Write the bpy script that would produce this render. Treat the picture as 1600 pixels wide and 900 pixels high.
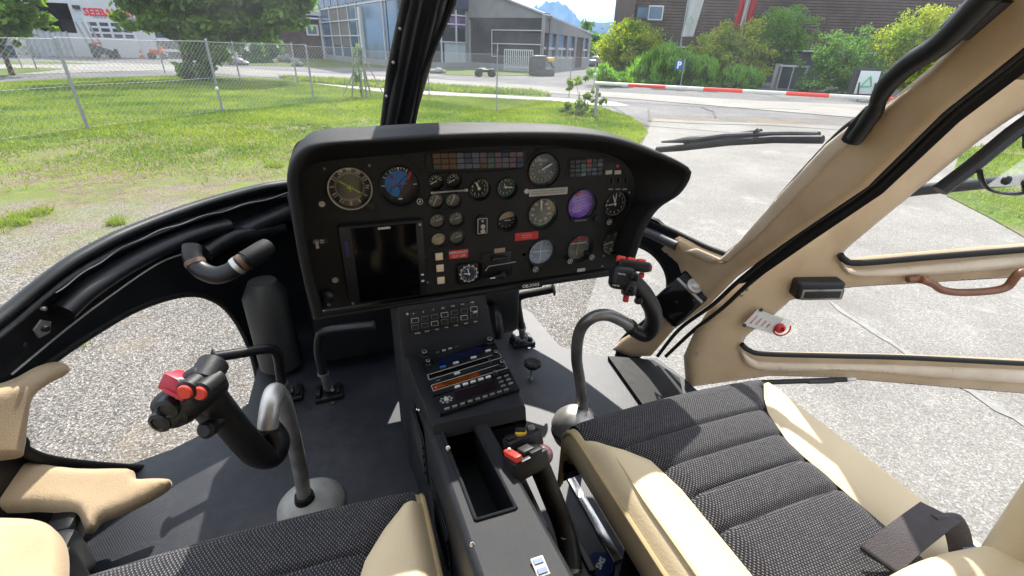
import bpy, bmesh, math, random
import numpy as np
from mathutils import Vector, Matrix, geometry
random.seed(7); RNG = np.random.default_rng(11)
for o in list(bpy.data.objects): bpy.data.objects.remove(o)
scene = bpy.context.scene
COL = scene.collection
EYE = 1.85                      # eye height above the apron; everything is modelled round the eye and lifted by this at the end

# ---------------------------------------------------------------- camera
YAW, PITCH, ROLL, FPX = (math.radians(a) for a in (20.6, 27.0, 1.8, 0)) ; FPX = 732.0
fw = np.array([math.sin(YAW)*math.cos(PITCH), math.cos(YAW)*math.cos(PITCH), -math.sin(PITCH)])
r0 = np.array([math.cos(YAW), -math.sin(YAW), 0.0]); u0 = np.cross(r0, fw)
rt = r0*math.cos(ROLL)+u0*math.sin(ROLL); up = -r0*math.sin(ROLL)+u0*math.cos(ROLL)
cd = bpy.data.cameras.new('camera'); cam = bpy.data.objects.new('camera', cd); COL.objects.link(cam)
cd.sensor_width = 36; cd.lens = 36*FPX/1600; cd.clip_start = 0.02; cd.clip_end = 60000
cam.matrix_world = Matrix(((rt[0], up[0], -fw[0], 0), (rt[1], up[1], -fw[1], 0), (rt[2], up[2], -fw[2], 0), (0, 0, 0, 1)))
scene.camera = cam
# ---------------------------------------------------------------- sky, sun, exposure
SUN_AZ, SUN_EL = math.radians(25), math.radians(45)      # azimuth clockwise from +Y
w = bpy.data.worlds.new('World'); scene.world = w; w.use_nodes = True
nt = w.node_tree; bg = nt.nodes['Background']
sky = nt.nodes.new('ShaderNodeTexSky'); sky.sky_type = 'NISHITA'; sky.sun_disc = False
sky.sun_elevation = SUN_EL; sky.sun_rotation = SUN_AZ; sky.altitude = 600; sky.air_density = 1.0; sky.dust_density = 2.0
# thin cirrus and fair weather cloud mixed into the sky dome
tc = nt.nodes.new('ShaderNodeTexCoord'); mp = nt.nodes.new('ShaderNodeMapping'); mp.inputs['Scale'].default_value = (1.2, 1.2, 3.5)
nz = nt.nodes.new('ShaderNodeTexNoise'); nz.inputs['Scale'].default_value = 2.2; nz.inputs['Detail'].default_value = 7
cr = nt.nodes.new('ShaderNodeValToRGB'); cr.color_ramp.elements[0].position = .28; cr.color_ramp.elements[1].position = .52
mx = nt.nodes.new('ShaderNodeMixRGB'); mx.inputs[2].default_value = (7.6, 7.9, 8.3, 1)
nt.links.new(tc.outputs['Generated'], mp.inputs[0]); nt.links.new(mp.outputs[0], nz.inputs['Vector'])
nt.links.new(nz.outputs['Fac'], cr.inputs[0]); nt.links.new(cr.outputs[0], mx.inputs[0])
nt.links.new(sky.outputs[0], mx.inputs[1]); nt.links.new(mx.outputs[0], bg.inputs[0]); bg.inputs[1].default_value = 0.15
sd = bpy.data.lights.new('sun', 'SUN'); sd.energy = 5.0; sd.angle = math.radians(0.53); sd.color = (1, .955, .88)
sun = bpy.data.objects.new('sun', sd); COL.objects.link(sun)
tosun = Vector((math.sin(SUN_AZ)*math.cos(SUN_EL), math.cos(SUN_AZ)*math.cos(SUN_EL), math.sin(SUN_EL)))
sun.rotation_euler = tosun.to_track_quat('Z', 'Y').to_euler()
scene.view_settings.view_transform = 'Standard'; scene.view_settings.look = 'None'
scene.view_settings.exposure = 0.78; scene.view_settings.gamma = 1
scene.render.engine = 'CYCLES'
cy = scene.cycles; cy.max_bounces = 7; cy.transparent_max_bounces = 24; cy.diffuse_bounces = 3; cy.glossy_bounces = 3
cy.transmission_bounces = 4; cy.volume_bounces = 0; cy.caustics_reflective = False; cy.caustics_refractive = False
cy.sample_clamp_indirect = 4

# ---------------------------------------------------------------- geometry of sight lines onto real surfaces
def ray(px, py): return (px-800)/FPX*rt - (py-450)/FPX*up + fw
def _sx(k, v):
    f = lambda d: d*(v/d[k]); f.n = np.eye(3)[k]; return f
def SX(v): return _sx(0, v)
def SY(v): return _sx(1, v)
def SZ(v): return _sx(2, v)
def PL(p, n):
    p = np.array(p, float); n = np.array(n, float); n /= np.linalg.norm(n)
    f = lambda d: d*((p@n)/(d@n)); f.n = n; return f
def P3(a, b, c):
    a, b, c = (np.array(v, float) for v in (a, b, c)); return PL(a, np.cross(b-a, c-a))
SHC = .17
def shellF(v):
    x, y, z = v
    a = abs((x-SHC)/.95)**2.3 + (max(y-.3, 0)/1.5)**2.3
    return a + (((-.7-z)/.75)**3 if z < -.7 else ((z+.7)/1.12)**1.7) - 1
def shellN(v):
    e = 1e-3; g = np.array([shellF(v+np.eye(3)[i]*e)-shellF(v-np.eye(3)[i]*e) for i in range(3)])
    return g/np.linalg.norm(g)
def SHOFF(off=0.0):
    def f(d):
        lo, hi = 0.05, 5.0
        for i in range(34):
            m = (lo+hi)/2
            if shellF(d*m) > 0: hi = m
            else: lo = m
        p = d*lo
        return p + shellN(p)*off if off else p
    f.shell = True
    return f
SHELL = SHOFF()
def P(px, py, s): return s(ray(px, py))
def mpp(p): return float(np.dot(p, fw))/FPX        # metres per picture pixel at p
def smooth(pts, n=6, closed=False):
    pts = [np.array(p, float) for p in pts]; N = len(pts); out = []
    for i in range(N if closed else N-1):
        g = lambda k: pts[k % N] if closed else pts[min(max(k, 0), N-1)]
        a, b, c, d = g(i-1), g(i), g(i+1), g(i+2)
        for k in range(n):
            t = k/n
            out.append(.5*((2*b)+(c-a)*t+(2*a-5*b+4*c-d)*t*t+(3*b-a-3*c+d)*t**3))
    if not closed: out.append(pts[-1])
    return out

# ---------------------------------------------------------------- materials
MATS = {}
def nodemat(name):
    m = bpy.data.materials.new(name); m.use_nodes = True; MATS[name] = m
    return m, m.node_tree, m.node_tree.nodes['Principled BSDF']
def mat(name, col, rough=.5, metal=0, var=0, vscale=8, col2=None, bump=0, bscale=60, spec=None, coat=0, sheen=0, detail=4, dirt=None):
    m, t, b = nodemat(name); L = t.links.new
    b.inputs['Roughness'].default_value = rough; b.inputs['Metallic'].default_value = metal
    b.inputs['Base Color'].default_value = (*col, 1)
    if spec is not None: b.inputs['Specular IOR Level'].default_value = spec
    if coat: b.inputs['Coat Weight'].default_value = coat
    if sheen: b.inputs['Sheen Weight'].default_value = sheen; b.inputs['Sheen Roughness'].default_value = .4
    g = t.nodes.new('ShaderNodeNewGeometry')
    if var or col2:
        n = t.nodes.new('ShaderNodeTexNoise'); n.inputs['Scale'].default_value = vscale; n.inputs['Detail'].default_value = detail
        L(g.outputs['Position'], n.inputs['Vector'])
        r = t.nodes.new('ShaderNodeValToRGB'); e = r.color_ramp.elements
        e[0].position = .32; e[1].position = .68
        c2 = col2 if col2 else tuple(min(1, c*(1+var)) for c in col); c1 = col if col2 else tuple(c*(1-var) for c in col)
        e[0].color = (*c1, 1); e[1].color = (*c2, 1); L(n.outputs['Fac'], r.inputs[0]); L(r.outputs[0], b.inputs['Base Color'])
        rr = t.nodes.new('ShaderNodeMapRange'); rr.inputs[3].default_value = max(0, rough-.08); rr.inputs[4].default_value = min(1, rough+.1)
        L(n.outputs['Fac'], rr.inputs[0]); L(rr.outputs[0], b.inputs['Roughness'])
    if bump:
        n2 = t.nodes.new('ShaderNodeTexNoise'); n2.inputs['Scale'].default_value = bscale; n2.inputs['Detail'].default_value = 3
        L(g.outputs['Position'], n2.inputs['Vector'])
        bp = t.nodes.new('ShaderNodeBump'); bp.inputs['Strength'].default_value = bump; bp.inputs['Distance'].default_value = .004
        L(n2.outputs['Fac'], bp.inputs['Height']); L(bp.outputs[0], b.inputs['Normal'])
    return m
def emit(name, col, s, base=(0.01, .01, .01)):
    m, t, b = nodemat(name); b.inputs['Base Color'].default_value = (*base, 1)
    b.inputs['Emission Color'].default_value = (*col, 1); b.inputs['Emission Strength'].default_value = s; return m
BLACK = mat('black_plastic', (.009, .009, .010), .45, spec=.4, bump=.15, bscale=900, var=.25, vscale=30)
SATIN = mat('satin_black_paint', (.009, .010, .012), .38, spec=.4, var=.3, vscale=12, bump=.06, bscale=300)
PANEL = mat('grey_panel_paint', (.013, .013, .0125), .55, spec=.35, var=.18, vscale=20, bump=.22, bscale=1500)
HOODM = mat('hood_leatherette', (.011, .011, .0105), .6, spec=.25, var=.2, vscale=15, bump=.25, bscale=700)
CONS = mat('console_paint', (.010, .011, .014), .5, spec=.4, var=.2, vscale=14, bump=.25, bscale=1300)
RUBBER = mat('rubber', (.010, .010, .010), .65, spec=.35, var=.2, vscale=40)
PIPE = mat('pipe_black', (.009, .0095, .011), .42, spec=.4, var=.2, vscale=18)
GREYP = mat('grey_painted_cover', (.026, .026, .025), .5, var=.15, vscale=9)
STEEL = mat('brushed_steel', (.50, .48, .45), .42, .75, var=.25, vscale=25)
DSTEEL = mat('worn_steel_tube', (.30, .29, .27), .4, .6, var=.45, vscale=11)
CHROME = mat('bright_metal', (.62, .61, .6), .22, 1)
SUEDE = mat('tan_suede', (.44, .315, .185), .85, col2=(.55, .415, .26), vscale=7, bump=.3, bscale=420, sheen=.35, detail=6)
SUEDEL = mat('pale_suede', (.56, .45, .33), .85, col2=(.66, .55, .42), vscale=9, bump=.3, bscale=420, sheen=.35, detail=6)
CREAM = mat('cream_leather', (.67, .53, .33), .5, col2=(.75, .62, .40), vscale=5, bump=.16, bscale=260)
CREAMD = mat('cream_piping', (.50, .38, .20), .5, var=.08, vscale=10)
WHITEP = mat('white_plastic', (.6, .6, .57), .45, var=.08, vscale=10)
LABEL = mat('pale_label', (.50, .49, .44), .6, var=.05, vscale=80)
PRINT = mat('white_print', (.80, .80, .77), .6)
PRINTD = mat('dark_print', (.12, .12, .12), .6)
GREENP = mat('green_print', (.06, .42, .16), .6)
LIMEP = mat('lime_needle', (.45, .62, .08), .6)
REDP = mat('red_plastic', (.55, .03, .03), .4, var=.1, vscale=60)
REDB = mat('red_button', (.75, .06, .04), .35)
YELP = mat('yellow_print', (.7, .42, .03), .5)
BROWNP = mat('brown_plastic', (.19, .075, .035), .4, var=.15, vscale=30, bump=.1, bscale=500)
DIAL = mat('dial_black', (.012, .013, .013), .5)
DIALG = mat('dial_grey', (.17, .165, .145), .5, var=.3, vscale=60)
DIALT = mat('dial_teal', (.05, .085, .095), .5, var=.2, vscale=60)
DIALB = mat('dial_pale_blue', (.34, .42, .56), .5, var=.15, vscale=50)
DIALC = mat('dial_cream', (.55, .46, .30), .5, var=.2, vscale=60)
SKYB = mat('attitude_blue', (.03, .20, .55), .5, var=.15, vscale=50)
GROUNDB = mat('attitude_brown', (.045, .022, .03), .5, var=.3, vscale=50)
PURPLE = mat('attitude_violet', (.16, .04, .50), .35, col2=(.30, .13, .70), vscale=90)
KNOBM = mat('knob_plum', (.16, .07, .08), .3, coat=.3)
WEBB = mat('belt_webbing', (.075, .065, .07), .65, var=.12, vscale=60, bump=.5, bscale=700)
BLUEC = mat('blue_cap', (.01, .02, .12), .4)
ORANGEC = mat('hose_clamp_tan', (.12, .07, .042), .5, var=.3, vscale=90)
CELL = [mat('lamp_cell_'+n, c, .35) for n, c in (('amber', (.15, .08, .045)), ('pale', (.14, .15, .20)), ('blue', (.055, .075, .13)), ('pink', (.17, .12, .14)), ('green', (.06, .09, .075)), ('red', (.30, .05, .04)), ('teal', (.08, .16, .15)), ('dark', (.02, .025, .03)))]
def glassmat(name, gloss=.05, dust=.03, tint=(1, 1, 1)):
    m = bpy.data.materials.new(name); m.use_nodes = True; t = m.node_tree; t.nodes.clear(); L = t.links.new
    out = t.nodes.new('ShaderNodeOutputMaterial'); tr = t.nodes.new('ShaderNodeBsdfTransparent'); tr.inputs[0].default_value = (*tint, 1)
    gl = t.nodes.new('ShaderNodeBsdfGlossy'); gl.inputs['Roughness'].default_value = .02
    fr = t.nodes.new('ShaderNodeLayerWeight'); fr.inputs['Blend'].default_value = .12
    mu = t.nodes.new('ShaderNodeMath'); mu.operation = 'MULTIPLY_ADD'; mu.inputs[1].default_value = .22; mu.inputs[2].default_value = gloss*.2
    L(fr.outputs['Fresnel'], mu.inputs[0]); mu.inputs[1].default_value = .0
    fr2 = t.nodes.new('ShaderNodeMath'); fr2.operation = 'POWER'; fr2.inputs[1].default_value = 5; L(fr.outputs['Facing'], fr2.inputs[0]); L(fr2.outputs[0], mu.inputs[0]); mu.inputs[1].default_value = .25
    a = t.nodes.new('ShaderNodeMixShader'); L(mu.outputs[0], a.inputs[0]); L(tr.outputs[0], a.inputs[1]); L(gl.outputs[0], a.inputs[2])
    du = t.nodes.new('ShaderNodeBsdfTranslucent'); du.inputs[0].default_value = (.9, .92, .95, 1)
    nz = t.nodes.new('ShaderNodeTexNoise'); nz.inputs['Scale'].default_value = 3.0; nz.inputs['Detail'].default_value = 9; nz.inputs['Roughness'].default_value = .7
    g = t.nodes.new('ShaderNodeNewGeometry'); L(g.outputs['Position'], nz.inputs['Vector'])
    mr = t.nodes.new('ShaderNodeMapRange'); mr.inputs[1].default_value = .3; mr.inputs[2].default_value = .75; mr.inputs[3].default_value = dust*.25; mr.inputs[4].default_value = dust*1.7
    L(nz.outputs['Fac'], mr.inputs[0])
    b = t.nodes.new('ShaderNodeMixShader'); L(mr.outputs[0], b.inputs[0]); L(a.outputs[0], b.inputs[1]); L(du.outputs[0], b.inputs[2])
    L(b.outputs[0], out.inputs[0]); MATS[name] = m; return m
GLASS = glassmat('windscreen_glass', .08, .010)
GAUGEG = glassmat('gauge_glass', .16, .004)
PERSPEX = glassmat('clear_perspex', .2, .10, (.93, .95, .93))
def lensmat():
    m, t, b = nodemat('glossy_screen'); b.inputs['Base Color'].default_value = (.002, .002, .003, 1); b.inputs['Roughness'].default_value = .12; b.inputs['Specular IOR Level'].default_value = .12
    return m
SCREEN = lensmat()
def weave(name, base, fleck, s, rough=.8, thr=.35, bump=.5, dist=.0015, dust=0):
    m, t, b = nodemat(name); L = t.links.new; b.inputs['Roughness'].default_value = rough
    tc = t.nodes.new('ShaderNodeTexCoord'); sp = t.nodes.new('ShaderNodeSeparateXYZ'); L(tc.outputs['Object'], sp.inputs[0])
    def sinof(sock, k):
        a = t.nodes.new('ShaderNodeMath'); a.operation = 'MULTIPLY'; a.inputs[1].default_value = k; L(sock, a.inputs[0])
        q = t.nodes.new('ShaderNodeMath'); q.operation = 'SINE'; L(a.outputs[0], q.inputs[0]); return q.outputs[0]
    yz = t.nodes.new('ShaderNodeMath'); yz.operation = 'ADD'; L(sp.outputs['Y'], yz.inputs[0]); L(sp.outputs['Z'], yz.inputs[1])
    k = 2*math.pi/s
    pr = t.nodes.new('ShaderNodeMath'); pr.operation = 'MULTIPLY'; L(sinof(sp.outputs['X'], k), pr.inputs[0]); L(sinof(yz.outputs[0], k*.62), pr.inputs[1])
    cr = t.nodes.new('ShaderNodeValToRGB'); e = cr.color_ramp.elements; e[0].position = thr; e[0].color = (*base, 1); e[1].position = thr+.35; e[1].color = (*fleck, 1)
    nz = t.nodes.new('ShaderNodeTexNoise'); nz.inputs['Scale'].default_value = 160; nz.inputs['Detail'].default_value = 2; L(tc.outputs['Object'], nz.inputs['Vector'])
    ad = t.nodes.new('ShaderNodeMath'); ad.operation = 'MULTIPLY_ADD'; ad.inputs[1].default_value = .9; ad.inputs[2].default_value = -.45; L(nz.outputs['Fac'], ad.inputs[0])
    a2 = t.nodes.new('ShaderNodeMath'); a2.operation = 'ADD'; L(pr.outputs[0], a2.inputs[0]); L(ad.outputs[0], a2.inputs[1])
    L(a2.outputs[0], cr.inputs[0]); colr = cr.outputs[0]
    if dust:
        n5 = t.nodes.new('ShaderNodeTexNoise'); n5.inputs['Scale'].default_value = 5; n5.inputs['Detail'].default_value = 12; n5.inputs['Roughness'].default_value = .75; L(tc.outputs['Object'], n5.inputs['Vector'])
        m5 = t.nodes.new('ShaderNodeMapRange'); m5.inputs[1].default_value = .48; m5.inputs[2].default_value = .78; m5.inputs[4].default_value = dust; L(n5.outputs['Fac'], m5.inputs[0])
        x5 = t.nodes.new('ShaderNodeMixRGB'); x5.inputs[2].default_value = (.13, .12, .105, 1); L(m5.outputs[0], x5.inputs[0]); L(colr, x5.inputs[1]); colr = x5.outputs[0]
    L(colr, b.inputs['Base Color'])
    bp = t.nodes.new('ShaderNodeBump'); bp.inputs['Strength'].default_value = bump; bp.inputs['Distance'].default_value = dist
    L(a2.outputs[0], bp.inputs['Height']); L(bp.outputs[0], b.inputs['Normal'])
    return m
FABRIC = weave('seat_fabric', (.006, .006, .009), (.20, .19, .20), .0048, bump=.6, dist=.0015)
FABRIC.node_tree.nodes['Principled BSDF'].inputs['Sheen Weight'].default_value = .06
FLOORM = weave('floor_mat', (.011, .013, .020), (.019, .022, .032), .0048, rough=.5, bump=.12, thr=.2, dust=.35)

# ---------------------------------------------------------------- mesh collector
class M:
    def __init__(s): s.v = []; s.f = []; s.m = []; s.mats = []; s.cur = 0
    def use(s, material):
        if material not in s.mats: s.mats.append(material)
        s.cur = s.mats.index(material); return s
    def add(s, vs, fs):
        n = len(s.v); s.v.extend([tuple(map(float, q)) for q in vs]); s.f.extend([tuple(i+n for i in f) for f in fs]); s.m.extend([s.cur]*len(fs)); return s
    def box(s, c, size, R=None, bev=0, seg=2):
        bm = bmesh.new(); bmesh.ops.create_cube(bm, size=1)
        for v in bm.verts: v.co = Vector((v.co.x*size[0], v.co.y*size[1], v.co.z*size[2]))
        if bev: bmesh.ops.bevel(bm, geom=bm.edges[:], offset=bev, segments=seg, profile=.5, affect='EDGES')
        R = R if R is not None else np.eye(3); c = np.array(c, float); bm.verts.index_update()
        s.add([c + R@np.array(v.co) for v in bm.verts], [[v.index for v in f.verts] for f in bm.faces]); bm.free(); return s
    def rings(s, rings, closed=True, cap0=True, cap1=True):
        n = len(rings[0]); vs = [q for r in rings for q in r]; fs = []
        for i in range(len(rings)-1):
            for j in range(n if closed else n-1):
                k = (j+1) % n; fs.append((i*n+j, i*n+k, (i+1)*n+k, (i+1)*n+j))
        if cap0: fs.append(tuple(range(n))[::-1])
        if cap1: fs.append(tuple((len(rings)-1)*n+j for j in range(n)))
        return s.add(vs, fs)
    def tube(s, pts, r, n=12, sq=1.0, caps=True):
        pts = [np.array(p, float) for p in pts]; r = r if hasattr(r, '__len__') else [r]*len(pts)
        T = [pts[min(i+1, len(pts)-1)]-pts[max(i-1, 0)] for i in range(len(pts))]; T = [t/(np.linalg.norm(t)+1e-12) for t in T]
        a = np.array([0, 0, 1.]) if abs(T[0][2]) < .9 else np.array([1., 0, 0]); u = np.cross(T[0], a); u /= np.linalg.norm(u); R = []
        for p, t, q in zip(pts, T, r):
            u = u - t*(u@t); u /= np.linalg.norm(u); v = np.cross(t, u)
            R.append([p+q*(math.cos(2*math.pi*k/n)*u+sq*math.sin(2*math.pi*k/n)*v) for k in range(n)])
        return s.rings(R, True, caps, caps)
    def cyl(s, a, b, ra, rb=None, n=20, bev=0):
        a = np.array(a, float); b = np.array(b, float); rb = ra if rb is None else rb; d = (b-a)/np.linalg.norm(b-a)
        if bev: return s.tube([a, a+d*bev, b-d*bev, b], [ra-bev, ra, rb, rb-bev], n)
        return s.tube([a, b], [ra, rb], n)
    def lathe(s, prof, o, ax, n=28, cap0=True, cap1=True):        # prof: (radius, height)
        o = np.array(o, float); ax = np.array(ax, float); ax /= np.linalg.norm(ax)
        h = np.array([1., 0, 0]) if abs(ax[0]) < .8 else np.array([0, 1., 0]); u = np.cross(ax, h); u /= np.linalg.norm(u); v = np.cross(ax, u)
        return s.rings([[o+ax*z+r*(math.cos(2*math.pi*k/n)*u+math.sin(2*math.pi*k/n)*v) for k in range(n)] for r, z in prof], True, cap0, cap1)
    def disc(s, o, ax, r, n=28, sx=1, sz=1):
        o = np.array(o, float); ax = np.array(ax, float); u = np.cross(ax, [0, 0, 1.]) if abs(ax[2]) < .9 else np.array([1., 0, 0]); u /= np.linalg.norm(u); v = np.cross(ax, u)
        return s.add([o+r*(sx*math.cos(2*math.pi*k/n)*u+sz*math.sin(2*math.pi*k/n)*v) for k in range(n)], [tuple(range(n))])
    def prism(s, poly, vec):
        n = len(poly); vec = np.array(vec, float); poly = [np.array(p, float) for p in poly]
        return s.add(poly+[p+vec for p in poly], [tuple(range(n))[::-1], tuple(range(n, 2*n))]+[(i, (i+1) % n, n+(i+1) % n, n+i) for i in range(n)])
    def quad(s, a, b, c, d): return s.add([a, b, c, d], [(0, 1, 2, 3)])
    def grid(s, rows, close=False):
        n = len(rows[0]); return s.add([q for r in rows for q in r], [(i*n+j, i*n+j+1, (i+1)*n+j+1, (i+1)*n+j) for i in range(len(rows)-1) for j in range(n-1)])
    def sphere(s, c, r, n=16, sc=(1, 1, 1)):
        c = np.array(c, float); R = []
        for i in range(n//2+1):
            a = math.pi*i/(n//2); rr = max(math.sin(a), 1e-3)*r
            R.append([c+np.array([rr*math.cos(2*math.pi*k/n)*sc[0], rr*math.sin(2*math.pi*k/n)*sc[1], r*math.cos(a)*sc[2]]) for k in range(n)])
        return s.rings(R)
    def text(s, string, size, o, ux, uy, align='CENTER', bold=0, ext=0):
        cu = bpy.data.curves.new('t', 'FONT'); cu.body = string; cu.size = size; cu.align_x = align; cu.align_y = 'CENTER'; cu.offset = bold; cu.extrude = ext; cu.resolution_u = 2
        ob = bpy.data.objects.new('t', cu); COL.objects.link(ob); dg = bpy.context.evaluated_depsgraph_get(); me = ob.evaluated_get(dg).to_mesh()
        o = np.array(o, float); ux = np.array(ux, float); uy = np.array(uy, float); uz = np.cross(ux, uy)
        s.add([o+v.co.x*ux+v.co.y*uy+v.co.z*uz for v in me.vertices], [tuple(p.vertices) for p in me.polygons])
        ob.evaluated_get(dg).to_mesh_clear(); bpy.data.objects.remove(ob); bpy.data.curves.remove(cu); return s
    def build(s, name, material=None, parent=None, smooth=40, label=None, loc=None):
        if material is not None and not s.mats: s.mats = [material]
        me = bpy.data.meshes.new(name)
        off = np.zeros(3)
        if parent is not None:
            q = parent; 
            while q is not None: off = off+np.array(q.location); q = q.parent
        elif loc is not None: off = np.array(loc, float)
        V = np.array(s.v)-off
        me.from_pydata([tuple(q) for q in V], [], s.f)
        for q in s.mats: me.materials.append(q)
        me.polygons.foreach_set('material_index', s.m)
        bm = bmesh.new(); bm.from_mesh(me); bmesh.ops.recalc_face_normals(bm, faces=bm.faces[:]); bm.to_mesh(me); bm.free()
        if smooth:
            me.polygons.foreach_set('use_smooth', [True]*len(me.polygons)); me.set_sharp_from_angle(angle=math.radians(smooth))
        ob = bpy.data.objects.new(name, me); COL.objects.link(ob)
        if parent is not None: ob.parent = parent
        elif loc is not None: ob.location = loc
        if label: ob['label'] = label
        return ob
def thing(name, label, cat, loc=(0, 0, 0), group=None):
    o = bpy.data.objects.new(name, None); COL.objects.link(o); o.location = tuple(map(float, loc)); o.empty_display_size = .1
    o['label'] = label; o['category'] = cat
    if group: o['group'] = group
    return o
def tag(o, label, cat, group=None):
    o['label'] = label; o['category'] = cat
    if group: o['group'] = group
    return o
def kids(o): return [c for c in bpy.data.objects if c.parent == o]
def copy_tree(o, parent=None):
    c = o.copy(); COL.objects.link(c); c.parent = parent
    for ch in kids(o):
        if ch is not c: copy_tree(ch, c)
    return c
def inside(p, poly):
    x, y = p; c = False; n = len(poly)
    for i in range(n):
        a, b = poly[i], poly[i-1]
        if (a[1] > y) != (b[1] > y) and x < (b[0]-a[0])*(y-a[1])/(b[1]-a[1])+a[0]: c = not c
    return c
def segdist(P_, A, B):
    AB = B-A; t = np.clip(((P_-A)@AB)/(AB@AB+1e-12), 0, 1); return np.linalg.norm(P_-A-t[:, None]*AB, axis=1)
def resample(poly, step):
    out = []
    for i in range(len(poly)):
        a = np.array(poly[i], float); b = np.array(poly[(i+1) % len(poly)], float); k = max(1, int(round(np.linalg.norm(b-a)/step)))
        out += [a+(b-a)*j/k for j in range(k)]
    return out
def sheet(mesh, outer, holes, surf, th, pillow=0, rad=12, step=9, nrm=None):
    """outline (picture coordinates) laid on a real surface, given thickness and a padded edge; nrm(p) points to the cabin side"""
    loops = [resample(outer, step)]+[resample(h, step) for h in holes]
    pts = [p for l in loops for p in l]; edges = []; k = 0
    for l in loops:
        edges += [(k+i, k+(i+1) % len(l)) for i in range(len(l))]; k += len(l)
    nb = len(pts)
    segs = [(np.array(pts[a]), np.array(pts[b])) for a, b in edges]
    mn = np.min([p for p in loops[0]], axis=0); mxx = np.max([p for p in loops[0]], axis=0)
    gx, gy = np.meshgrid(np.arange(mn[0]+step*.5, mxx[0], step), np.arange(mn[1]+step*.5, mxx[1], step)); G = np.stack([gx.ravel(), gy.ravel()], 1)
    if pillow:                      # denser rows close to the padded edge
        ex = []
        for a, b in segs:
            t = (b-a)/(np.linalg.norm(b-a)+1e-9); n = np.array([-t[1], t[0]])
            for dd in (rad*.12, rad*.4, rad*.8):
                ex += [a+n*dd, a-n*dd]
        G = np.vstack([G, np.array(ex)])
    D = np.full(len(G), 1e9)
    for a, b in segs: D = np.minimum(D, segdist(G, a, b))
    ok = [inside(p, loops[0]) and not any(inside(p, h) for h in loops[1:]) for p in G]
    G = G[np.array(ok) & (D > (rad*.1 if pillow else step*.35))]
    allp = [Vector(p) for p in pts]+[Vector(p) for p in G]
    vs, es, fs, ov, oe, of = geometry.delaunay_2d_cdt(allp, edges, [], 0, 1e-5)
    V2 = np.array([tuple(v) for v in vs])
    D = np.full(len(V2), 1e9)
    for a, b in segs: D = np.minimum(D, segdist(V2, a, b))
    F = []
    for f in fs:
        c = V2[list(f)].mean(0)
        if inside(c, loops[0]) and not any(inside(c, h) for h in loops[1:]): F.append(tuple(f))
    base = []; front = []
    for i, p in enumerate(V2):
        q = P(p[0], p[1], surf)
        n = nrm(q) if nrm else -(shellN(q) if getattr(surf, 'shell', False) else surf.n*np.sign(surf.n@q))
        h = th
        if pillow: t = min(D[i]/rad, 1); h = th*.35+pillow*math.sqrt(max(0, 1-(1-t)**2))
        base.append(q); front.append(q+n*h)
    n = len(V2); cnt = {}
    for f in F:
        for a, b in zip(f, f[1:]+f[:1]): cnt[(a, b)] = cnt.get((a, b), 0)+1
    side = [(a, b, b+n, a+n) for (a, b) in cnt if (b, a) not in cnt]
    mesh.add(base+front, [tuple(i+n for i in f) for f in F]+[f[::-1] for f in F]+side)
    return mesh
def bandpts(pts, surf, off=0):
    out = []
    for p in pts:
        q = P(p[0], p[1], surf); n = -(shellN(q) if getattr(surf, 'shell', False) else surf.n*np.sign(surf.n@q)); out.append(q+n*off)
    return out
def fast(name, V, F, material, parent=None, mi=None, cols=None):
    """numpy mesh of many small quads / triangles"""
    me = bpy.data.meshes.new(name); V = np.asarray(V, dtype=np.float32); F = np.asarray(F, dtype=np.int32); k = F.shape[1]
    if parent is not None: V = V-np.array(parent.location, dtype=np.float32)
    me.vertices.add(len(V)); me.vertices.foreach_set('co', V.ravel()); me.loops.add(F.size); me.loops.foreach_set('vertex_index', F.ravel())
    me.polygons.add(len(F)); me.polygons.foreach_set('loop_start', np.arange(0, F.size, k, dtype=np.int32)); me.polygons.foreach_set('loop_total', np.full(len(F), k, dtype=np.int32))
    me.materials.append(material); me.update(calc_edges=True); me.validate()
    ob = bpy.data.objects.new(name, me); COL.objects.link(ob)
    if parent is not None: ob.parent = parent
    return ob
# ================================================================ COCKPIT: instrument panel
YP = .95; ZUP = np.array([0, 0, 1.]); XR = np.array([1., 0, 0]); TOEYE = np.array([0, -1., 0])
def pv(px, py, y=YP): q = P(px, py, SY(y)); return q
panel = thing('instrument_panel', 'wide black helicopter instrument panel with round gauges under a curved black glareshield', 'instrument panel', (.36, YP, -.53))
# (px, py, radius m, kind)
G_LIST = [
 ('rmi', 547, 294, .040), ('ai', 625, 291, .0385), ('sm', 681, 284, .0155), ('sm', 709, 282, .0155), ('smn', 681, 314, .0155), ('smg', 708, 313, .0155),
 ('smc', 683, 345, .0155), ('smc2', 713, 342, .0155), ('smw', 685, 374, .0155), ('smd', 714, 371, .0155),
 ('rpmA', 750, 296, .0225), ('rpmB', 792, 294, .0225), ('tq', 850, 266, .036), ('nr', 848, 333, .035), ('clk2', 793, 345, .0225),
 ('ai2', 909, 320, .036), ('as', 964, 320, .034), ('cdi', 847, 395, .034), ('vor', 906, 388, .034), ('alt', 958, 380, .031)]
face_px = smooth([(487, 486), (481, 420), (474, 330), (472, 290), (478, 268), (500, 253), (560, 246), (650, 238), (720, 231), (800, 227), (870, 228), (930, 236), (965, 248), (985, 268), (993, 300), (990, 345), (984, 395), (979, 413)], 4)
hole_px = []
for k, x, y, r in G_LIST:
    c = pv(x, y)
    loop = []
    for i in range(28):
        a = 2*math.pi*i/28; q = c+np.array([math.cos(a)*r, 0, math.sin(a)*r]); z = q@fw; loop.append((800+FPX*(q@rt)/z, 450-FPX*(q@up)/z))
    hole_px.append(loop)
m = M(); sheet(m, [tuple(p) for p in face_px], hole_px, SY(YP), .003, step=7); face = m.build('panel_face', PANEL, panel, smooth=30)
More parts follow.
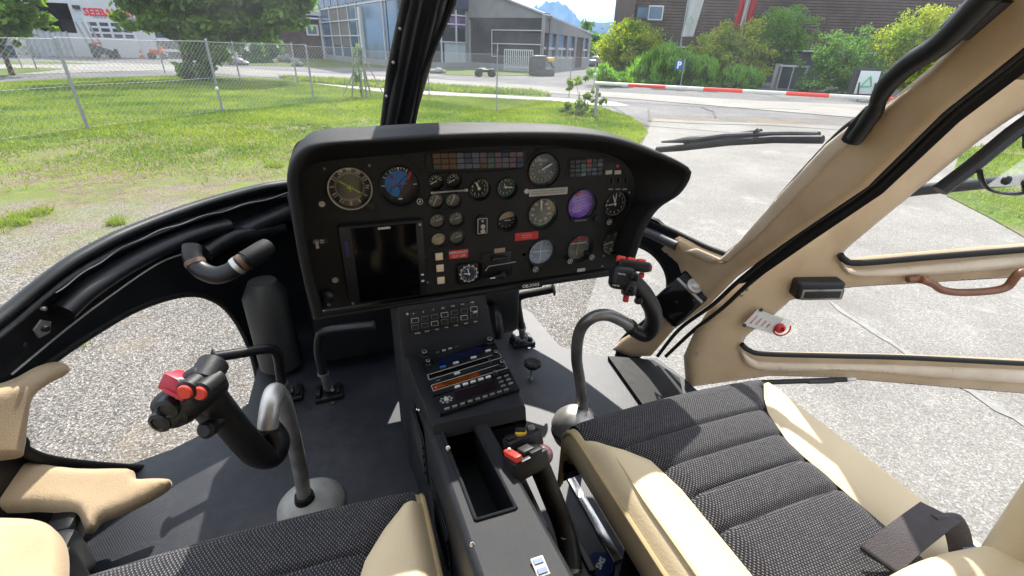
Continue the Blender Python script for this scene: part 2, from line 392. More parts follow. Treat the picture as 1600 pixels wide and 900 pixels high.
# raised shaped panel around the main flight instruments (moulded edge lines)
m = M()
for pts in ([(640, 236), (654, 262), (668, 268), (740, 268), (808, 263), (818, 258), (832, 240), (850, 230)], [(596, 240), (625, 243), (645, 258), (655, 268)], [(835, 232), (900, 232), (945, 245), (972, 266), (982, 300), (980, 350)]):
    m.tube(bandpts(smooth(pts, 6), SY(YP), .003), .0014, 6)
m.build('panel_moulding', PANEL, panel)
# glareshield hood: face ring > inner lip > lip > outer skin
lip_px = smooth([(490, 497), (468, 410), (452, 310), (449, 270), (466, 236), (500, 221), (590, 214), (690, 207), (800, 204), (900, 206), (965, 215), (1030, 238), (1068, 256), (1079, 270), (1062, 300), (1030, 322), (1010, 350), (997, 385), (988, 414)], 8)
fr = smooth([(490, 492), (481, 420), (474, 330), (472, 290), (478, 268), (500, 253), (560, 246), (650, 238), (720, 231), (800, 227), (870, 228), (930, 236), (965, 248), (985, 268), (993, 300), (990, 345), (984, 395), (980, 415), (980, 415)], 8)
def resn(pts, n):
    pts = [np.array(p) for p in pts]; L = np.concatenate([[0], np.cumsum([np.linalg.norm(b-a) for a, b in zip(pts, pts[1:])])]); t = np.linspace(0, L[-1], n)
    A = np.array(pts); return [np.array([np.interp(q, L, A[:, k]) for k in range(A.shape[1])]) for q in t]
lipx = [pv(p[0], p[1], .872) for p in resn(lip_px, 110)]; frx = [pv(p[0], p[1], YP) for p in resn(fr, 110)]
cen = np.array([.37, 0, -.38]); rows = []
def inw(p, k): d = cen-np.array([p[0], 0, p[2]]); d /= np.linalg.norm(d); return d*k
rows.append([p-np.array([0, .0015, 0]) for p in frx])
rows.append([.55*a+.45*b+inw(b, .012)-np.array([0, .01, 0]) for a, b in zip(frx, lipx)])
rows.append([p+inw(p, .019)+np.array([0, .006, 0]) for p in lipx])
for k in range(7):
    a = math.pi*k/6; rows.append([p+inw(p, .009+.009*math.cos(a))+np.array([0, -.010*math.sin(a), 0]) for p in lipx])
rows.append([p+np.array([0, .05, .004]) for p in lipx]); rows.append([p+inw(p, .006)+np.array([0, .14, .002]) for p in lipx]); rows.append([p+inw(p, .03)+np.array([0, .26, -.015]) for p in lipx])
rows.append([p+inw(p, .05)+np.array([0, .27, -.015]) for p in lipx]); rows.append([p+inw(p, .02)+np.array([0, .10, 0]) for p in lipx])
m = M(); m.grid(rows); m.build('glareshield', HOODM, panel, smooth=60)
# body behind the face and lower ledge
m = M(); m.box((.37, YP+.12, -.37), (.70, .19, .24), bev=.02); m.build('panel_housing', SATIN, panel)
m = M(); a, b = pv(489, 494, .955), pv(984, 415, .955)
m.tube([a+np.array([0, -.004, -.004]), b+np.array([0, -.004, -.004])], .006, 8); m.box((a+b)/2+np.array([0, .02, -.006]), (b[0]-a[0], .05, .012), bev=.003); m.build('lower_ledge', PANEL, panel)
# deck cover humps seen over the glareshield
m = M()
for L, yy in (([(462, 250), (470, 228), (500, 218), (560, 213), (614, 210)], 1.0), ([(668, 212), (682, 205), (720, 203), (765, 204)], 1.02)):
    m.tube([P(x, y, SY(yy)) for x, y in smooth(L, 5)], .0085, 8)
m.build('deck_cover', HOODM, panel)

def ticks(m, c, r, n, l, w, y, a0=0, a1=360, skip=None):
    for i in range(n):
        a = math.radians(90-(a0+(a1-a0)*i/(n if a1-a0 == 360 else max(n-1, 1)))); d = np.array([math.cos(a), 0, math.sin(a)]); t = np.array([-d[2], 0, d[0]])
        o = np.array([c[0], y, c[2]])
        m.quad(o+d*r-t*w/2, o+d*r+t*w/2, o+d*(r-l)+t*w/2, o+d*(r-l)-t*w/2)
def arc(m, c, r0_, r1_, a0, a1, y, n=24):
    o = np.array([c[0], y, c[2]])
    for i in range(n):
        t0, t1 = [math.radians(90-(a0+(a1-a0)*k/n)) for k in (i, i+1)]; d0 = np.array([math.cos(t0), 0, math.sin(t0)]); d1 = np.array([math.cos(t1), 0, math.sin(t1)])
        m.quad(o+d0*r0_, o+d0*r1_, o+d1*r1_, o+d1*r0_)
def nums(m, c, r, labels, size, y, a0=0, a1=360, full=True, radial=False):
    n = len(labels)
    for i, s in enumerate(labels):
        a = math.radians(90-(a0+(a1-a0)*i/(n if full else max(n-1, 1)))); d = np.array([math.cos(a), 0, math.sin(a)])
        ux, uy = (XR, ZUP) if not radial else (np.array([d[2], 0, -d[0]]), d)
        m.text(s, size, np.array([c[0], y, c[2]])+d*r, ux, uy, bold=size*.012)
def needle(c, a, l, wd, y, mt, parent, tail=.25, hub=True):
    m = M(); a = math.radians(90-a); d = np.array([math.cos(a), 0, math.sin(a)]); t = np.array([-d[2], 0, d[0]]); o = np.array([c[0], y, c[2]])
    m.prism([o+d*l, o+d*l*.8+t*wd/2, o-d*l*tail+t*wd*.35, o-d*l*tail-t*wd*.35, o+d*l*.8-t*wd/2], (0, .0008, 0))
    if hub: m.disc(o-np.array([0, .0008, 0]), TOEYE, wd*.9, 12)
    m.build('needle', mt, parent, smooth=0)
GL = {'rmi': 'round compass gauge with two lime green needles', 'ai': 'round attitude gauge with blue sky half', 'ai2': 'violet lit attitude gauge with arched window', 'cdi': 'round gauge with pale blue face and white cross bars', 'nr': 'round gauge with white vertical needle and green arc', 'tq': 'large round gauge with green arc and white pointer at the top', 'vor': 'arched gauge with grey face and red flags', 'clk2': 'small round gauge with cream upper half'}
for k, x, y, r in G_LIST:
    c = pv(x, y); big = r > .03; dep = .012 if r > .02 else .006
    g = M(); yf = YP+dep
    ringmat = STEEL if k == 'rmi' else BLACK
    # recess wall, bezel ring and back
    g.use(BLACK); g.lathe([(r*1.0, 0), (r*.97, dep+.002), (r*.2, dep+.003)], (c[0], YP-.001, c[2]), (0, 1, 0), 36, cap0=False)
    g.use(ringmat); g.lathe([(r*1.0, .0), (r*1.035, -.0035), (r*1.09, -.003), (r*1.11, .001)] if k != 'rmi' else [(r*.96, .001), (r*.985, -.006), (r*1.03, -.006), (r*1.05, .001)], (c[0], YP-.003, c[2]), (0, 1, 0), 40, cap0=False, cap1=False)
    go = g.build('gauge', None, panel, label=GL.get(k))
    dm = {'sm': DIAL, 'smn': DIALG, 'smg': DIALG, 'smc': DIALG, 'smc2': DIALG, 'smw': DIALC, 'smd': DIALG, 'rpmB': DIALT, 'tq': DIALT, 'nr': DIALG, 'cdi': DIALB, 'vor': DIALG, 'alt': DIALG, 'clk2': DIALC, 'rmi': DIAL, 'ai': DIAL, 'ai2': PURPLE}.get(k, DIAL)
    f = M(); f.disc((c[0], yf-.0005, c[2]), TOEYE, r*.97, 40); f.build('dial_face', dm, go, smooth=0)
    if big: z = M(); z.disc((c[0], YP-.001, c[2]), TOEYE, r*.97, 40); z.build('gauge_glass', GAUGEG, go, smooth=0)
    y1 = yf-.0015; q = M(); q.use(PRINT)
    if k == 'rmi':
        ticks(q, c, r*.70, 72, r*.06, r*.018, y1); ticks(q, c, r*.72, 36, r*.11, r*.022, y1)
        nums(q, c, r*.82, ['W', '30', '33', 'N', '3', '6', 'E', '12', '15', 'S', '21', '24'], r*.26, y1, 3, 363, True, True); q.build('dial_markings', None, go, smooth=0)
        needle(c, 128, r*.62, .0016, y1-.002, LIMEP, go, 1.0, False); needle(c, 122, r*.66, .0022, y1-.0035, LIMEP, go, 1.0, False)
        z = M(); z.prism([np.array([c[0], y1-.004, c[2]])+np.array(v)*r for v in ((-.03, 0, .1), (.03, 0, .1), (.03, 0, 0), (.16, 0, -.02), (.16, 0, -.07), (.03, 0, -.06), (.03, 0, -.2), (-.03, 0, -.2), (-.03, 0, -.06), (-.16, 0, -.07), (-.16, 0, -.02), (-.03, 0, 0))], (0, .0006, 0)); z.build('aircraft_symbol', LIMEP, go, smooth=0)
    elif k == 'ai':
        q.build('dial_markings', None, go, smooth=0) if False else None
        s = M(); n = 30; rr = r*.70; o = np.array([c[0]-r*.04, y1, c[2]+r*.06])
        pts = [o+rr*np.array([math.cos(a), 0, math.sin(a)]) for a in np.linspace(math.radians(35), math.radians(262), n)]
        s.add(pts, [tuple(range(n))]); s.build('sky_ball', SKYB, go, smooth=0)
        s = M(); pts = [o+rr*np.array([math.cos(a), 0, math.sin(a)]) for a in np.linspace(math.radians(-98), math.radians(35), n)]; s.add([p-np.array([0, .0002, 0]) for p in pts], [tuple(range(n))]); s.build('ground_ball', GROUNDB, go, smooth=0)
        q = M(); q.use(PRINT); q.prism([np.array([c[0], y1-.001, c[2]])+r*np.array(v) for v in ((-.07, 0, .93), (.07, 0, .93), (0, 0, .74))], (0, .0003, 0))
        for a, l in ((-60, .16), (-45, .1), (-30, .18), (-20, .1), (-10, .1), (10, .1), (20, .1), (30, .18), (45, .1), (90, .2), (-90, .2)):
            ticks(q, c, r*.93, 1, r*l, r*.045, y1-.001, a, a)
        q.quad(*[np.array([c[0]+r*a, y1-.0012, c[2]+r*b]) for a, b in ((-.1, -.78), (.1, -.78), (.1, -.70), (-.1, -.70))]); q.build('dial_markings', None, go, smooth=0)
        z = M(); z.use(REDP)
        z.prism([np.array([c[0], y1-.002, c[2]])+r*np.array(v) for v in ((.52, 0, .62), (.68, 0, .66), (.66, 0, .5), (.50, 0, .25), (.42, 0, .3))], (0, .0004, 0)); z.quad(*[np.array([c[0]+r*a, y1-.002, c[2]+r*b]) for a, b in ((-.42, 0.02), (.40, .04), (.40, .08), (-.42, .06))])
        z.tube([np.array([c[0]+r*a, y1-.002, c[2]+r*b]) for a, b in ((-.44, .5), (-.34, .5), (-.3, .42), (-.34, .34))], .0009, 6); z.build('warning_flag', None, go, smooth=0)
        z = M(); z.tube([np.array([c[0]+r*a, y1-.003, c[2]+r*b]) for a, b in ((-.55, -.45), (-.4, -.1), (-.1, 0), (.25, .4), (.5, .5))], .0007, 6); z.tube([np.array([c[0]+r*a, y1-.003, c[2]+r*b]) for a, b in ((-.12, 0), (0, -.06), (.12, 0))], .0008, 6); z.tube([np.array([c[0], y1-.003, c[2]-r*.06]), np.array([c[0]+r*.02, y1-.003, c[2]-r*.5])], .0009, 6); z.build('aircraft_symbol', DIAL, go, smooth=0)
    elif k == 'ai2':
        q.use(PRINT)
        for i in range(11):
            zz = -.55+.11*i; l = .5 if i % 2 else .3; q.tube([np.array([c[0]-r*(.45+.1*math.sin(i)), y1-.001, c[2]+r*(zz-.04)]), np.array([c[0]+r*(l-.15), y1-.001, c[2]+r*(zz+.10)])], .00045, 4)
        q.build('pitch_ladder', None, go, smooth=0)
        z = M(); z.prism([np.array([c[0], y1-.002, c[2]])+r*np.array(v) for v in ((-.42, 0, .58), (-.1, 0, .85), (.05, 0, .82), (0, 0, .66), (-.3, 0, .5))], (0, .0006, 0)); z.build('warning_flag', REDP, go, smooth=0)
        z = M(); z.prism([np.array([c[0], YP-.006, c[2]])+r*np.array(v) for v in ((-.8, 0, -.72), (-.8, 0, -1.02), (0, 0, -1.12), (.55, 0, -1.0), (.8, 0, -.72), (.3, 0, -.9), (-.3, 0, -.9))], (0, .006, 0)); z.build('inclinometer', BLACK, go)
        z = M(); z.box((c[0]-r*.1, YP-.008, c[2]-r*.98), (r*.9, .003, r*.12), bev=.001); z.build('slip_window', PRINTD, go)
    elif k == 'tq':
        ticks(q, c, r*.86, 22, r*.1, r*.03, y1, -250, -20); q.text('TORQUE', r*.2, (c[0]-r*.1, y1, c[2]+r*.52), XR, ZUP); q.text('%', r*.2, (c[0]-r*.1, y1, c[2]+r*.30), XR, ZUP); q.text('0 1 2', r*.22, (c[0]-r*.02, y1, c[2]-r*.15), XR, ZUP)
        nums(q, c, r*.66, ['0', '1', '2', '3', '4', '5', '6', '7', '8', '9', '10'], r*.2, y1, -250, -20, False); q.build('dial_markings', None, go, smooth=0)
        z = M(); arc(z, c, r*.93, r*.87, -110, -65, y1-.0005); z.build('green_arc', GREENP, go, smooth=0); z = M(); arc(z, c, r*.93, r*.87, -135, -110, y1-.0005, 8); z.build('yellow_arc', YELP, go, smooth=0)
        needle(c, 62, r*.75, .004, y1-.003, PRINT, go, .05, False)
    elif k == 'nr':
        ticks(q, c, r*.90, 48, r*.08, r*.02, y1); ticks(q, c, r*.90, 12, r*.14, r*.035, y1); nums(q, c, r*.62, ['40', '60', '80', '100', '20', '10', '0', '90', '70', '50'], r*.25, y1); q.build('dial_markings', None, go, smooth=0)
        z = M(); arc(z, c, r*.97, r*.90, 0, 190, y1-.0005, 40); z.build('green_arc', GREENP, go, smooth=0); z = M(); arc(z, c, r*.97, r*.90, -70, -48, y1-.0005, 8); z.build('red_arc', REDP, go, smooth=0)
        needle(c, -3, r*.92, .0042, y1-.003, PRINT, go, -.12, False)
    elif k == 'cdi':
        ticks(q, c, r*.9, 60, r*.08, r*.018, y1); nums(q, c, r*.7, ['N', '3', '6', 'E', '12', '15', 'S', '21', '24', 'W', '30', '33'], r*.2, y1, 6, 366, True, True); q.build('dial_markings', None, go, smooth=0)
        z = M(); z.box((c[0], y1-.002, c[2]), (.0016, .001, r*1.5)); z.box((c[0]-r*.02, y1-.003, c[2]+r*.02), (r*1.2, .001, .0016)); z.build('deviation_bars', PRINT, go, smooth=0)
    elif k == 'vor':
        q.box((c[0], y1, c[2]+r*.28), (r*1.3, .0004, r*.06)); ticks(q, c, r*.8, 18, r*.1, r*.03, y1, -80, 80); q.build('dial_markings', None, go, smooth=0)
        z = M(); arc(z, c, r*.86, r*.55, -48, -12, y1-.001, 10); arc(z, c, r*.86, r*.55, 8, 45, y1-.001, 10); z.build('warning_flag', REDP, go, smooth=0)
        z = M(); z.tube([np.array([c[0]+r*.0, y1-.002, c[2]+r*.85]), np.array([c[0]-r*.12, y1-.002, c[2]-r*.75])], .0007, 6); z.build('needle', LIMEP, go, smooth=0)
    elif k in ('as', 'alt'):
        ticks(q, c, r*.9, 40, r*.09, r*.03, y1, 20, 340); nums(q, c, r*.66, ['20', '40', '60', '80', '100', '120', '140'] if k == 'alt' else ['0', '1', '2', '3', '4', '5', '6', '7', '8', '9'], r*.24, y1, 30, 320, k == 'as'); q.build('dial_markings', None, go, smooth=0)
        if k == 'as': needle(c, -22, r*.75, .003, y1-.003, PRINT, go, .2); needle(c, 2, r*.8, .0022, y1-.002, PRINT, go, .2); needle(c, 262, r*.55, .003, y1-.002, PRINT, go, .1)
        else: needle(c, 255, r*.8, .003, y1-.003, PRINT, go, .15)
    elif k in ('rpmA', 'rpmB'):
        ticks(q, c, r*.9, 24, r*.12, r*.04, y1); nums(q, c, r*.64, ['0', '1', '2', '3', '4', '5', '6', '7', '8', '9'] if k == 'rpmA' else ['10', '9', '8', '7', '6', '5', '4', '3', '2', '1', '0'], r*.3, y1); q.build('dial_markings', None, go, smooth=0)
        z = M(); arc(z, c, r*.97, r*.89, 20, 150 if k == 'rpmA' else 200, y1-.0005); z.build('green_arc', GREENP if k == 'rpmB' else DIALC, go, smooth=0)
        if k == 'rpmA': needle(c, -25, r*.7, .004, y1-.003, PRINT, go)
        else: needle(c, 95, r*.8, .003, y1-.003, PRINT, go); needle(c, -20, r*.4, .002, y1-.002, PRINT, go)
    elif k == 'clk2':
        s = M(); o = np.array([c[0], y1, c[2]]); n = 20; s.add([o+r*.97*np.array([math.cos(a), 0, math.sin(a)]) for a in np.linspace(math.radians(185), math.radians(375), n)], [tuple(range(n))]); s.build('lower_half', DIAL, go, smooth=0)
        ticks(q, c, r*.85, 12, r*.14, r*.05, y1-.001); q.box((c[0]+r*.15, y1-.002, c[2]-r*.08), (r*.7, .0006, r*.07)); q.build('dial_markings', None, go, smooth=0)
    else:
        ticks(q, c, r*.9, 9, r*.22, r*.06, y1, -110, 80); nums(q, c, r*.5, ['0', '5', '10', '15'], r*.36, y1, -100, 60, False); q.build('dial_markings', None, go, smooth=0)
        if k in ('smn', 'smg'): needle(c, 28, r*.9, .0018, y1-.002, PRINT, go, .8, False)
        elif k in ('sm',): needle(c, -118, r*.8, .0018, y1-.002, PRINT, go)
        else: needle(c, 80, r*.7, .0014, y1-.002, PRINT, go)
        if k in ('smg', 'smc2', 'smd'): z = M(); arc(z, c, r*.97, r*.8, -120, -40 if k == 'smg' else 60, y1-.0005, 10); z.build('green_arc', GREENP, go, smooth=0)
# knobs on the big gauges
def pknob(px, py, r, h, mt=BLACK, ring=True, parent=panel, name='knob'):
    c = pv(px, py, YP-h); m = M(); m.use(mt); m.lathe([(r*.8, h), (r*.85, .004), (r, .003), (r, .0008), (r*.9, 0)], c, (0, 1, 0), 20)
    if ring: m.use(LABEL); m.lathe([(r*.72, -.0004), (r*.9, -.0004)], c, (0, 1, 0), 20, False, False); m.use(PRINT); m.box(c-np.array([0, .0006, 0]), (r*.9, .0003, r*.22), np.array([[.7, 0, -.7], [0, 1, 0], [.7, 0, .7]]))
    return m.build(name, None, parent)
for x, y, r, h in ((656, 315, .007, .012), (837, 421, .0075, .02), (891, 408, .0075, .028), (925, 402, .0075, .034), (952, 347, .0075, .012), (934, 342, .0085, .010)): pknob(x, y, r, h, ring=not (x == 934))
pknob(823, 299, .006, .004, STEEL, False, name='screw'); pknob(503, 319, .006, .004, STEEL, False, name='screw'); pknob(524, 438, .0065, .004, STEEL, False, name='screw'); pknob(819, 398, .005, .003, DSTEEL, False, name='screw')
m = M(); c = pv(579, 322); m.box(c+np.array([0, -.004, 0]), (.018, .01, .022), bev=.004); m.build('selector_knob', BLACK, panel)
# pods around the small twin gauges
m = M()
for (xa, ya), (xb, yb) in (((681, 284), (709, 282)), ((681, 314), (708, 313)), ((683, 345), (713, 342)), ((685, 374), (714, 371))):
    a, b = pv(xa, ya), pv(xb, yb)
    for s in (1, -1): m.tube([a+np.array([0, -.004, s*.0185]), b+np.array([0.004, -.004, s*.0185])], .0016, 6)
    m.lathe([(.0172, -.003), (.0205, 0)], b+np.array([0, -.002, 0]), (0, 1, 0), 24, False, False)
m.build('twin_gauge_rims', BLACK, panel)
m = M(); a, b = pv(675, 300), pv(727, 296); m.use(STEEL); m.tube([a-np.array([0, .006, 0]), b-np.array([0, .006, 0])], .0022, 8); m.box(a-np.array([0, .006, 0]), (.008, .004, .005), bev=.001); m.box(b-np.array([0, .006, 0]), (.008, .004, .006), bev=.001); m.build('lamp_bar', None, panel)
# warning lamp panels
def lampgrid(corners, nx, ny, colours, name, label):
    a, b, c_, d = [pv(*q) for q in corners]   # tl tr br bl
    fr_ = M(); w_ = (b-a); h_ = (d-a); mid = (a+b+c_+d)/4
    fr_.box(mid+np.array([0, -.001, 0]), (np.linalg.norm(w_)+.012, .006, np.linalg.norm(h_)+.008), bev=.0015); fo = fr_.build(name, BLACK, panel, label=label)
    L = M()
    for j in range(ny):
        for i in range(nx):
            p = a+w_*((i+.5)/nx)+h_*((j+.5)/ny)+np.array([0, -.0055, 0]); L.use(CELL[colours[j][i]]); L.box(p, (np.linalg.norm(w_)/nx*.90, .003, np.linalg.norm(h_)/ny*.88), bev=.0006, seg=1)
            L.use(PRINTD); L.box(p+np.array([0, -.0018, 0]), (np.linalg.norm(w_)/nx*.55, .0004, .0007))
    L.build('lamp_cells', None, fo, smooth=0)
rnd = random.Random(3)
lampgrid([(674, 238), (816, 236), (815, 262), (677, 264)], 12, 3, [[0, 0, 0, 1, 2, 1, 3, 4, 3, 2, 3, 3], [0, 0, 0, 1, 2, 1, 3, 6, 3, 1, 3, 2], [4, 0, 0, 1, 1, 1, 0, 6, 3, 1, 3, 2]], 'warning_lamp_panel', 'long row of small rectangular warning lamps')
m = M(); c = pv(668, 251); m.box(c+np.array([0, -.004, 0]), (.009, .006, .03), bev=.001); m.build('lamp_test_switch', SATIN, panel)
lampgrid([(888, 249), (940, 246), (940, 273), (888, 276)], 6, 4, [[7, 7, 7, 5, 7, 7], [7, 7, 6, 5, 7, 1], [7, 2, 6, 6, 2, 7], [7, 7, 1, 7, 2, 7]], 'warning_lamp_panel', 'short block of dark warning lamps with red cells')
m = M(); a = pv(957, 262); m.box(a+np.array([0, -.001, 0]), (.05, .006, .034), bev=.002); bo = m.build('switch_block', BLACK, panel)
for x in (949, 963):
    m = M(); m.box(pv(x, 268)+np.array([0, -.006, 0]), (.017, .004, .010), bev=.001); m.build('lit_button', LABEL, bo)
m = M(); m.box(pv(962, 258)+np.array([0, -.006, 0]), (.009, .005, .006), bev=.001); m.build('red_button', REDP, bo)
for x in (954, 965, 976):
    m = M(); c = pv(x, 282-(x-954)*.05); m.lathe([(.0085, -.004), (.0085, -.001), (.0095, 0)], c, (0, 1, 0), 18); m.box(c+np.array([0, -.006, 0]), (.003, .004, .013), bev=.001); m.build('rotary_switch', BLACK, panel)
    m = M(); m.box(pv(x-1, 295)+np.array([0, -.0035, 0]), (.012, .0006, .002)); m.build('switch_caption', LABEL, panel)
# satellite navigator with dark screen
c = (pv(531, 350)+pv(660, 460))/2; tl, tr_, bl, br = pv(529, 350), pv(654, 338), pv(547, 470), pv(664, 456)
m = M(); m.box(((tl+br)/2)+np.array([0, -.008, 0]), (.168, .022, .178), bev=.006); gps = m.build('navigation_display', SATIN, panel, label='large portrait display with switched off black screen')
m = M(); m.box(((tl+br)/2)+np.array([.004, -.0195, 0]), (.128, .002, .166), bev=.0008); m.build('screen', SCREEN, gps)
m = M(); m.text('GARMIN', .0065, (tl+br)/2+np.array([.004, -.0208, .0785]), XR, ZUP, bold=.0002); m.build('maker_lettering', PRINT, gps, smooth=0)
m = M(); m.box((tl+br)/2+np.array([-.072, -.0195, .04]), (.006, .002, .034), bev=.001); m.build('card_slot', mat('blue_slot', (.02, .02, .12), .4), gps)
for z, mm in ((-.035, WHITEP), (-.05, WHITEP), (-.066, SATIN)):
    m = M(); m.box((tl+br)/2+np.array([.075, -.0205, z]), (.0065, .003, .004), bev=.001); m.build('side_button', mm, gps)
for sx, sz in ((.076, .08), (-.075, -.082)): m = M(); m.lathe([(.003, 0), (.003, .002)], (tl+br)/2+np.array([sx, -.0215, sz]), (0, 1, 0), 12); m.build('screw', CHROME, gps)
# cream lit push buttons and labels
for x, y in ((685, 399), (686.5, 417), (688, 436)):
    m = M(); m.use(BLACK); m.box(pv(x, y)+np.array([0, -.0035, 0]), (.021, .004, .022), bev=.001); m.use(LABEL); m.box(pv(x, y)+np.array([0, -.007, 0]), (.0165, .004, .0165), bev=.0012); b_ = m.build('push_button', None, panel, label='cream square push button')
    b_.data.materials[1] = CREAM
m = M(); m.box(pv(689, 451)+np.array([0, -.0035, 0]), (.018, .005, .014), bev=.001); m.build('push_button', PANEL, panel)
def plate(px, py, w_, h_, mt, lines, size, ink, name, label=None, rot=0, y=-.0038, align='CENTER'):
    c = pv(px, py)+np.array([0, y, 0]); R = np.array([[math.cos(rot), 0, -math.sin(rot)], [0, 1, 0], [math.sin(rot), 0, math.cos(rot)]])
    m = M(); m.use(mt); m.box(c, (w_, .0016, h_), R, bev=.0005, seg=1)
    if lines:
        m.use(ink); n = len(lines)
        for i, s in enumerate(lines): m.text(s, size, c+R@np.array([0, -.0011, ((n-1)/2-i)*size*1.15]), R@XR, R@ZUP, bold=size*.02)
    return m.build(name, None, panel, smooth=0, label=label)
plate(716, 396, .043, .020, REDP, ['EMERGENCY', 'CUT OFF'], .0078, LABEL, 'red_placard', 'red placard reading EMERGENCY CUT OFF')
plate(822, 368, .058, .019, REDP, ['IIIIIIIII IIIIIII IIII', 'IIIIIII IIIIIIII IIIII'], .0045, mat('pink_print', (.7, .3, .3), .6), 'red_placard', 'red placard beside the pale blue gauge')
plate(856, 299, .094, .016, LABEL, ['AVOID CONTINUOUS OPERATION ABOVE', 'MAXIMUM CONTINUOUS IN LEVEL FLIGHT'], .0043, PRINTD, 'white_placard', 'long white placard with two lines of small print')
plate(825, 441, .062, .017, BLACK, ['OE-XWS'], .0115, PRINT, 'registration_placard', 'black placard reading OE-XWS', y=-.018)
plate(780, 391, .026, .013, mat('tan_window', (.32, .22, .16), .4), [], .004, PRINT, 'hour_meter_window')
plate(907, 421, .022, .009, LABEL, [], .003, PRINTD, 'small_label'); plate(503, 376, .020, .012, GREYP, ['ON', 'OFF'], .004, PRINT, 'small_label')
# recess with lever, black lever frame and clock
m = M(); m.box(pv(775, 412)+np.array([0, -.003, 0]), (.075, .005, .062), bev=.004); lv = m.build('lever_block', SATIN, panel)
m = M(); m.tube([pv(x, y)+np.array([0, -.008, 0]) for x, y in ((757, 421), (762, 414), (804, 407))], .0012, 6); m.build('edge_trim', STEEL, lv)
m = M(); m.use(BLACK); m.sphere(pv(783, 427)+np.array([0, -.012, 0]), .0085, 14); m.tube([pv(783, 427)+np.array([0, -.012, 0]), pv(765, 429)+np.array([0, -.016, 0])], [.005, .003], 8); m.use(PRINT); m.box(pv(766, 429)+np.array([0, -.0195, 0]), (.012, .001, .0022)); m.build('lever', None, lv)
m = M(); m.tube([pv(x, y)+np.array([0, -.014, 0]) for x, y in ((766, 402), (775, 401), (790, 399))], [.007, .006, .004], 8); m.build('lever', BLACK, lv)
c = pv(752, 351); m = M(); m.use(BLACK); m.prism([c+np.array([a, -.009, b]) for a, b in ((-.0125, .018), (0, .026), (.0125, .018), (.0125, -.018), (0, -.026), (-.0125, -.018))], (0, .007, 0)); m.use(LABEL)
for a, b, w_, h_ in ((0, .017, .021, .0012), (0, -.017, .021, .0012), (-.0105, 0, .0012, .034), (.0105, 0, .0012, .034)): m.box(c+np.array([a, -.0095, b]), (w_, .001, h_))
m.use(PRINT); m.text('8', .008, c+np.array([0, -.0098, .011]), XR, ZUP); m.use(DSTEEL)
for z in (0, -.011): m.lathe([(.0052, 0), (.0052, .004)], c+np.array([0, -.014, z]), (0, 1, 0), 14)
m.build('selector_switch', None, panel)
c = pv(731, 425); m = M(); m.box(c+np.array([0, -.003, 0]), (.056, .006, .052), bev=.008, seg=3); ck = m.build('clock', SATIN, panel, label='square clock with dark blue face and white hands')
m = M(); m.use(mat('clock_blue', (.02, .02, .045), .4)); m.lathe([(.0185, 0), (.020, .003)], c+np.array([0, -.009, 0]), (0, 1, 0), 30); m.use(LABEL)
for i in range(12): a = 2*math.pi*i/12; m.sphere(c+np.array([.0205*math.cos(a), -.0085, .0205*math.sin(a)]), .0022, 8)
m.lathe([(.0182, -.0095), (.0196, -.0095)], c, (0, 1, 0), 30, False, False); nums(m, c, .0145, ['12', '1', '2', '3', '4', '5', '6', '7', '8', '9', '10', '11'], .0050, c[1]-.0100); m.build('clock_face', None, ck, smooth=0)
needle(c, -12, .015, .0022, c[1]-.0115, PRINT, ck); needle(c, 278, .012, .0022, c[1]-.0110, PRINT, ck)
# lower left knob and switch
c = pv(511, 457); m = M(); m.prism([c+np.array([a, -.004, b]) for a, b in ((0, .031), (.015, .012), (.015, -.012), (0, -.031), (-.015, -.012), (-.015, .012))], (0, .003, 0)); pl_ = m.build('dimmer_plate', BLACK, panel)
m = M(); m.use(BLACK); m.lathe([(.006, 0), (.013, .006), (.0135, .018), (.012, .022)], c+np.array([0, -.026, -.002]), (0, 1, 0), 20); m.build('knob', None, pl_)
m = M(); m.lathe([(.004, 0), (.004, .003)], c+np.array([0, -.008, -.025]), (0, 1, 0), 12); m.build('screw', CHROME, pl_)
m = M(); c = pv(494, 377); m.use(DSTEEL); m.lathe([(.006, 0), (.006, .004)], c+np.array([0, -.007, 0]), (0, 1, 0), 12); m.use(WHITEP); m.tube([c+np.array([0, -.007, 0]), c+np.array([.002, -.02, -.006])], [.002, .0032], 8); m.build('toggle_switch', None, panel)
for x, y in ((507, 263), (577, 258), (982, 300), (972, 408), (493, 470), (668, 440), (663, 400), (940, 415), (942, 399)):
    m = M(); m.lathe([(.0026, 0), (.0026, .002)], pv(x, y)+np.array([0, -.0045, 0]), (0, 1, 0), 10); m.build('screw', DSTEEL, panel)
# ================================================================ COCKPIT: floor, console, controls, seats
ZF = -1.0
# floor (setting)
half = [(1.78, .40), (1.70, .47), (1.6, .52), (1.46, .525), (1.33, .53), (1.25, .60), (1.19, .70), (1.15, .84), (1.02, .86), (-.62, .86)]
cx0 = .17
m = M(); poly = [np.array([cx0+h, y, ZF]) for y, h in half]+[np.array([cx0-h, y, ZF]) for y, h in half[::-1]]
n = len(poly); m.prism(poly, (0, 0, -.03)); fl = m.build('cabin_floor', FLOORM, loc=(cx0, .5, ZF)); fl['kind'] = 'structure'

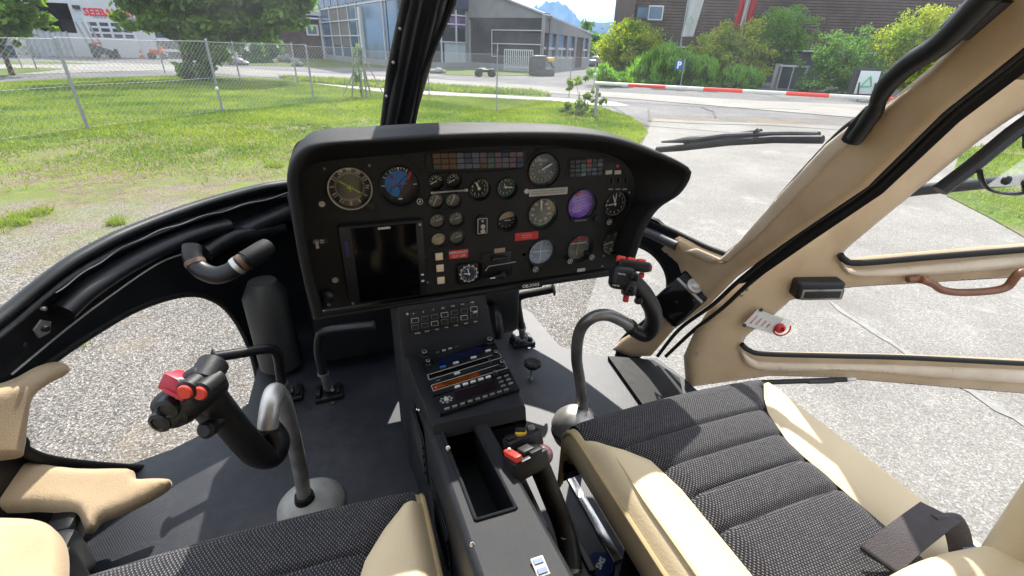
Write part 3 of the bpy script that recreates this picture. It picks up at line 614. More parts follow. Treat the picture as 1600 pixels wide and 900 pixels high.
# ---- console
DK = P3((0, .64, -.600), (1, .64, -.600), (0, .293, -.530)); RD = P3((0, .87, -.630), (1, .87, -.630), (0, .625, -.5785)); KP = P3(P(615, 490, SY(.935)), P(752, 462, SY(.935)), P(628, 541, SY(.905)))
console = thing('center_console', 'black centre console between the seats with radio stack and storage tray', 'console', (.19, .6, ZF))
dn = DK.n*np.sign(-DK.n@np.array([0, 0, -1])); 
def dk(px, py, h=0): return P(px, py, DK)+np.array([0, 0, h])
def rd(px, py, h=0): return P(px, py, RD)+rdn*h
rdn = np.array([0, -.205, .979]); rdn /= np.linalg.norm(rdn); rdf = np.array([0, .979, .205])*np.array([1, 1, -1]); rdf = np.array([0, .979, -.205]); dkf = np.array([0, .979, -.2])
# main lower body: deck with tray opening
X0, X1 = .095, .184
tray = [(697, 663), (738, 655), (810, 795), (755, 815)]
xs = [X0, .108, .164, X1]; t_y1, t_y0 = P(700, 662, DK)[1], P(780, 803, DK)[1]
def zd(y): return -.600+(.64-y)*.2017
m = M()
ys = [.66, t_y1, t_y0, .10]
for i in range(3):
    for j in range(3):
        if i == 1 and j == 1: continue
        xa, xb, ya, yb = xs[i], xs[i+1], ys[j], ys[j+1]
        m.add([(xa, ya, zd(ya)), (xb, ya, zd(ya)), (xb, yb, zd(yb)), (xa, yb, zd(yb))], [(0, 1, 2, 3)])
# rounded shoulder and left wall, right wall
prof = [(X0, 0), (X0-.005, -.0015), (X0-.009, -.006), (X0-.0105, -.013), (X0-.012, -.4)]
m.grid([[(x, y, zd(y)+z if z > -.3 else ZF) for x, z in prof] for y in (.66, .45, .25, .10)])
prof = [(X1, 0), (X1+.004, -.0015), (X1+.007, -.006), (X1+.008, -.012), (X1+.010, -.4)]
m.grid([[(x, y, zd(y)+z if z > -.3 else ZF) for x, z in prof] for y in (.66, .45, .25, .10)])
m.build('console_body', CONS, console, smooth=50)
# tray
m = M(); d = .085
A = [np.array([x, y, zd(y)]) for x, y in ((xs[1], t_y1), (xs[2], t_y1), (xs[2], t_y0), (xs[1], t_y0))]
for i in range(4): a, b = A[i], A[(i+1) % 4]; m.quad(a, b, b-np.array([0, 0, d]), a-np.array([0, 0, d]))
m.quad(*[a-np.array([0, 0, d]) for a in A]); 
for i in range(4): a, b = A[i], A[(i+1) % 4]; m.tube([a+np.array([0, 0, .001]), b+np.array([0, 0, .001])], .0028, 8)
m.build('storage_tray', SATIN, console)
# upper section (radio stack plinth + keypad face) : side profile in (y,z), left x, right x per station
st = [(.600, -.600, .092, .262), (.612, -.577, .092, .264), (.66, -.586, .091, .270), (.87, -.630, .086, .294), (.905, -.628, .084, .300), (.925, -.545, .078, .290), (.94, -.52, .078, .288), (1.10, -.52, .078, .30)]
m = M()
top = [[(xl+.0, y, z-.008), (xl+.002, y, z-.002), (xl+.008, y, z), (xr-.008, y, z), (xr-.002, y, z-.002), (xr, y, z-.008)] for y, z, xl, xr in st]; m.grid(top)
m.grid([[(xl, y, z-.008), (xl-.004, y, ZF)] for y, z, xl, xr in st]); 
m.grid([[(xr, y, z-.008), (xr-.004 if y > .68 else xr-.03, y+(.05 if y < .68 else 0), ZF)] for y, z, xl, xr in st])
m.add([(.092, .600, -.608), (.262, .600, -.608), (.255, .615, -.66), (.092, .615, -.66)], [(0, 1, 2, 3)]); m.add([(.10, .66, -.66), (.258, .66, -.66), (.235, .69, ZF), (.10, .69, ZF)], [(0, 1, 2, 3)]); m.add([(.092, .615, -.66), (.255, .615, -.66), (.258, .66, -.66), (.092, .66, -.66)], [(0, 1, 2, 3)])
m.build('radio_plinth', CONS, console, smooth=35)
# louvres on the left side of the console
for y0_, z0_, y1_, z1_ in ((.80, -.70, .66, -.80), (.58, -.70, .46, -.82), (.36, -.66, .26, -.80)):
    m = M()
    for i in range(4):
        o = .022*i; m.tube([(X0-.0125-.001, y0_, z0_-o), (X0-.0125-.001, y1_, z0_-o+.028)], .0038, 6)
    m.box((X0-.0125, (y0_+y1_)/2, z0_-.02), (.002, (y0_-y1_)+.02, .10), np.array([[1, 0, 0], [0, .98, .2], [0, -.2, .98]]), bev=.0008)
    m.build('side_louvre', SATIN, console)
for x, y in ((629, 559), (655, 641), (622, 650), (652, 640), (700, 700), (738, 850), (600, 585)):
    q = P(x, y, SX(X0-.013)); m = M(); m.sphere(q, .0032, 10); m.build('screw', CHROME, console)
# grille in the plinth's rear right face
m = M()
for i in range(7):
    for j in range(3): m.box((.205+i*.0075, .668+.004*j, -.70-.035*j), (.0028, .004, .022))
m.build('speaker_grille', DSTEEL, console)
# keypad on the tilted upper face
kn = KP.n*np.sign(KP.n@np.array([0, -1, .2])); kx = np.array([1., 0, 0]); kx = kx-kn*(kx@kn); kx /= np.linalg.norm(kx); ky = np.cross(kn, kx); ky *= np.sign(ky[2]); KR = np.stack([kx, -kn, ky], 1)
def kp(px, py, h=0): return P(px, py, KP)+kn*h
c = kp(692, 495, .003); m = M(); m.box(c, (.150, .006, .050), KR, bev=.0015); key = m.build('switch_panel', SATIN, console)
for i in range(7):
    for j in range(2):
        p = kp(648+i*15.2, 500-i*3.0+j*10.5, .009); m = M(); m.use(PRINTD if (i+j) % 3 else LABEL); m.box(p, (.0165, .004, .0108), KR, bev=.001); m.use(BLACK); m.box(p+kn*.0018, (.0145, .001, .009), KR); m.build('key', None, key)
m = M(); m.use(PRINT)
for i, s in enumerate(['P', 'B', 'T', 'ALT', 'HTR', 'ACC', 'FUEL']): m.text(s, .0045, kp(646+i*15.2, 490-i*3.0, .0065), kx, ky)
for i, s in enumerate(['HORN', 'PITOT', 'GEN', 'LDG', 'TAXI', 'STRB', 'AUX']): m.text(s, .0038, kp(652+i*15.0, 520-i*3.0, .0065), kx, ky)
m.build('switch_captions', None, key, smooth=0)
m = M(); m.use(LABEL); m.box(kp(741, 484, .008), (.010, .004, .012), KR, bev=.001); m.use(BLACK); m.lathe([(.004, 0), (.004, .006)], kp(745, 496, .004), kn, 12); m.build('guarded_switch', None, key)
m = M(); m.lathe([(.003, 0), (.003, .003)], kp(636, 490, .005), kn, 10); m.build('screw', CHROME, key)
# radio stack : four units between quad corners
RXl, RXr = P(651, 556, RD)[0], P(812, 614, RD)[0]
ax_, bx_ = P(651, 553, RD), P(762, 520, RD); cx_, dx_ = P(812, 612, RD), P(688, 652, RD)
def rq(u, v, h=0):       # u across 0..1, v from top 0 to bottom 1
    return (ax_*(1-u)+bx_*u)*(1-v)+(dx_*(1-u)+cx_*u)*v+rdn*h
RW = np.linalg.norm(bx_-ax_); RH = np.linalg.norm(dx_-ax_); ex = (bx_-ax_)/RW; ex2 = cx_-dx_; ex2 /= np.linalg.norm(ex2); ey = -(dx_-ax_)/RH; RR = np.stack([ex2, ey, rdn], 1)
def unit(v0, v1, name, label):
    m = M(); q = [rq(0, v0+.008, .007), rq(1, v0+.008, .007), rq(1, v1-.008, .007), rq(0, v1-.008, .007)]
    m.prism([p-rdn*.012 for p in q], rdn*.012); return m.build(name, SATIN, console, label=label)
def rknob(par, u, v, r=.0065, h=.016):
    c = rq(u, v, .006); m = M(); m.use(BLACK); m.lathe([(r*1.15, 0), (r*1.1, h*.45), (r*.72, h*.5), (r*.66, h), (r*.5, h+.001)], c, rdn, 18); m.use(LABEL); m.lathe([(r*.55, h+.0014), (r*.66, h+.0012)], c, rdn, 18, False, False); m.build('knob', None, par)
def rbtn(par, u, v, w_, h_, mt, nm='button'):
    m = M(); m.box(rq(u, v, .009), (w_, h_, .005), RR, bev=.001); m.build(nm, mt, par)
def rtext(par, items):
    m = M(); m.use(PRINT)
    for u, v, s, sz in items: m.text(s, sz, rq(u, v, .0078), ex2, ey)
    m.build('captions', None, par, smooth=0)
u1 = unit(0, .30, 'audio_panel', 'audio selector panel with two rows of small white keys')
rknob(u1, .07, .13, .008); rknob(u1, .95, .05, .007); rknob(u1, .93, .24, .0085); rknob(u1, .07, .30, .006)
for i in range(8): rbtn(u1, .22+.085*i, .045, .009, .005, PRINT if i % 2 else LABEL); rbtn(u1, .24+.085*i, .135, .009, .005, LABEL if i % 3 else PRINTD)
u2 = unit(.22, .44, 'radio', 'communication radio with dark blue display'); m = M(); m.prism([rq(a, b, .0075) for a, b in ((.2, .25), (.8, .25), (.8, .36), (.2, .36))], rdn*.001); m.build('display', mat('display_blue', (.004, .008, .04), .2), u2)
for u, mm in ((.23, mat('blue_key', (.03, .16, .42), .4)), (.40, WHITEP), (.64, WHITEP), (.86, WHITEP)): rbtn(u2, u, .405-.04*(u > .8), .013, .008, mm)
def framed(par, v0, v1, u0_, u1_, mt):
    m = M(); m.use(mt); m.prism([rq(a, b, .0076) for a, b in ((u0_, v0), (u1_, v0), (u1_, v1), (u0_, v1))], rdn*.0008); m.build('display', None, par)
    m = M(); m.use(LABEL); c_ = [rq(a, b, .0086) for a, b in ((.02, v0-.012), (.985, v0-.012), (.985, v1+.012), (.02, v1+.012))]
    for i in range(4): m.tube([c_[i], c_[(i+1) % 4]], .0006, 4)
    m.build('display_border', None, par)
u3 = unit(.44, .60, 'radio', 'navigation radio with black strip display'); framed(u3, .465, .52, .04, .80, mat('display_black', (.004, .003, .003), .2)); rknob(u3, .92, .48, .0065); rknob(u3, .80, .565, .004, .010); rbtn(u3, .36, .565, .013, .008, WHITEP)
rtext(u3, [(.12, .575, 'NAV', .004), (.3, .49, '--.--', .006)])
u4 = unit(.60, .765, 'radio', 'navigation radio with orange strip display'); framed(u4, .63, .69, .04, .62, mat('display_orange', (.16, .035, .005), .25, var=.3, vscale=40)); rknob(u4, .93, .65, .0065); rknob(u4, .80, .73, .0045, .010)
for i in range(5): rbtn(u4, .30+.10*i, .745, .011, .008, WHITEP)
m = M(); m.sphere(rq(.06, .67, .009), .0028, 8); m.build('red_lamp', REDB, u4)
u5 = unit(.765, 1.0, 'transponder', 'transponder with dark display and square key pad'); m = M(); m.prism([rq(a, b, .0075) for a, b in ((.24, .80), (.74, .80), (.74, .90), (.24, .90))], rdn*.001); m.build('display', mat('display_plum', (.012, .006, .010), .2), u5)
for i in range(9): rbtn(u5, .09+.093*i, .965, .0095, .0058, DSTEEL)
for i in range(2):
    for j in range(3): rbtn(u5, .82+.10*i, .80+.055*j, .0095, .0058, DSTEEL)
m = M(); m.lathe([(.0045, 0), (.0045, .004)], rq(.12, .86, .007), rdn, 14)
for i in range(8): a = i*math.pi/4; m.box(rq(.12, .86, .009)+ex2*.0105*math.cos(a)+ey*.0105*math.sin(a), (.005, .003, .003), bev=.0008)
m.build('rocker_ring', DSTEEL, u5)
# usb sockets on the deck
m = M(); c = dk(844, 887, .002); m.use(LABEL); m.box(c, (.016, .024, .002), bev=.001); us = m.build('usb_socket', None, console, label='twin usb socket with blue tongues')
for s in (-1, 1): m = M(); m.box(c+np.array([0, s*.006, .0015]), (.011, .006, .0015)); m.build('socket_tongue', mat('usb_blue', (.02, .09, .35), .4), us)
# gear and guard beside the plinth (black bracket on the right of the upper plinth)
m = M(); m.tube([P(x, y, SX(.315)) for x, y in smooth([(757, 478), (768, 474), (776, 488), (780, 512), (779, 528)], 5)], .010, 10, .6); m.build('side_guard', SATIN, console)

# ---- floor mounted things
def pedal(name, label, pts, r, base, group='rudder pedals', flange=True, inner=None):
    b = P(*base, SZ(ZF+.0)); t = thing(name, label, 'pedal', b, group)
    m = M(); q = [P(x, y, SY(yy)) for x, y, yy in pts]; sq = smooth(q, 5); m.tube(sq, r, 14)
    m.build('pedal_tube', SATIN, t)
    e = sq[0]; d = sq[0]-sq[3]; d /= np.linalg.norm(d)
    if flange: m = M(); m.lathe([(.011, 0), (.021, .001), (.022, .005), (.012, .009)], e-d*.002, d, 20); m.build('end_flange', RUBBER, t)
    e = sq[-1]; lo = b+np.array([0, 0, .03]); m = M(); m.use(DSTEEL); m.cyl(e+np.array([0, 0, .012]), lo, .0125, n=14); m.lathe([(.016, 0), (.016, .006)], e+np.array([0, 0, -.004]), (0, 0, 1), 14); m.lathe([(.014, 0), (.014, .004)], lo, (0, 0, 1), 14); m.sphere(lo+np.array([.012, -.012, .0]), .007, 8); m.build('pedal_stem', None, t)
    m = M(); m.use(SATIN); m.box(b+np.array([0, 0, .008]), (.085, .065, .016), bev=.004); m.box(b+np.array([-.03, 0, .022]), (.016, .055, .02), bev=.004); m.box(b+np.array([.028, 0.004, .020]), (.014, .05, .014), bev=.004); m.use(CHROME); m.lathe([(.006, 0), (.006, .006)], b+np.array([.01, -.045, 0]), (0, 0, 1), 10); m.build('floor_bracket', None, t)
    return t
pedal('rudder_pedal', 'left pedal in front of the left cyclic stick, its bar reaching over the chin window', [(335, 558, 1.18), (380, 551, 1.2), (418, 545, 1.22), (432, 552, 1.23), (437, 575, 1.23), (440, 600, 1.22)], .0135, (452, 620))
pedal('rudder_pedal', 'black pedal under the left end of the instrument panel', [(585, 508, 1.20), (545, 512, 1.22), (510, 517, 1.24), (500, 525, 1.25), (498, 550, 1.25), (505, 583, 1.24)], .0135, (515, 618), flange=False)
pedal('rudder_pedal', 'pedal right of the radio stack with its round end flange in front of the gravel', [(864, 452, 1.22), (840, 457, 1.24), (816, 462, 1.26), (809, 470, 1.27), (811, 490, 1.27), (815, 512, 1.27)], .0125, (816, 536))
# trim knob
b = P(829, 592, SZ(ZF)); t = thing('adjuster_knob', 'black scalloped hand knob on a thin stem rising from the right floor', 'knob', b)
tp = P(832, 569, SY(b[1]-.0)); m = M(); R = []
for r_, z in ((.010, -.010), (.024, -.008), (.029, 0), (.028, .007), (.020, .010), (.018, .0085)):
    R.append([tp+np.array([(r_*(1+.05*math.cos(8*a)))*math.cos(a), (r_*(1+.05*math.cos(8*a)))*math.sin(a), z]) for a in np.linspace(0, 2*math.pi, 48, endpoint=False)])
m.rings(R); m.build('knob_head', RUBBER, t); m = M(); m.cyl(b, tp, .0035, n=10); m.lathe([(.008, 0), (.006, .008)], b, (0, 0, 1), 12); m.build('knob_stem', DSTEEL, t)
# floor rail
a, b = P(882, 735, SZ(ZF)), P(960, 880, SZ(ZF)); t = thing('floor_rail', 'flat bare metal seat rail screwed to the floor beside the right seat', 'rail', (a[0], (a[1]+b[1])/2, ZF))
m = M(); m.box(((a+b)/2)+np.array([.006, 0, .003]), (.021, abs(a[1]-b[1]), .005), bev=.001); m.build('rail_strip', CHROME, t)
m = M(); m.lathe([(.006, 0), (.006, .003)], a+np.array([.006, -.02, .005]), (0, 0, 1), 12); m.build('screw', BLACK, t)
CH = bpy.data.materials['bright_metal']

# ---- cyclic sticks
def grip_common(t, pts, radii, head_c, U, V, N, heads):
    m = M(); m.tube(smooth(pts, 6), radii(len(smooth(pts, 6))), 18, .82); m.build('grip', BLACK, t)
b = P(886, 668, SZ(ZF+.02)); b[2] = ZF
st_ = thing('cyclic_stick', 'right cyclic stick with red switches, tube curving up before the right seat', 'cyclic stick', b, 'cyclic sticks')
def pt(x, y, yy): return P(x, y, SY(yy))
by = b[1]
tub = smooth([pt(912, 650, by+.02), pt(907, 600, by+.01), pt(901, 560, by-.01), pt(905, 520, by-.03), pt(922, 498, by-.05), pt(948, 492, by-.06), pt(975, 503, by-.07), pt(988, 512, by-.07)], 8)
m = M(); m.tube(tub, .0150, 20); m.build('stick_tube', DSTEEL, st_)
m = M(); o = P(885, 668, SY(by)); o = np.array([tub[0][0]-.035, by+.01, ZF]); m.lathe([(.066, 0), (.068, .012), (.060, .035), (.040, .058), (.020, .07)], o, (0, 0, 1), 36, True); m.build('base_dome', STEEL, st_)
m = M(); m.box(tub[0]+np.array([.004, 0, -.012]), (.062, .055, .05), bev=.012, seg=3); m.build('gaiter_block', RUBBER, st_)
m = M(); m.cyl(tub[-5], tub[-2], .0175, n=20); m.build('clamp_collar', GREYP, st_)
gp = smooth([pt(984, 513, by-.07), pt(1006, 522, by-.075), pt(1020, 508, by-.085), pt(1020, 485, by-.095), pt(1008, 462, by-.105), pt(995, 445, by-.115), pt(985, 432, by-.12)], 7)
nG = len(gp); rr = np.interp(np.linspace(0, 1, nG), [0, .18, .4, .7, .9, 1], [.018, .025, .0265, .025, .021, .018]); m = M(); m.tube(gp, rr, 20, .8); m.build('grip', BLACK, st_)
s_ = mpp(gp[-1])
def fr(x, y, yy): return P(x, y, SY(yy))
hd = fr(972, 434, by-.13); m = M(); R = np.stack([rt*math.cos(.15)-up*math.sin(.15), fw, rt*math.sin(.15)+up*math.cos(.15)], 1)
m.use(BLACK); m.box(hd, (.054, .05, .052), R, bev=.015, seg=4); m.box(hd+R@np.array([.018, 0, -.022]), (.026, .045, .03), R, bev=.008, seg=3); hb = m.build('switch_head', None, st_)
m = M(); m.box(hd+R@np.array([.02, .0, .030]), (.072, .035, .022), R, bev=.007, seg=3); m.build('top_bar', BLACK, hb)
for i in range(3): m = M(); m.box(hd+R@np.array([-.010+.022*i, -.004, .040]), (.0185, .02, .012), R, bev=.003); m.build('red_switch', REDB, hb)
for dx, dz, rr_ in ((.056, .030, .008), (.042, .012, .006)): m = M(); q = hd+R@np.array([dx, 0, dz]); m.cyl(q-R@np.array([.006, 0, 0]), q+R@np.array([.004, 0, 0]), rr_, n=16, bev=.001); m.build('red_button', REDB, hb)
for dx, dz in ((.021, .004), (.016, -.022)): m = M(); q = hd+R@np.array([dx, -.024, dz]); m.lathe([(.0095, 0), (.0095, .008), (.006, .011), (.0045, .014)], q, -fw, 16); m.build('thumb_switch', SATIN, hb)
m = M(); m.use(PRINT); q = hd+R@np.array([-.008, -.0262, .006]); m.text('TRIM REL', .0042, q, R[:, 0], R[:, 2]); m.text('HYD REL', .0040, hd+R@np.array([-.016, -.0262, -.020]), R[:, 0], R[:, 2]); m.build('captions', None, hb, smooth=0)
m = M(); m.box(fr(978, 466, by-.12), (.012, .014, .018), R, bev=.003); m.build('trigger', REDP, st_)
m = M(); m.lathe([(.0085, -.01), (.008, .004), (.005, .007)], fr(998, 470, by-.13), -fw, 16); m.build('side_button', SATIN, st_)
# left stick
b = P(470, 785, SZ(ZF)); by = b[1]
st2 = thing('cyclic_stick', 'left cyclic stick with magenta guard and two round red buttons', 'cyclic stick', b, 'cyclic sticks')
tub = smooth([pt(476, 780, by-.03), pt(470, 740, by-.04), pt(460, 690, by-.06), pt(448, 645, by-.10), pt(440, 622, by-.13), pt(430, 612, by-.17), pt(424, 625, by-.20), pt(420, 650, by-.22), pt(418, 672, by-.23)], 8)
m = M(); m.tube(tub, .0155, 20); m.build('stick_tube', STEEL, st2)
m = M(); o = np.array([tub[0][0]+.01, by-.02, ZF]); m.lathe([(.078, 0), (.076, .012), (.055, .03), (.03, .042)], o, (0, 0, 1), 36); m.build('base_cover', mat('pale_grey_cover', (.34, .34, .31), .55, var=.15, vscale=30), st2); bpy.data.objects
m = M(); m.cyl(tub[0]-np.array([0, 0, .012]), tub[2], .024, .021, n=22); m.build('tube_collar', RUBBER, st2)
m = M(); m.cyl(tub[-3], tub[-1], .0185, n=20); m.build('clamp_collar', RUBBER, st2)
gp = smooth([pt(422, 668, by-.22), pt(434, 690, by-.225), pt(425, 712, by-.235), pt(402, 708, by-.25), pt(372, 675, by-.27), pt(348, 645, by-.285), pt(330, 620, by-.30), pt(318, 603, by-.305)], 7)
nG = len(gp); rr = np.interp(np.linspace(0, 1, nG), [0, .15, .35, .6, .85, 1], [.020, .024, .025, .0235, .021, .019]); m = M(); m.tube(gp, rr, 22, .8); m.build('grip', BLACK, st2)
a_ = math.radians(-42); R = np.stack([rt*math.cos(a_)+up*math.sin(a_)*-1*-1, fw, -rt*math.sin(a_)+up*math.cos(a_)], 1)
ex_h = rt*math.cos(math.radians(40))+up*math.sin(math.radians(40)); ez_h = -rt*math.sin(math.radians(40))+up*math.cos(math.radians(40)); R = np.stack([ex_h, fw, ez_h], 1)
yy = by-.31; hd = pt(298, 618, yy); m = M(); m.box(hd, (.085, .05, .050), R, bev=.016, seg=4); hb = m.build('switch_head', BLACK, st2)
for x, y, r_ in ((322, 587, .0), (336, 592, .0)): pass
m = M(); m.cyl(pt(312, 572, yy)+fw*.03, pt(324, 598, yy)-fw*.012, .019, n=24, bev=.003); m.build('switch_barrel', BLACK, hb)
for x, y in ((323, 599), (344, 601)):
    m = M(); c = pt(x, y, yy)-fw*.034; m.use(BLACK); m.lathe([(.0125, -.03), (.0125, .004), (.0105, .006)], c, -fw*.95-up*.3, 22); m.use(REDB); m.lathe([(.0092, 0), (.0092, .008), (.0078, .0098)], c, -fw*.95-up*.3, 22); m.build('red_button', None, hb)
m = M(); c = pt(285, 597, yy)-fw*.006; m.box(c, (.030, .03, .022), np.stack([rt*.9-up*.42, fw, rt*.42+up*.9], 1), bev=.003); m.box(c-up*.011-fw*.004+rt*.004, (.029, .026, .006), np.stack([rt*.9-up*.42, fw, rt*.42+up*.9], 1), bev=.002); m.build('red_guard', mat('magenta_guard', (.50, .02, .045), .4), hb)
for x, y, r_ in ((275, 632, .0155), (293, 643, .013), (264, 652, .015), (311, 620, .010)):
    m = M(); c = pt(x, y, yy-.01)-fw*.01; m.lathe([(r_, -.025), (r_*1.02, .0), (r_*.9, .008), (r_*.6, .010), (r_*.5, .008)], c, -fw*.9-up*.4, 20); m.build('thumb_switch', SATIN, hb)
m = M(); 
for x, y in ((301, 588), (308, 605), (296, 615)): m.sphere(pt(x, y, yy)-fw*.022, .0032, 8)
m.build('screw', WHITEP, hb)
m = M(); m.box(pt(330, 648, by-.29), (.03, .03, .045), R, bev=.009, seg=3); m.lathe([(.011, 0), (.012, .012), (.008, .016)], pt(330, 668, by-.31), -fw, 16); m.build('lower_switch', BLACK, st2)

# ---- collective lever with switch box
b = P(905, 880, SZ(ZF)); b2 = np.array([.36, .42, ZF])
col = thing('collective_lever', 'collective lever between console and right seat, with plum knob and red guarded switch', 'lever', b2)
cp = smooth([P(840, 722, SY(.485)), P(850, 745, SY(.48)), P(862, 775, SY(.465)), P(878, 815, SY(.445)), P(888, 850, SY(.42)), P(893, 890, SY(.39))], 6)
m = M(); m.tube(cp, [.017]*len(cp), 18); m.build('lever_tube', PIPE, col)
Rb = np.stack([np.array([.97, .24, 0]), np.array([-.22, .9, -.38]), np.array([-.09, .36, .93])], 1); Rb = np.linalg.qr(Rb)[0]*np.sign(np.diag(np.linalg.qr(Rb)[1]))
c1 = P(817, 690, SY(.52)); c2 = P(822, 722, SY(.475))
m = M(); m.box(c1, (.062, .03, .028), Rb, bev=.004); bx1 = m.build('switch_box', SATIN, col); m = M(); m.box(c2, (.062, .038, .03), Rb, bev=.004); m.build('switch_box', SATIN, col)
Z3 = Rb[:, 2]; X3 = Rb[:, 0]; Y3 = Rb[:, 1]
m = M(); m.lathe([(.0095, 0), (.0095, .004)], c1+Z3*.014, Z3, 20); m.build('yellow_ring', YELP, bx1); m = M(); m.box(c1+Z3*.020, (.006, .017, .008), Rb@np.array([[.8, -.6, 0], [.6, .8, 0], [0, 0, 1]]), bev=.001); m.build('selector_lever', SATIN, bx1)
m = M(); m.box(c1+X3*-.022+Z3*.016, (.013, .014, .006), Rb, bev=.002); m.build('rocker_switch', BLACK, bx1); m = M(); m.lathe([(.006, 0), (.0055, .006)], c1+X3*.021+Z3*.013, Z3, 14); m.build('round_switch', DSTEEL, bx1)
m = M(); m.box(c2+X3*-.020+Z3*.020, (.012, .036, .010), Rb, bev=.002); m.build('red_guard', REDB, col); m = M(); m.sphere(c2+X3*-.020+Z3*.027+Y3*.008, .003, 8); m.build('switch_tip', WHITEP, col)
m = M(); m.box(c2+X3*.004+Z3*.018, (.02, .02, .009), Rb, bev=.002); m.box(c2+X3*.012+Z3*.017-Y3*.014, (.02, .008, .006), Rb, bev=.001); m.build('rocker_switch', GREYP, col)
m = M(); kq = P(848, 711, SY(.485)); m.sphere(kq, .0165, 22, (1, 1, 1)); m.build('ball_knob', KNOBM, col)
m = M(); q = cp[-1]; m.use(BLACK); m.box(q+np.array([.0, -.03, -.05]), (.06, .09, .10), bev=.01); m.box(q+np.array([.03, .03, -.04]), (.012, .09, .09), bev=.004); m.build('pivot_bracket', None, col)
m = M(); m.use(DSTEEL); m.lathe([(.014, 0), (.014, .008), (.008, .014)], q+np.array([0, .0, -.002]), (0, .2, 1), 14); m.lathe([(.006, 0), (.006, .02)], q+np.array([.0, .03, .015]), (0, .2, 1), 10); m.build('pivot_bolt', None, col)
m = M(); m.box(P(828, 800, SY(.46)), (.02, .10, .05), bev=.004); m.build('data_plate', GREYP, col)
# blue cap
c = P(938, 884, SZ(-.93)); m = M(); m.use(BLUEC); m.lathe([(.03, -.05), (.03, 0), (.027, .006), (.010, .008)], c, (0, 0, 1), 28); m.use(PRINT); m.text('SMS', .016, c+np.array([0, 0, .0085]), np.array([.8, .6, 0]), np.array([-.6, .8, 0]), bold=.0006)
tag(m.build('bottle_cap', None, loc=(c[0], c[1], ZF)), 'dark blue round bottle cap with white letters on the floor beside the collective lever', 'cap')

# ---- seats
def seat(cx, cy, label):
    """seat in local coordinates: x across, y forward, z relative to cushion top"""
    t = thing('pilot_seat', label, 'seat', (cx, cy, ZF), 'cockpit seats')
    H = -.65
    def prof(u):      # arclength from the back -> (y, z)
        y0 = -.12; Lf = .575-y0; r = .05
        if u < Lf: return (y0+u, 0)
        a = (u-Lf)/r
        if a < math.pi/2: return (.575+r*math.sin(a), -(r-r*math.cos(a)))
        return (.575+r, -r-(u-Lf-r*math.pi/2))
    seams = [.512, .446, .381, .316]; U = np.linspace(0, .695+.0785+.14, 190)
    def fl(y):  # fabric left / right edge (local x)
        return np.interp(y, [-.2, .40, .47, .505, .53, .56], [-.135, -.142, -.155, -.185, -.215, -.238]), np.interp(y, [-.2, .42, .50, .54, .575, .61], [.118, .120, .150, .180, .215, .236])
    def crown(y, x): return .012*math.cos(x/.24*math.pi/2)-.016*max(0, y-.45)
    def row(u, side):
        y, z = prof(u); yy = y if u < .7 else .625; l, r_ = fl(yy if u < .72 else .7)
        out = []
        if side == 0:
            for k in range(25):
                f = k/24; x = l+(r_-l)*f; g = 0
                for s in seams: g -= .0065*math.exp(-((y-s)/.0042)**2)
                puff = .0032*abs(math.sin((y-.316)/.0655*math.pi)) if .316 < y < .512 else .0025*min(1, abs(y-(.316 if y < .4 else .512))/.03)
                e = -.010*math.exp(-(min(x-l, r_-x)/.012)**2)
                out.append((cx+x, cy+y, H+z+crown(y, x)+(g+puff+e if u < .72 else e*.3)))
        else:
            a, b_ = (-.245, l) if side < 0 else (r_, .245)
            for k in range(13):
                f = k/12; x = a+(b_-a)*f; wdt = b_-a
                h = .007*math.sin(math.pi*min(1, max(0, f)))*min(1, wdt/.06)
                ed = f if side < 0 else 1-f
                rollz = -.022*(1-min(1, ed*wdt/.03))**2
                out.append((cx+x, cy+y, H+z+.004+h+rollz-.004*math.exp(-((1-ed)*wdt/.01)**2)))
        return out
    m = M(); m.grid([row(u, 0) for u in U]); m.build('seat_cushion', FABRIC, t, smooth=70)
    for s in (-1, 1):
        m = M(); m.grid([row(u, s) for u in U]); m.build('side_bolster', CREAM, t, smooth=70)
    m = M(); m.tube([np.array([cx-.222+.006*min(1, max(0, (y-.40)/.1)), cy+y, H+crown(y, -.2)+.0075]) for y in np.linspace(-.1, .50, 30)], [.0026]*24+[.0022, .0017, .0012, .0008, .0005, .0002], 6); m.build('bolster_seam', CREAMD, t)
    # piping and side skirts following the outer edge
    for s in (-1, 1):
        edge = [np.array([cx+s*.247, cy+prof(u)[0], H+prof(u)[1]-.020]) for u in U[::4]]
        m = M(); m.tube(edge, .005, 8); m.build('piping', CREAMD, t)
        m = M(); rows_ = []
        for u in U[::6]:
            y, z = prof(u); zz = H+z-.022; bot = H-.17
            if zz < bot+.002: zz = bot+.002
            rows_.append([(cx+s*(.249+.006*math.sin(math.pi*f*.8)-.055*f*f), cy+y, zz+(bot-zz)*f) for f in np.linspace(0, 1, 8)])
        m.grid(rows_); m.build('side_skirt', CREAM, t, smooth=70)
    m = M(); m.box((cx, cy+.22, H-.13), (.35, .66, .12), bev=.02); m.build('seat_shell', CREAMD, t)
    for s in (-1, 1): m = M(); m.box((cx+s*.15, cy+.23, (ZF+H-.2)/2), (.03, .5, H-.2-ZF-.005), bev=.006); m.build('seat_frame', BLACK, t)
    # backrest
    m = M(); R = np.array([[1, 0, 0], [0, math.cos(.2), -math.sin(.2)], [0, math.sin(.2), math.cos(.2)]]).T
    m.box((cx, cy-.16, H+.30), (.36, .11, .66), R, bev=.045, seg=4); m.build('backrest', FABRIC, t)
    for s in (-1, 1): m = M(); m.box((cx+s*.215, cy-.12, H+.28), (.09, .17, .60), R, bev=.04, seg=4); m.build('backrest_bolster', CREAM, t)
    return t
seat(.612, 0.012, 'right seat, black woven fabric between cream leather bolsters with a belt lying on it')
seat(-.188, -.045, 'left seat of which only the front shows, cream bolster beside the console')
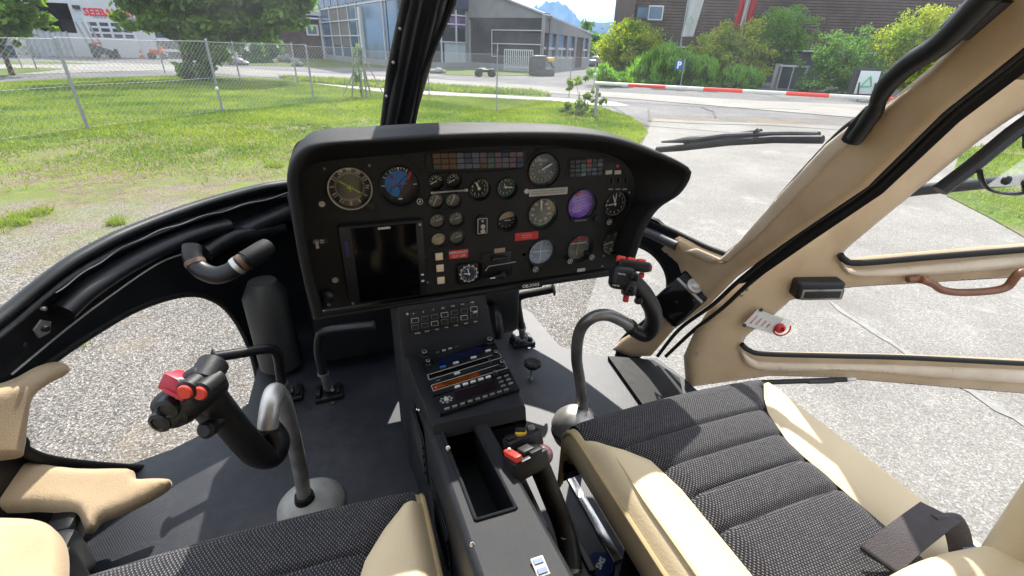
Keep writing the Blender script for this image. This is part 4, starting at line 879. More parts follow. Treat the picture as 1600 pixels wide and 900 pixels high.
# cream bolster piece beyond the belt, right edge of the frame: handled by backrest; belt
belt = thing('seat_belt', 'grey brown webbing belt folded over the rear of the right seat cushion', 'seat belt', P(1440, 840, SZ(-.62)))
def strap(path, wd, side, name='strap'):
    m = M(); q = smooth(path, 6); rws = []
    for p in q: rws.append(p)
    wv = np.array(side, float); wv /= np.linalg.norm(wv); nn = len(q)
    top_ = [[p+wv*wd*(k/6-.5) for k in range(7)] for p in q]; m.grid(top_); m.grid([[v-np.array([0, 0, .0022]) for v in r_] for r_ in top_])
    m.grid([[p+wv*wd/2, p+wv*wd/2-np.array([0, 0, .0022])] for p in q]); m.grid([[p-wv*wd/2, p-wv*wd/2-np.array([0, 0, .0022])] for p in q])
    m.build(name, WEBB, belt, smooth=60)
A1, A2, B1, B2 = P(1344, 856, SZ(-.615)), P(1402, 898, SZ(-.615)), P(1436, 786, SZ(-.585)), P(1504, 812, SZ(-.585))
sd_ = (A2-A1+B2-B1)/2; wd_ = np.linalg.norm(sd_)
strap([(A1+A2)/2, (A1+A2)/2*.6+(B1+B2)/2*.4+np.array([0, 0, .008]), (B1+B2)/2], wd_, sd_)
e1_, e2_ = P(1462, 835, SZ(-.60)), P(1532, 830, SZ(-.60)); f1_, f2_ = P(1470, 880, SZ(-.63)), P(1540, 868, SZ(-.63))
strap([(B1+B2)/2+np.array([0, 0, -.004]), (B1+B2)/2*.6+(e1_+e2_)/2*.4+np.array([0, 0, .006]), (e1_+e2_)/2, (f1_+f2_)/2], wd_*.85, e2_-e1_)
m = M(); m.box((e1_+e2_)/2*.3+(f1_+f2_)/2*.7+np.array([.012, -.004, .004]), (.022, .012, .001)); m.build('blue_tag', MATS['blue_key'], belt)
rs = [o for o in bpy.data.objects if o.name == 'pilot_seat'][0]
for pts, r_ in (([(1330, 1040, -.62), (1410, 970, -.61), (1480, 930, -.60), (1560, 908, -.60), (1680, 892, -.60)], .040), ([(1572, 890, -.60), (1610, 835, -.54), (1660, 765, -.46)], .030)):
    m = M(); m.tube(smooth([P(x, y, SZ(z)) for x, y, z in pts], 5), r_, 20); m.build('backrest_bolster', CREAM, rs)
m = M(); m.tube([A1+np.array([0, 0, .002]), A2+np.array([0, 0, .002])], .003, 8); m.build('stitched_hem', BLACK, belt)
# map pocket at the left edge
c = P(40, 868, SZ(-.72)); m = M(); 
tz = thing('map_pocket', 'tan suede padded pocket with rounded corner at the lower left beside the left seat', 'pocket', (c[0], c[1], ZF))
m = M(); sheet(m, [tuple(p) for p in smooth([(-90, 815), (-20, 819), (60, 822), (95, 838), (108, 870), (106, 930), (95, 1010), (-90, 1010)], 4, True)], [], SZ(-.74), .02, .03, 22, 12, nrm=lambda q: np.array([0, 0, 1.])); m.build('padded_face', SUEDE, tz, smooth=60)
m = M(); m.box((c[0]-.03, c[1]-.1, -.87), (.14, .28, .24), bev=.02); m.build('pocket_body', BLACK, tz)
# ================================================================ COCKPIT: airframe, windscreens, door
frame = thing('cockpit_frame', 'black and tan cockpit shell of the helicopter with nose sill, centre post and window frames', 'cockpit shell', (SHC, .5, -1.0))
# nose skin with both chin window openings
sill = [(-120, 585), (-60, 532), (0, 486), (45, 449), (94, 412), (140, 385), (189, 361), (283, 325), (378, 297), (448, 284), (600, 270), (800, 285), (1000, 330), (1040, 352), (1075, 372), (1100, 392)]
low = [(1110, 420), (1085, 470), (1040, 510), (1000, 560), (985, 640), (800, 640), (500, 700), (330, 800), (150, 860), (-140, 900)]
chinL = smooth([(5, 690), (10, 640), (30, 605), (60, 573), (130, 525), (210, 480), (285, 459), (335, 470), (368, 505), (392, 560), (402, 620), (396, 680), (370, 740), (270, 760), (130, 735), (40, 712)], 5, True)
chinR = smooth([(740, 420), (850, 390), (960, 375), (1010, 385), (1038, 410), (1048, 440), (1040, 470), (1012, 500), (975, 530), (950, 580), (850, 590), (740, 540), (715, 470)], 5, True)
m = M(); sheet(m, [tuple(p) for p in smooth(sill, 2)]+low, [[tuple(p) for p in chinL], [tuple(p) for p in chinR]], SHELL, .012, step=16); m.build('nose_skin', SATIN, frame, smooth=50)
# padded rim of the chin windows
for loop, nm in ((chinL, 'chin_window_seal'), (chinR, 'chin_window_seal')):
    m = M(); q = bandpts([tuple(p) for p in loop]+[tuple(loop[0])], SHELL, .012); m.tube(q, .0085, 8, caps=False); m.build(nm, RUBBER, frame)
for loop in (chinL, chinR):
    m = M(); sheet(m, [tuple(p) for p in loop], [], SHOFF(.004), .002, step=24); m.build('chin_window_pane', glassmat('chin_glass', .02, .006) if 'chin_glass' not in MATS else MATS['chin_glass'], frame)
# sill beam, flange and demister duct on the left
q = bandpts(smooth(sill[1:11], 5), SHELL, .012); m = M(); m.tube(q, .016, 12, .8); m.tube(bandpts(smooth([(x, y+16) for x, y in sill[1:11]], 5), SHELL, .02), .012, 10, .7); m.build('sill_beam', SATIN, frame)
wav = []
for i, (x, y) in enumerate(resn([np.array(p, float) for p in smooth([(62, 452), (113, 417), (189, 372), (264, 343), (340, 321), (400, 305), (450, 292)], 6)], 60)): wav.append((x, y+1.5*math.sin(i*.62)))
m = M(); m.tube(bandpts(wav, SHELL, .031), .0017, 6); m.build('sealant_bead', DSTEEL, frame)
duct = smooth([(74, 484), (113, 450), (180, 408), (250, 374), (300, 356), (345, 345)], 6)
m = M(); q = bandpts([(x, y) for x, y in duct], SHELL, .028); R_ = []
m.tube(q, [.030]*len(q), 16, .75); m.build('demister_duct', SATIN, frame, smooth=40)
m = M(); m.tube(bandpts(smooth([(330, 372), (400, 340), (460, 318), (520, 312)], 5), SHELL, .03), .038, 16, .8); m.tube(bandpts(smooth([(300, 385), (340, 362), (385, 352), (430, 345)], 5), SHELL, .05), .026, 14); m.build('duct_housing', SATIN, frame)
m = M(); q = bandpts(smooth([(0, 584), (94, 508), (162, 458), (234, 410), (280, 392)], 5), SHELL, .02); m.tube(q, .0025, 6); m.build('trim_line', DSTEEL, frame)
m = M(); c_ = bandpts([(36, 508)], SHELL, .035)[0]; n_ = -shellN(c_); m.use(STEEL); m.lathe([(.020, 0), (.020, .004)], c_, n_, 5); m.use(BLACK); m.lathe([(.007, 0), (.006, .008)], c_+n_*.004, n_, 12); m.use(STEEL); m.lathe([(.004, 0), (.004, .008)], bandpts([(40, 477)], SHELL, .03)[0], n_, 10); m.use(BLACK); m.lathe([(.005, 0), (.004, .004)], bandpts([(10, 535)], SHELL, .034)[0], n_, 10); m.build('mounting_bracket', None, frame)
# black flexible hose with clamps
hose = thing('air_hose', 'black bent rubber air hose with a tan and a silver clamp under the left sill', 'hose', P(350, 425, SY(1.15)))
m = M(); hp = smooth([P(300, 385, SY(1.22)), P(301, 402, SY(1.2)), P(312, 420, SY(1.18)), P(335, 430, SY(1.16)), P(358, 425, SY(1.15)), P(375, 413, SY(1.15)), P(400, 398, SY(1.17)), P(418, 385, SY(1.2))], 6); m.tube(hp, [.0205]*len(hp), 20); m.build('hose_tube', PIPE, hose)
for i, mt_ in ((8, ORANGEC), (28, STEEL), (30, ORANGEC)):
    m = M(); m.cyl(hp[i], hp[i]+(hp[i+1]-hp[i])/np.linalg.norm(hp[i+1]-hp[i])*.011, .0222, n=24); m.build('hose_clamp', mt_, hose)
m = M(); m.tube([hp[32], hp[38], hp[-1]], [.0235, .0235, .021], 18); m.build('hose_coupling', RUBBER, hose)
# rounded grey equipment cover ahead of the left pedals, black box under the panel
m = M(); o = P(430, 480, SY(1.48)); R_ = []
m.lathe([(.02, 0), (.066, .01), (.066, .27), (.04, .32)], (o[0]-.02, 1.48, -.98), (0, 0, 1), 40); cv = tag(m.build('equipment_cover', GREYP, None, loc=(o[0]+.03, 1.50, ZF)), 'tall rounded grey equipment cover in the nose behind the left pedals', 'cover')
m = M(); m.lathe([(.02, 0), (.11, .01), (.115, .40), (.10, .44)], (.60-.09, 1.62, -1.0), (0, 0, 1), 40); tag(m.build('equipment_cover', GREYP, None, loc=(.51, 1.62, ZF)), 'rounded grey equipment cover behind the pedals right of the radio stack', 'cover')
m = M(); m.box((.02, 1.52, -.66), (.34, .22, .60), bev=.03); m.box((.25, 1.2, -.60), (.30, .42, .16), bev=.02); m.use(SATIN)
m.tube(smooth([(-.05, 1.3, -.55), (.0, 1.2, -.62), (.06, 1.15, -.60)], 5), .018, 10); m.build('nose_box', SATIN, frame)
m = M()
for k in range(4): m.tube(smooth([(-.12+.02*k, 1.35, -.46-.03*k), (-.03, 1.22, -.52-.02*k), (.05+.03*k, 1.10, -.50-.02*k)], 5), .007, 8)
m.build('cable_loom', RUBBER, frame)
# suede trims at the left
m = M(); sheet(m, [tuple(p) for p in smooth([(-140, 640), (-60, 610), (0, 592), (40, 572), (72, 564), (84, 572), (78, 586), (50, 600), (22, 622), (14, 660), (8, 705), (-10, 720), (-150, 720)], 4, True)], [], SHOFF(-.02), .012, .022, 14, 9); m.build('window_trim', SUEDE, frame, smooth=60)
LP = SZ(-.93)
m = M(); sheet(m, [tuple(p) for p in smooth([(-140, 700), (-20, 708), (40, 724), (120, 736), (200, 736), (212, 744), (214, 752), (240, 751), (262, 752), (269, 756), (262, 768), (225, 790), (190, 806), (160, 818), (148, 832), (136, 834), (130, 822), (118, 806), (60, 800), (20, 802), (-140, 796)], 3, True)], [], PL((-.60, .98, -.86), (.3, -.35, 1)), .012, .028, 16, 9); m.build('lower_trim', SUEDE, frame, smooth=60)
m = M(); m.box((-.66, .62, -.93), (.16, .5, .13), bev=.02); m.box(P(110, 815, SZ(-.9)), (.05, .09, .06), bev=.01); m.build('door_sill_box', SATIN, frame)
m = M(); m.tube(bandpts(smooth([(-60, 700), (4, 690), (14, 706), (60, 722), (160, 733), (250, 738)], 5), SHELL, .03), .011, 10); m.build('sill_seal', RUBBER, frame)
# centre post (two bars with bolts)
m = M()
sheet(m, [(590, 225), (603, 110), (625, 0), (660, -150), (690, -230), (770, -230), (738, -150), (698, 0), (672, 105), (640, 214), (638, 235)], [], SHOFF(-.004), .012, .012, 12, 10)
for dx0, dx1, r_ in ((-.012, -.012, .022), (.034, .034, .020)):
    m.tube([P(610, 260, SHELL)+np.array([dx0, 0, -.0]), P(613, 208, SHELL)+np.array([dx0, -.0, 0]), P(634, 100, SHELL)+np.array([(dx0+dx1)/2, 0, 0]), P(655, 0, SHELL)+np.array([dx1, 0, 0]), P(672, -90, SHELL)+np.array([dx1, 0, 0]), P(700, -230, SHELL)+np.array([dx1, 0, 0])], r_, 14, 1.25)
m.build('centre_post', SATIN, frame, smooth=50)
m = M()
for k in range(6): q = P(601+k*11, 195-k*52, SHELL)+np.array([-.02, -.033, -.01]); m.sphere(q, .0045, 8)
m.build('post_bolts', DSTEEL, frame)
m = M(); q0, q1 = P(633, 215, SHELL), P(697, 0, SHELL); m.tube([q0+np.array([.015, 0, 0]), (q0+q1)/2+np.array([.0, 0, .02]), q1+np.array([.015, 0, 0]), P(730, -120, SHELL)], .012, 8); m.build('glazing_seal', RUBBER, frame)
# right suede pillar
SUR = [(1038, 386), (1050, 374), (1066, 366), (1082, 374), (1103, 386), (1137, 399), (1170, 370), (1235, 293), (1310, 214), (1350, 181), (1400, 150), (1470, 92), (1530, 32), (1575, -20), (1700, -150), (1790, -110), (1704, -14), (1606, 70), (1486, 167), (1366, 285), (1254, 361), (1156, 430), (1112, 474), (1056, 513), (1020, 555), (990, 557), (960, 546), (975, 528), (1020, 500), (1050, 482), (1070, 462), (1076, 438), (1066, 408), (1052, 396)]
m = M(); sheet(m, SUR, [], SHOFF(-.01), .02, .022, 15, 8); m.build('door_pillar_trim', SUEDE, frame, smooth=60)
m = M(); sheet(m, [(1138, 397), (1170, 366), (1236, 291), (1310, 211), (1348, 180), (1362, 196), (1330, 226), (1252, 306), (1196, 362), (1150, 400), (1120, 404), (1080, 385), (1100, 381)], [], SHOFF(-.034), .008, .006, 7, 7); m.build('pillar_sunlit_edge', SUEDEL, frame, smooth=60)  # sunlit window-side edge of the pillar, its brightness painted in with paler suede
m = M(); pl2 = bandpts(smooth([(1030, 556), (1066, 512), (1118, 474), (1162, 434), (1254, 360), (1366, 282), (1486, 166), (1606, 70), (1790, -95)], 6), SHELL, .012); m.tube(pl2, np.linspace(.006, .008, len(pl2)), 10, 1); 
pl3 = bandpts(smooth([(1040, 557), (1085, 515), (1130, 480), (1176, 438), (1264, 368), (1374, 290), (1492, 176), (1610, 78), (1794, -90)], 6), SHELL, -.0); m.tube(pl3, np.linspace(.006, .009, len(pl3)), 10, 1); m.build('door_seal', RUBBER, frame)
m = M(); sheet(m, [(1150, 444), (1254, 358), (1366, 280), (1486, 164), (1606, 68), (1790, -97), (1810, -80), (1630, 92), (1500, 190), (1380, 302), (1270, 376), (1180, 438)], [], SHOFF(.0), .006, step=14); m.build('pillar_gap_cover', RUBBER, frame)
m = M(); m.tube(bandpts(smooth([(1137, 396), (1172, 364), (1237, 288), (1310, 210), (1350, 178), (1380, 150), (1460, 70), (1530, -10), (1600, -100)], 5), SHELL, .004), .006, 8); m.tube(bandpts(smooth([(1005, 338), (1050, 358), (1100, 382), (1137, 396)], 5), SHELL, .006), .008, 8); m.build('glazing_seal', RUBBER, frame)
m = M(); m.tube(bandpts(smooth([(1000, 350), (1025, 358), (1050, 370), (1068, 378)], 5), SHELL, .03), .022, 12, .7); m.sphere(bandpts([(1018, 356)], SHELL, .055)[0], .005, 8); m.build('sill_cap', SATIN, frame)
# black grab handle on the right pillar
gh = thing('grab_handle', 'black padded grab handle along the top right windscreen pillar', 'handle', P(1375, 180, SHOFF(-.04)))
m = M(); hp = bandpts(smooth([(1365, 195), (1386, 166), (1400, 145), (1408, 124), (1426, 98), (1462, 66), (1504, 38), (1545, 0), (1600, -60)], 6), SHELL, .05); m.tube(hp, np.interp(np.linspace(0, 1, len(hp)), [0, .2, .3, .45, .7, 1], [.014, .014, .012, .015, .016, .016]), 16); m.build('padded_bar', PIPE, gh)
m = M(); m.tube(bandpts([(1354, 204), (1372, 180), (1392, 154)], SHELL, .035), [.022, .025, .02], 12, .6); m.build('mounting_boot', BLACK, gh); m = M(); m.tube(bandpts([(1530, 20), (1600, -45)], SHELL, .035), .026, 10, .7); m.build('mounting_boot', BLACK, gh)
# windscreens and roof
post_l = [(600, 262), (600, 208), (622, 100), (645, 0), (665, -100), (690, -200)]
m = M(); sheet(m, [(-140, 660)]+[(x, y-2) for x, y in sill[1:10]]+[(540, 278)]+post_l+[(500, -260), (200, -300), (-100, -300), (-400, -200), (-400, 300), (-300, 700)], [], SHOFF(.006), .003, step=50); m.build('windscreen', GLASS, frame)
m = M(); sheet(m, [(630, 262), (633, 210), (665, 100), (700, 0), (740, -120), (780, -220), (1000, -300), (1400, -300), (1640, -180), (1530, -10), (1460, 70), (1380, 150), (1310, 212), (1237, 290), (1140, 397), (1075, 372), (1000, 332), (800, 290)], [], SHOFF(.006), .003, step=50); m.build('windscreen', GLASS, frame)
# roof and rear, modelled from the same shell, behind and above the camera's view
def shell_at(y, ang):
    lo, hi = 0, 4; o = np.array([SHC, y, -.35]); d = np.array([math.sin(ang), 0, math.cos(ang)])
    for _ in range(30):
        k = (lo+hi)/2
        if shellF(o+d*k) > 0: hi = k
        else: lo = k
    return o+d*lo
m = M(); rr_ = [[shell_at(y, a)*1.0 for a in np.linspace(-1.15, 1.15, 21)] for y in (-.65, -.3, 0, .2, .32, .44)]
m.grid(rr_); m.grid([[p+np.array([0, 0, .03]) for p in r_] for r_ in rr_]); m.build('roof', SUEDEL, frame, smooth=60)
m = M(); m.box((SHC, -.66, -.35), (1.86, .03, 1.4)); m.build('rear_bulkhead', SUEDEL, frame)
m = M(); m.box((SHC-.90, -.15, -.8), (.06, .95, .42), bev=.02); m.tube([(SHC-.86, .33, -.95), (SHC-.80, .25, -.4), (SHC-.66, .12, .1)], .03, 10); m.build('left_door_lower', SUEDE, frame)
# side skirts of the cabin under the floor (skin from floor to belly)
m = M(); m.grid([[np.array([cx0+s*h, y, -1.031]), np.array([cx0+s*h*.96, y*.97, -1.25])] for s in (1,) for y, h in half]); m.grid([[np.array([cx0-h, y, -1.031]), np.array([cx0-h*.96, y*.97, -1.25])] for y, h in half]); m.build('belly_skin', SATIN, frame)

# ---- wiper outside the right windscreen
wp = thing('windscreen_wiper', 'black wiper with twin arm resting across the right windscreen', 'wiper', P(1100, 225, SHOFF(.04)))
W = lambda pts, off: [P(x, y, SHOFF(off)) for x, y in pts]
m = M(); m.tube(W([(1022, 234), (1042, 233), (1062, 231), (1090, 230), (1130, 225), (1170, 219)], .045), [.006, .011, .020, .019, .014, .009], 10, .5); m.build('wiper_arm', RUBBER, wp)
m = M(); m.tube(W([(1020, 240), (1060, 237), (1130, 229), (1200, 225), (1275, 226)], .022), .0075, 8, 1.2); m.build('wiper_blade', RUBBER, wp)
m = M(); m.tube(W([(1060, 234), (1080, 228), (1120, 223), (1190, 221), (1222, 221), (1262, 223)], .036), .009, 8, .7); m.tube(W([(1165, 216), (1172, 222)], .036), .008, 8); m.build('blade_bridge', SATIN, wp)
m = M(); m.tube(W([(1064, 238), (1085, 232), (1130, 227), (1180, 224)], .034), .004, 6); m.build('wiper_link', DSTEEL, wp)

# ---- standby instrument box on the right pillar
sb = P(1092, 452, SHOFF(-.09)); t = thing('cabin_lamp_box', 'black rectangular box with a round glass lens on the right door pillar', 'instrument box', sb)
e1 = P(1142, 455, SHOFF(-.09))-P(1098, 490, SHOFF(-.09)); e1 = rt*57+up*51; e1 /= np.linalg.norm(e1); vw = -sb/np.linalg.norm(sb); vw = vw-e1*(vw@e1); vw /= np.linalg.norm(vw); e2 = np.cross(e1, vw)
B_ = np.stack([e1, e2, vw], 1); s_ = mpp(sb)
m = M(); m.box(sb-vw*.02, (78*s_, 56*s_, .045), B_, bev=.010, seg=3); bx = m.build('box_body', SCREEN, t)
m = M(); m.box(sb+e1*s_*17-vw*-.003, (5*s_, 53*s_, .006), B_, bev=.002); m.build('front_plate', DSTEEL, t); m = M(); m.use(STEEL); m.lathe([(13*s_, -.004), (12*s_, .005), (9*s_, .006)], sb+e1*s_*28+vw*.002, vw+e1*.3, 26); m.use(WHITEP); m.sphere(sb+e1*s_*28+vw*.006, 7*s_, 14, (1, 1, .5)); m.build('lens', None, t)
for a, b_ in ((.02, .03), (.02, -.03), (-.02, .0), (.045, .032), (.045, -.032)): m = M(); m.lathe([(.0035, 0), (.003, .002)], sb+e1*a+e2*b_+vw*.0035, vw, 10); m.build('screw', SATIN, t)
m = M(); m.tube([P(x, y, SHOFF(-.05)) for x, y in ((1050, 462), (1040, 478), (1036, 488), (1046, 492))], .004, 6); m.use(CHROME); m.tube([P(x, y, SHOFF(-.05)) for x, y in ((1046, 492), (1056, 484))], .007, 8); m.build('cable_plug', None, t)
# black sill plate on the floor near the right door
m = M(); q = [P(x, y, SZ(-.985)) for x, y in ((950, 556), (1020, 562), (1062, 590), (1072, 640), (1010, 640))]; m.prism(q, (0, 0, -.014)); m.build('sill_plate', RUBBER, frame)

# ---- open right door (hinged at its front edge, swung out)
DB = P(1075, 590, SZ(-1.0)); DU = np.array([1.07, -.423, 0]); DU /= np.linalg.norm(DU); DN = np.cross(DU, ZUP); DP = PL(DB, DN)
door = thing('cockpit_door', 'open right cockpit door, tan suede frame around two windows, swung out over the apron', 'door', DB)
dn_ = lambda q: -DN*np.sign(DN@q)
outer = [(1073, 602), (1070, 556), (1084, 520), (1110, 478), (1150, 442), (1200, 404), (1284, 354), (1360, 289), (1484, 166), (1604, 56), (1796, -96), (2050, -90), (2050, 640), (1800, 628), (1600, 612), (1480, 602), (1350, 591), (1290, 586), (1200, 584)]
upw = smooth([(1312, 402), (1316, 390), (1345, 364), (1413, 308), (1520, 222), (1600, 168), (1720, 100), (1950, 90), (1950, 350), (1760, 366), (1600, 380), (1450, 392), (1340, 402), (1322, 408)], 4, True)
low_ = smooth([(1226, 472), (1240, 464), (1312, 448), (1412, 441), (1600, 430), (1760, 422), (1950, 420), (1950, 575), (1760, 568), (1600, 561), (1400, 553), (1210, 549), (1178, 546), (1160, 535), (1166, 520), (1196, 498)], 4, True)
m = M(); sheet(m, outer, [[tuple(p) for p in upw], [tuple(p) for p in low_]], DP, .012, .026, 17, 9, nrm=dn_); m.build('door_trim', SUEDE, door, smooth=60)
m = M(); sheet(m, [(x+(-2 if x < 1080 else 0), y) for x, y in outer], [[tuple(p) for p in upw], [tuple(p) for p in low_]], PL(DB+DN*np.sign(DN@DB)*.014, DN), .012, step=16, nrm=dn_); m.build('door_skin', mat('outer_skin_paint', (.10, .03, .05), .3, coat=.4), door)
off = lambda pts, h: [P(x, y, PL(DB+dn_(DB)*h, DN)) for x, y in pts]
# pale cushioned rails
m = M(); sheet(m, [tuple(p) for p in smooth([(1156, 545), (1175, 560), (1210, 566), (1400, 570), (1600, 578), (1800, 588), (2040, 600), (2040, 618), (1800, 606), (1600, 597), (1460, 588), (1330, 577), (1230, 578), (1180, 575), (1160, 563)], 3, True)], [], PL(DB+dn_(DB)*.026, DN), .006, .018, 10, 9, nrm=dn_); m.build('lower_rail_pad', SUEDEL, door, smooth=60)
m = M(); sheet(m, [tuple(p) for p in smooth([(1310, 400), (1318, 414), (1340, 420), (1450, 412), (1600, 398), (1800, 384), (2040, 370), (2040, 384), (1800, 402), (1600, 416), (1450, 428), (1360, 431), (1325, 428), (1312, 415)], 3, True)], [], PL(DB+dn_(DB)*.026, DN), .006, .018, 9, 9, nrm=dn_); m.build('middle_rail_pad', SUEDEL, door, smooth=60)
m = M(); m.tube(off(smooth([(1313, 398), (1320, 406), (1342, 411), (1450, 402), (1600, 390), (1760, 376), (1950, 362)], 5), .042), .0095, 12); m.build('window_seal', RUBBER, door, label='black seal along the lower edge of the upper door window')
m = M(); m.tube(off(smooth([(1159, 538), (1170, 547), (1195, 553), (1300, 556), (1420, 559), (1600, 568), (1760, 575), (1950, 583)], 5), .042), .0085, 12); m.build('window_seal', RUBBER, door, label='black seal along the lower edge of the lower door window')
for loop in (upw, low_):
    m = M(); sheet(m, [tuple(p) for p in loop], [], PL(DB+DN*np.sign(DN@DB)*.02, DN), .003, step=60, nrm=dn_); m.build('door_window', MATS['chin_glass'], door)
# brown grab handle
m = M(); m.tube(off([(1418, 437), (1432, 436), (1448, 438)], .050), [.011, .015, .013], 12, .8); m.tube(off(smooth([(1440, 437), (1458, 444), (1472, 453), (1500, 457), (1545, 455), (1572, 449), (1584, 436), (1594, 426), (1620, 423)], 5), .066), .0125, 14, .85); m.build('grab_handle', BROWNP, door)
# black courtesy lamp box
c = P(1276, 450, PL(DB+dn_(DB)*.05, DN)); Dv = np.array([0, 0, 1.]); DR_ = np.stack([DU*math.cos(.06)+Dv*math.sin(.06), -DN, Dv*math.cos(.06)-DU*math.sin(.06)], 1)
m = M(); m.box(c, (.135, .05, .058), DR_, bev=.010, seg=3); lb = m.build('vent_box', BLACK, door); m = M(); q = c+dn_(DB)*.026-Dv*.008+DU*.004
m.box(q, (.120, .004, .034), DR_, bev=.004); m.build('vent_rim', DSTEEL, lb); m = M(); m.box(q+dn_(DB)*.0022, (.104, .003, .022), DR_, bev=.002); m.build('vent_slot', BLACK, lb)
# emergency placard of clear plastic
pc = [(1158, 508), (1184, 481), (1232, 499), (1246, 508), (1244, 519), (1228, 525), (1206, 522)]
q = off(pc, .047); m = M(); m.prism(q, dn_(DB)*.003); pk = m.build('emergency_placard', PERSPEX, door, label='clear plastic placard with red lettering and red knob')
ctr = off([(1188, 503)], .052)[0]; tx = P(1205, 510, DP)-P(1180, 499, DP); tx /= np.linalg.norm(tx); ty = np.cross(dn_(DB), tx)
m = M(); m.use(WHITEP); q = off([(1160, 507), (1184, 483), (1224, 499), (1208, 521)], .0505); m.prism(q, dn_(DB)*.0008); m.build('placard_backing', None, pk)
m = M(); tvx = P(1166, 504, DP)-P(1184, 485, DP); tvx = -tvx/np.linalg.norm(tvx); tvy = np.cross(dn_(DB), tvx)
for i, s in enumerate(('NOTAUSSTIEG', 'EMERGENCY', 'JETTISON', 'SCHEIBE', 'HEBEL')): m.text(s, .0060, off([(1171+i*7.5, 496+i*3.2)], .0525)[0], tvx, tvy, bold=.0002)
m.build('placard_text', REDP, pk, smooth=0)
kc = off([(1218, 512)], .052)[0]; m = M(); m.lathe([(.016, 0), (.0155, .008), (.012, .012), (.008, .012), (.008, .006)], kc, dn_(DB), 24); m.build('red_knob', REDP, pk)
m = M(); an = np.linspace(-2.6, .9, 14); m.grid([[kc+tx*(.010)+(tx*math.cos(a)+ty*math.sin(a))*r_ for r_ in (.022, .028)] for a in an]); m.build('arrow_mark', REDP, pk, smooth=0)
for x, y in ((1189, 484), (1163, 508)): m = M(); m.lathe([(.006, 0), (.0055, .003)], off([(x, y)], .052)[0], dn_(DB), 14); m.build('rivet', GREYP, pk)
# gas strut
m = M(); m.use(PIPE); m.tube(off([(1180, 598), (1322, 593)], .06), .0085, 12); m.use(STEEL); m.tube(off([(1322, 593), (1336, 592)], .06), .007, 10); m.use(GREYP); m.tube(off([(1262, 596), (1302, 595)], .0613), .0088, 12); m.build('gas_strut', None, door)
m = M()
for x, y in ((1158, 461), (1166, 452), (1090, 552)): m.lathe([(.006, 0), (.005, .004)], off([(x, y)], .037)[0], dn_(DB), 10)
m.build('hinge_bolts', DSTEEL, door)
# latch block and sliding clear pane at the top right
lt = thing('window_latch', 'black latch bar with a bolted clear plate in the upper door window', 'latch', P(1500, 260, DP)+dn_(DB)*.03)
# sight lines close to the horizon: everything sits a hand's width inboard of the door plane
LQ = lambda pts, h: [P(x, y, DP)+dn_(DB)*h for x, y in pts]
m = M(); m.tube(LQ([(1450, 292), (1500, 254), (1560, 204), (1620, 160)], .04), .026, 8, .55); m.build('latch_bar', BLACK, lt)
m = M(); m.box(LQ([(1592, 205)], .06)[0], (.05, .05, .06), np.stack([rt, fw, up], 1), bev=.006); m.build('latch_block', SATIN, lt)
m = M(); m.tube(LQ(smooth([(1496, 256), (1500, 272), (1512, 286), (1540, 292), (1562, 290), (1564, 282)], 4), .07), .010, 8, .4); m.build('latch_hook', SATIN, lt)
m = M(); m.prism(LQ([(1512, 284), (1540, 262), (1640, 190), (1700, 200), (1700, 260), (1566, 282)], .055), dn_(DB)*.004); m.build('clear_plate', PERSPEX, lt)
m = M()
for x, y in ((1540, 273), (1570, 276)): m.lathe([(.012, 0), (.012, .006), (.006, .009)], LQ([(x, y)], .060)[0], dn_(DB), 14)
m.build('plate_bolt', BLACK, lt)
m = M(); q = LQ(smooth([(1418, 306), (1440, 302), (1500, 296), (1600, 286), (1800, 270)], 4), -.03); m.tube(q, [.014]+[.020]*(len(q)-1), 12, .8); tag(m.build('mirror_arm', GREYP, None, loc=q[0]), 'dark grey curved rail crossing the upper door window outside', 'rail')
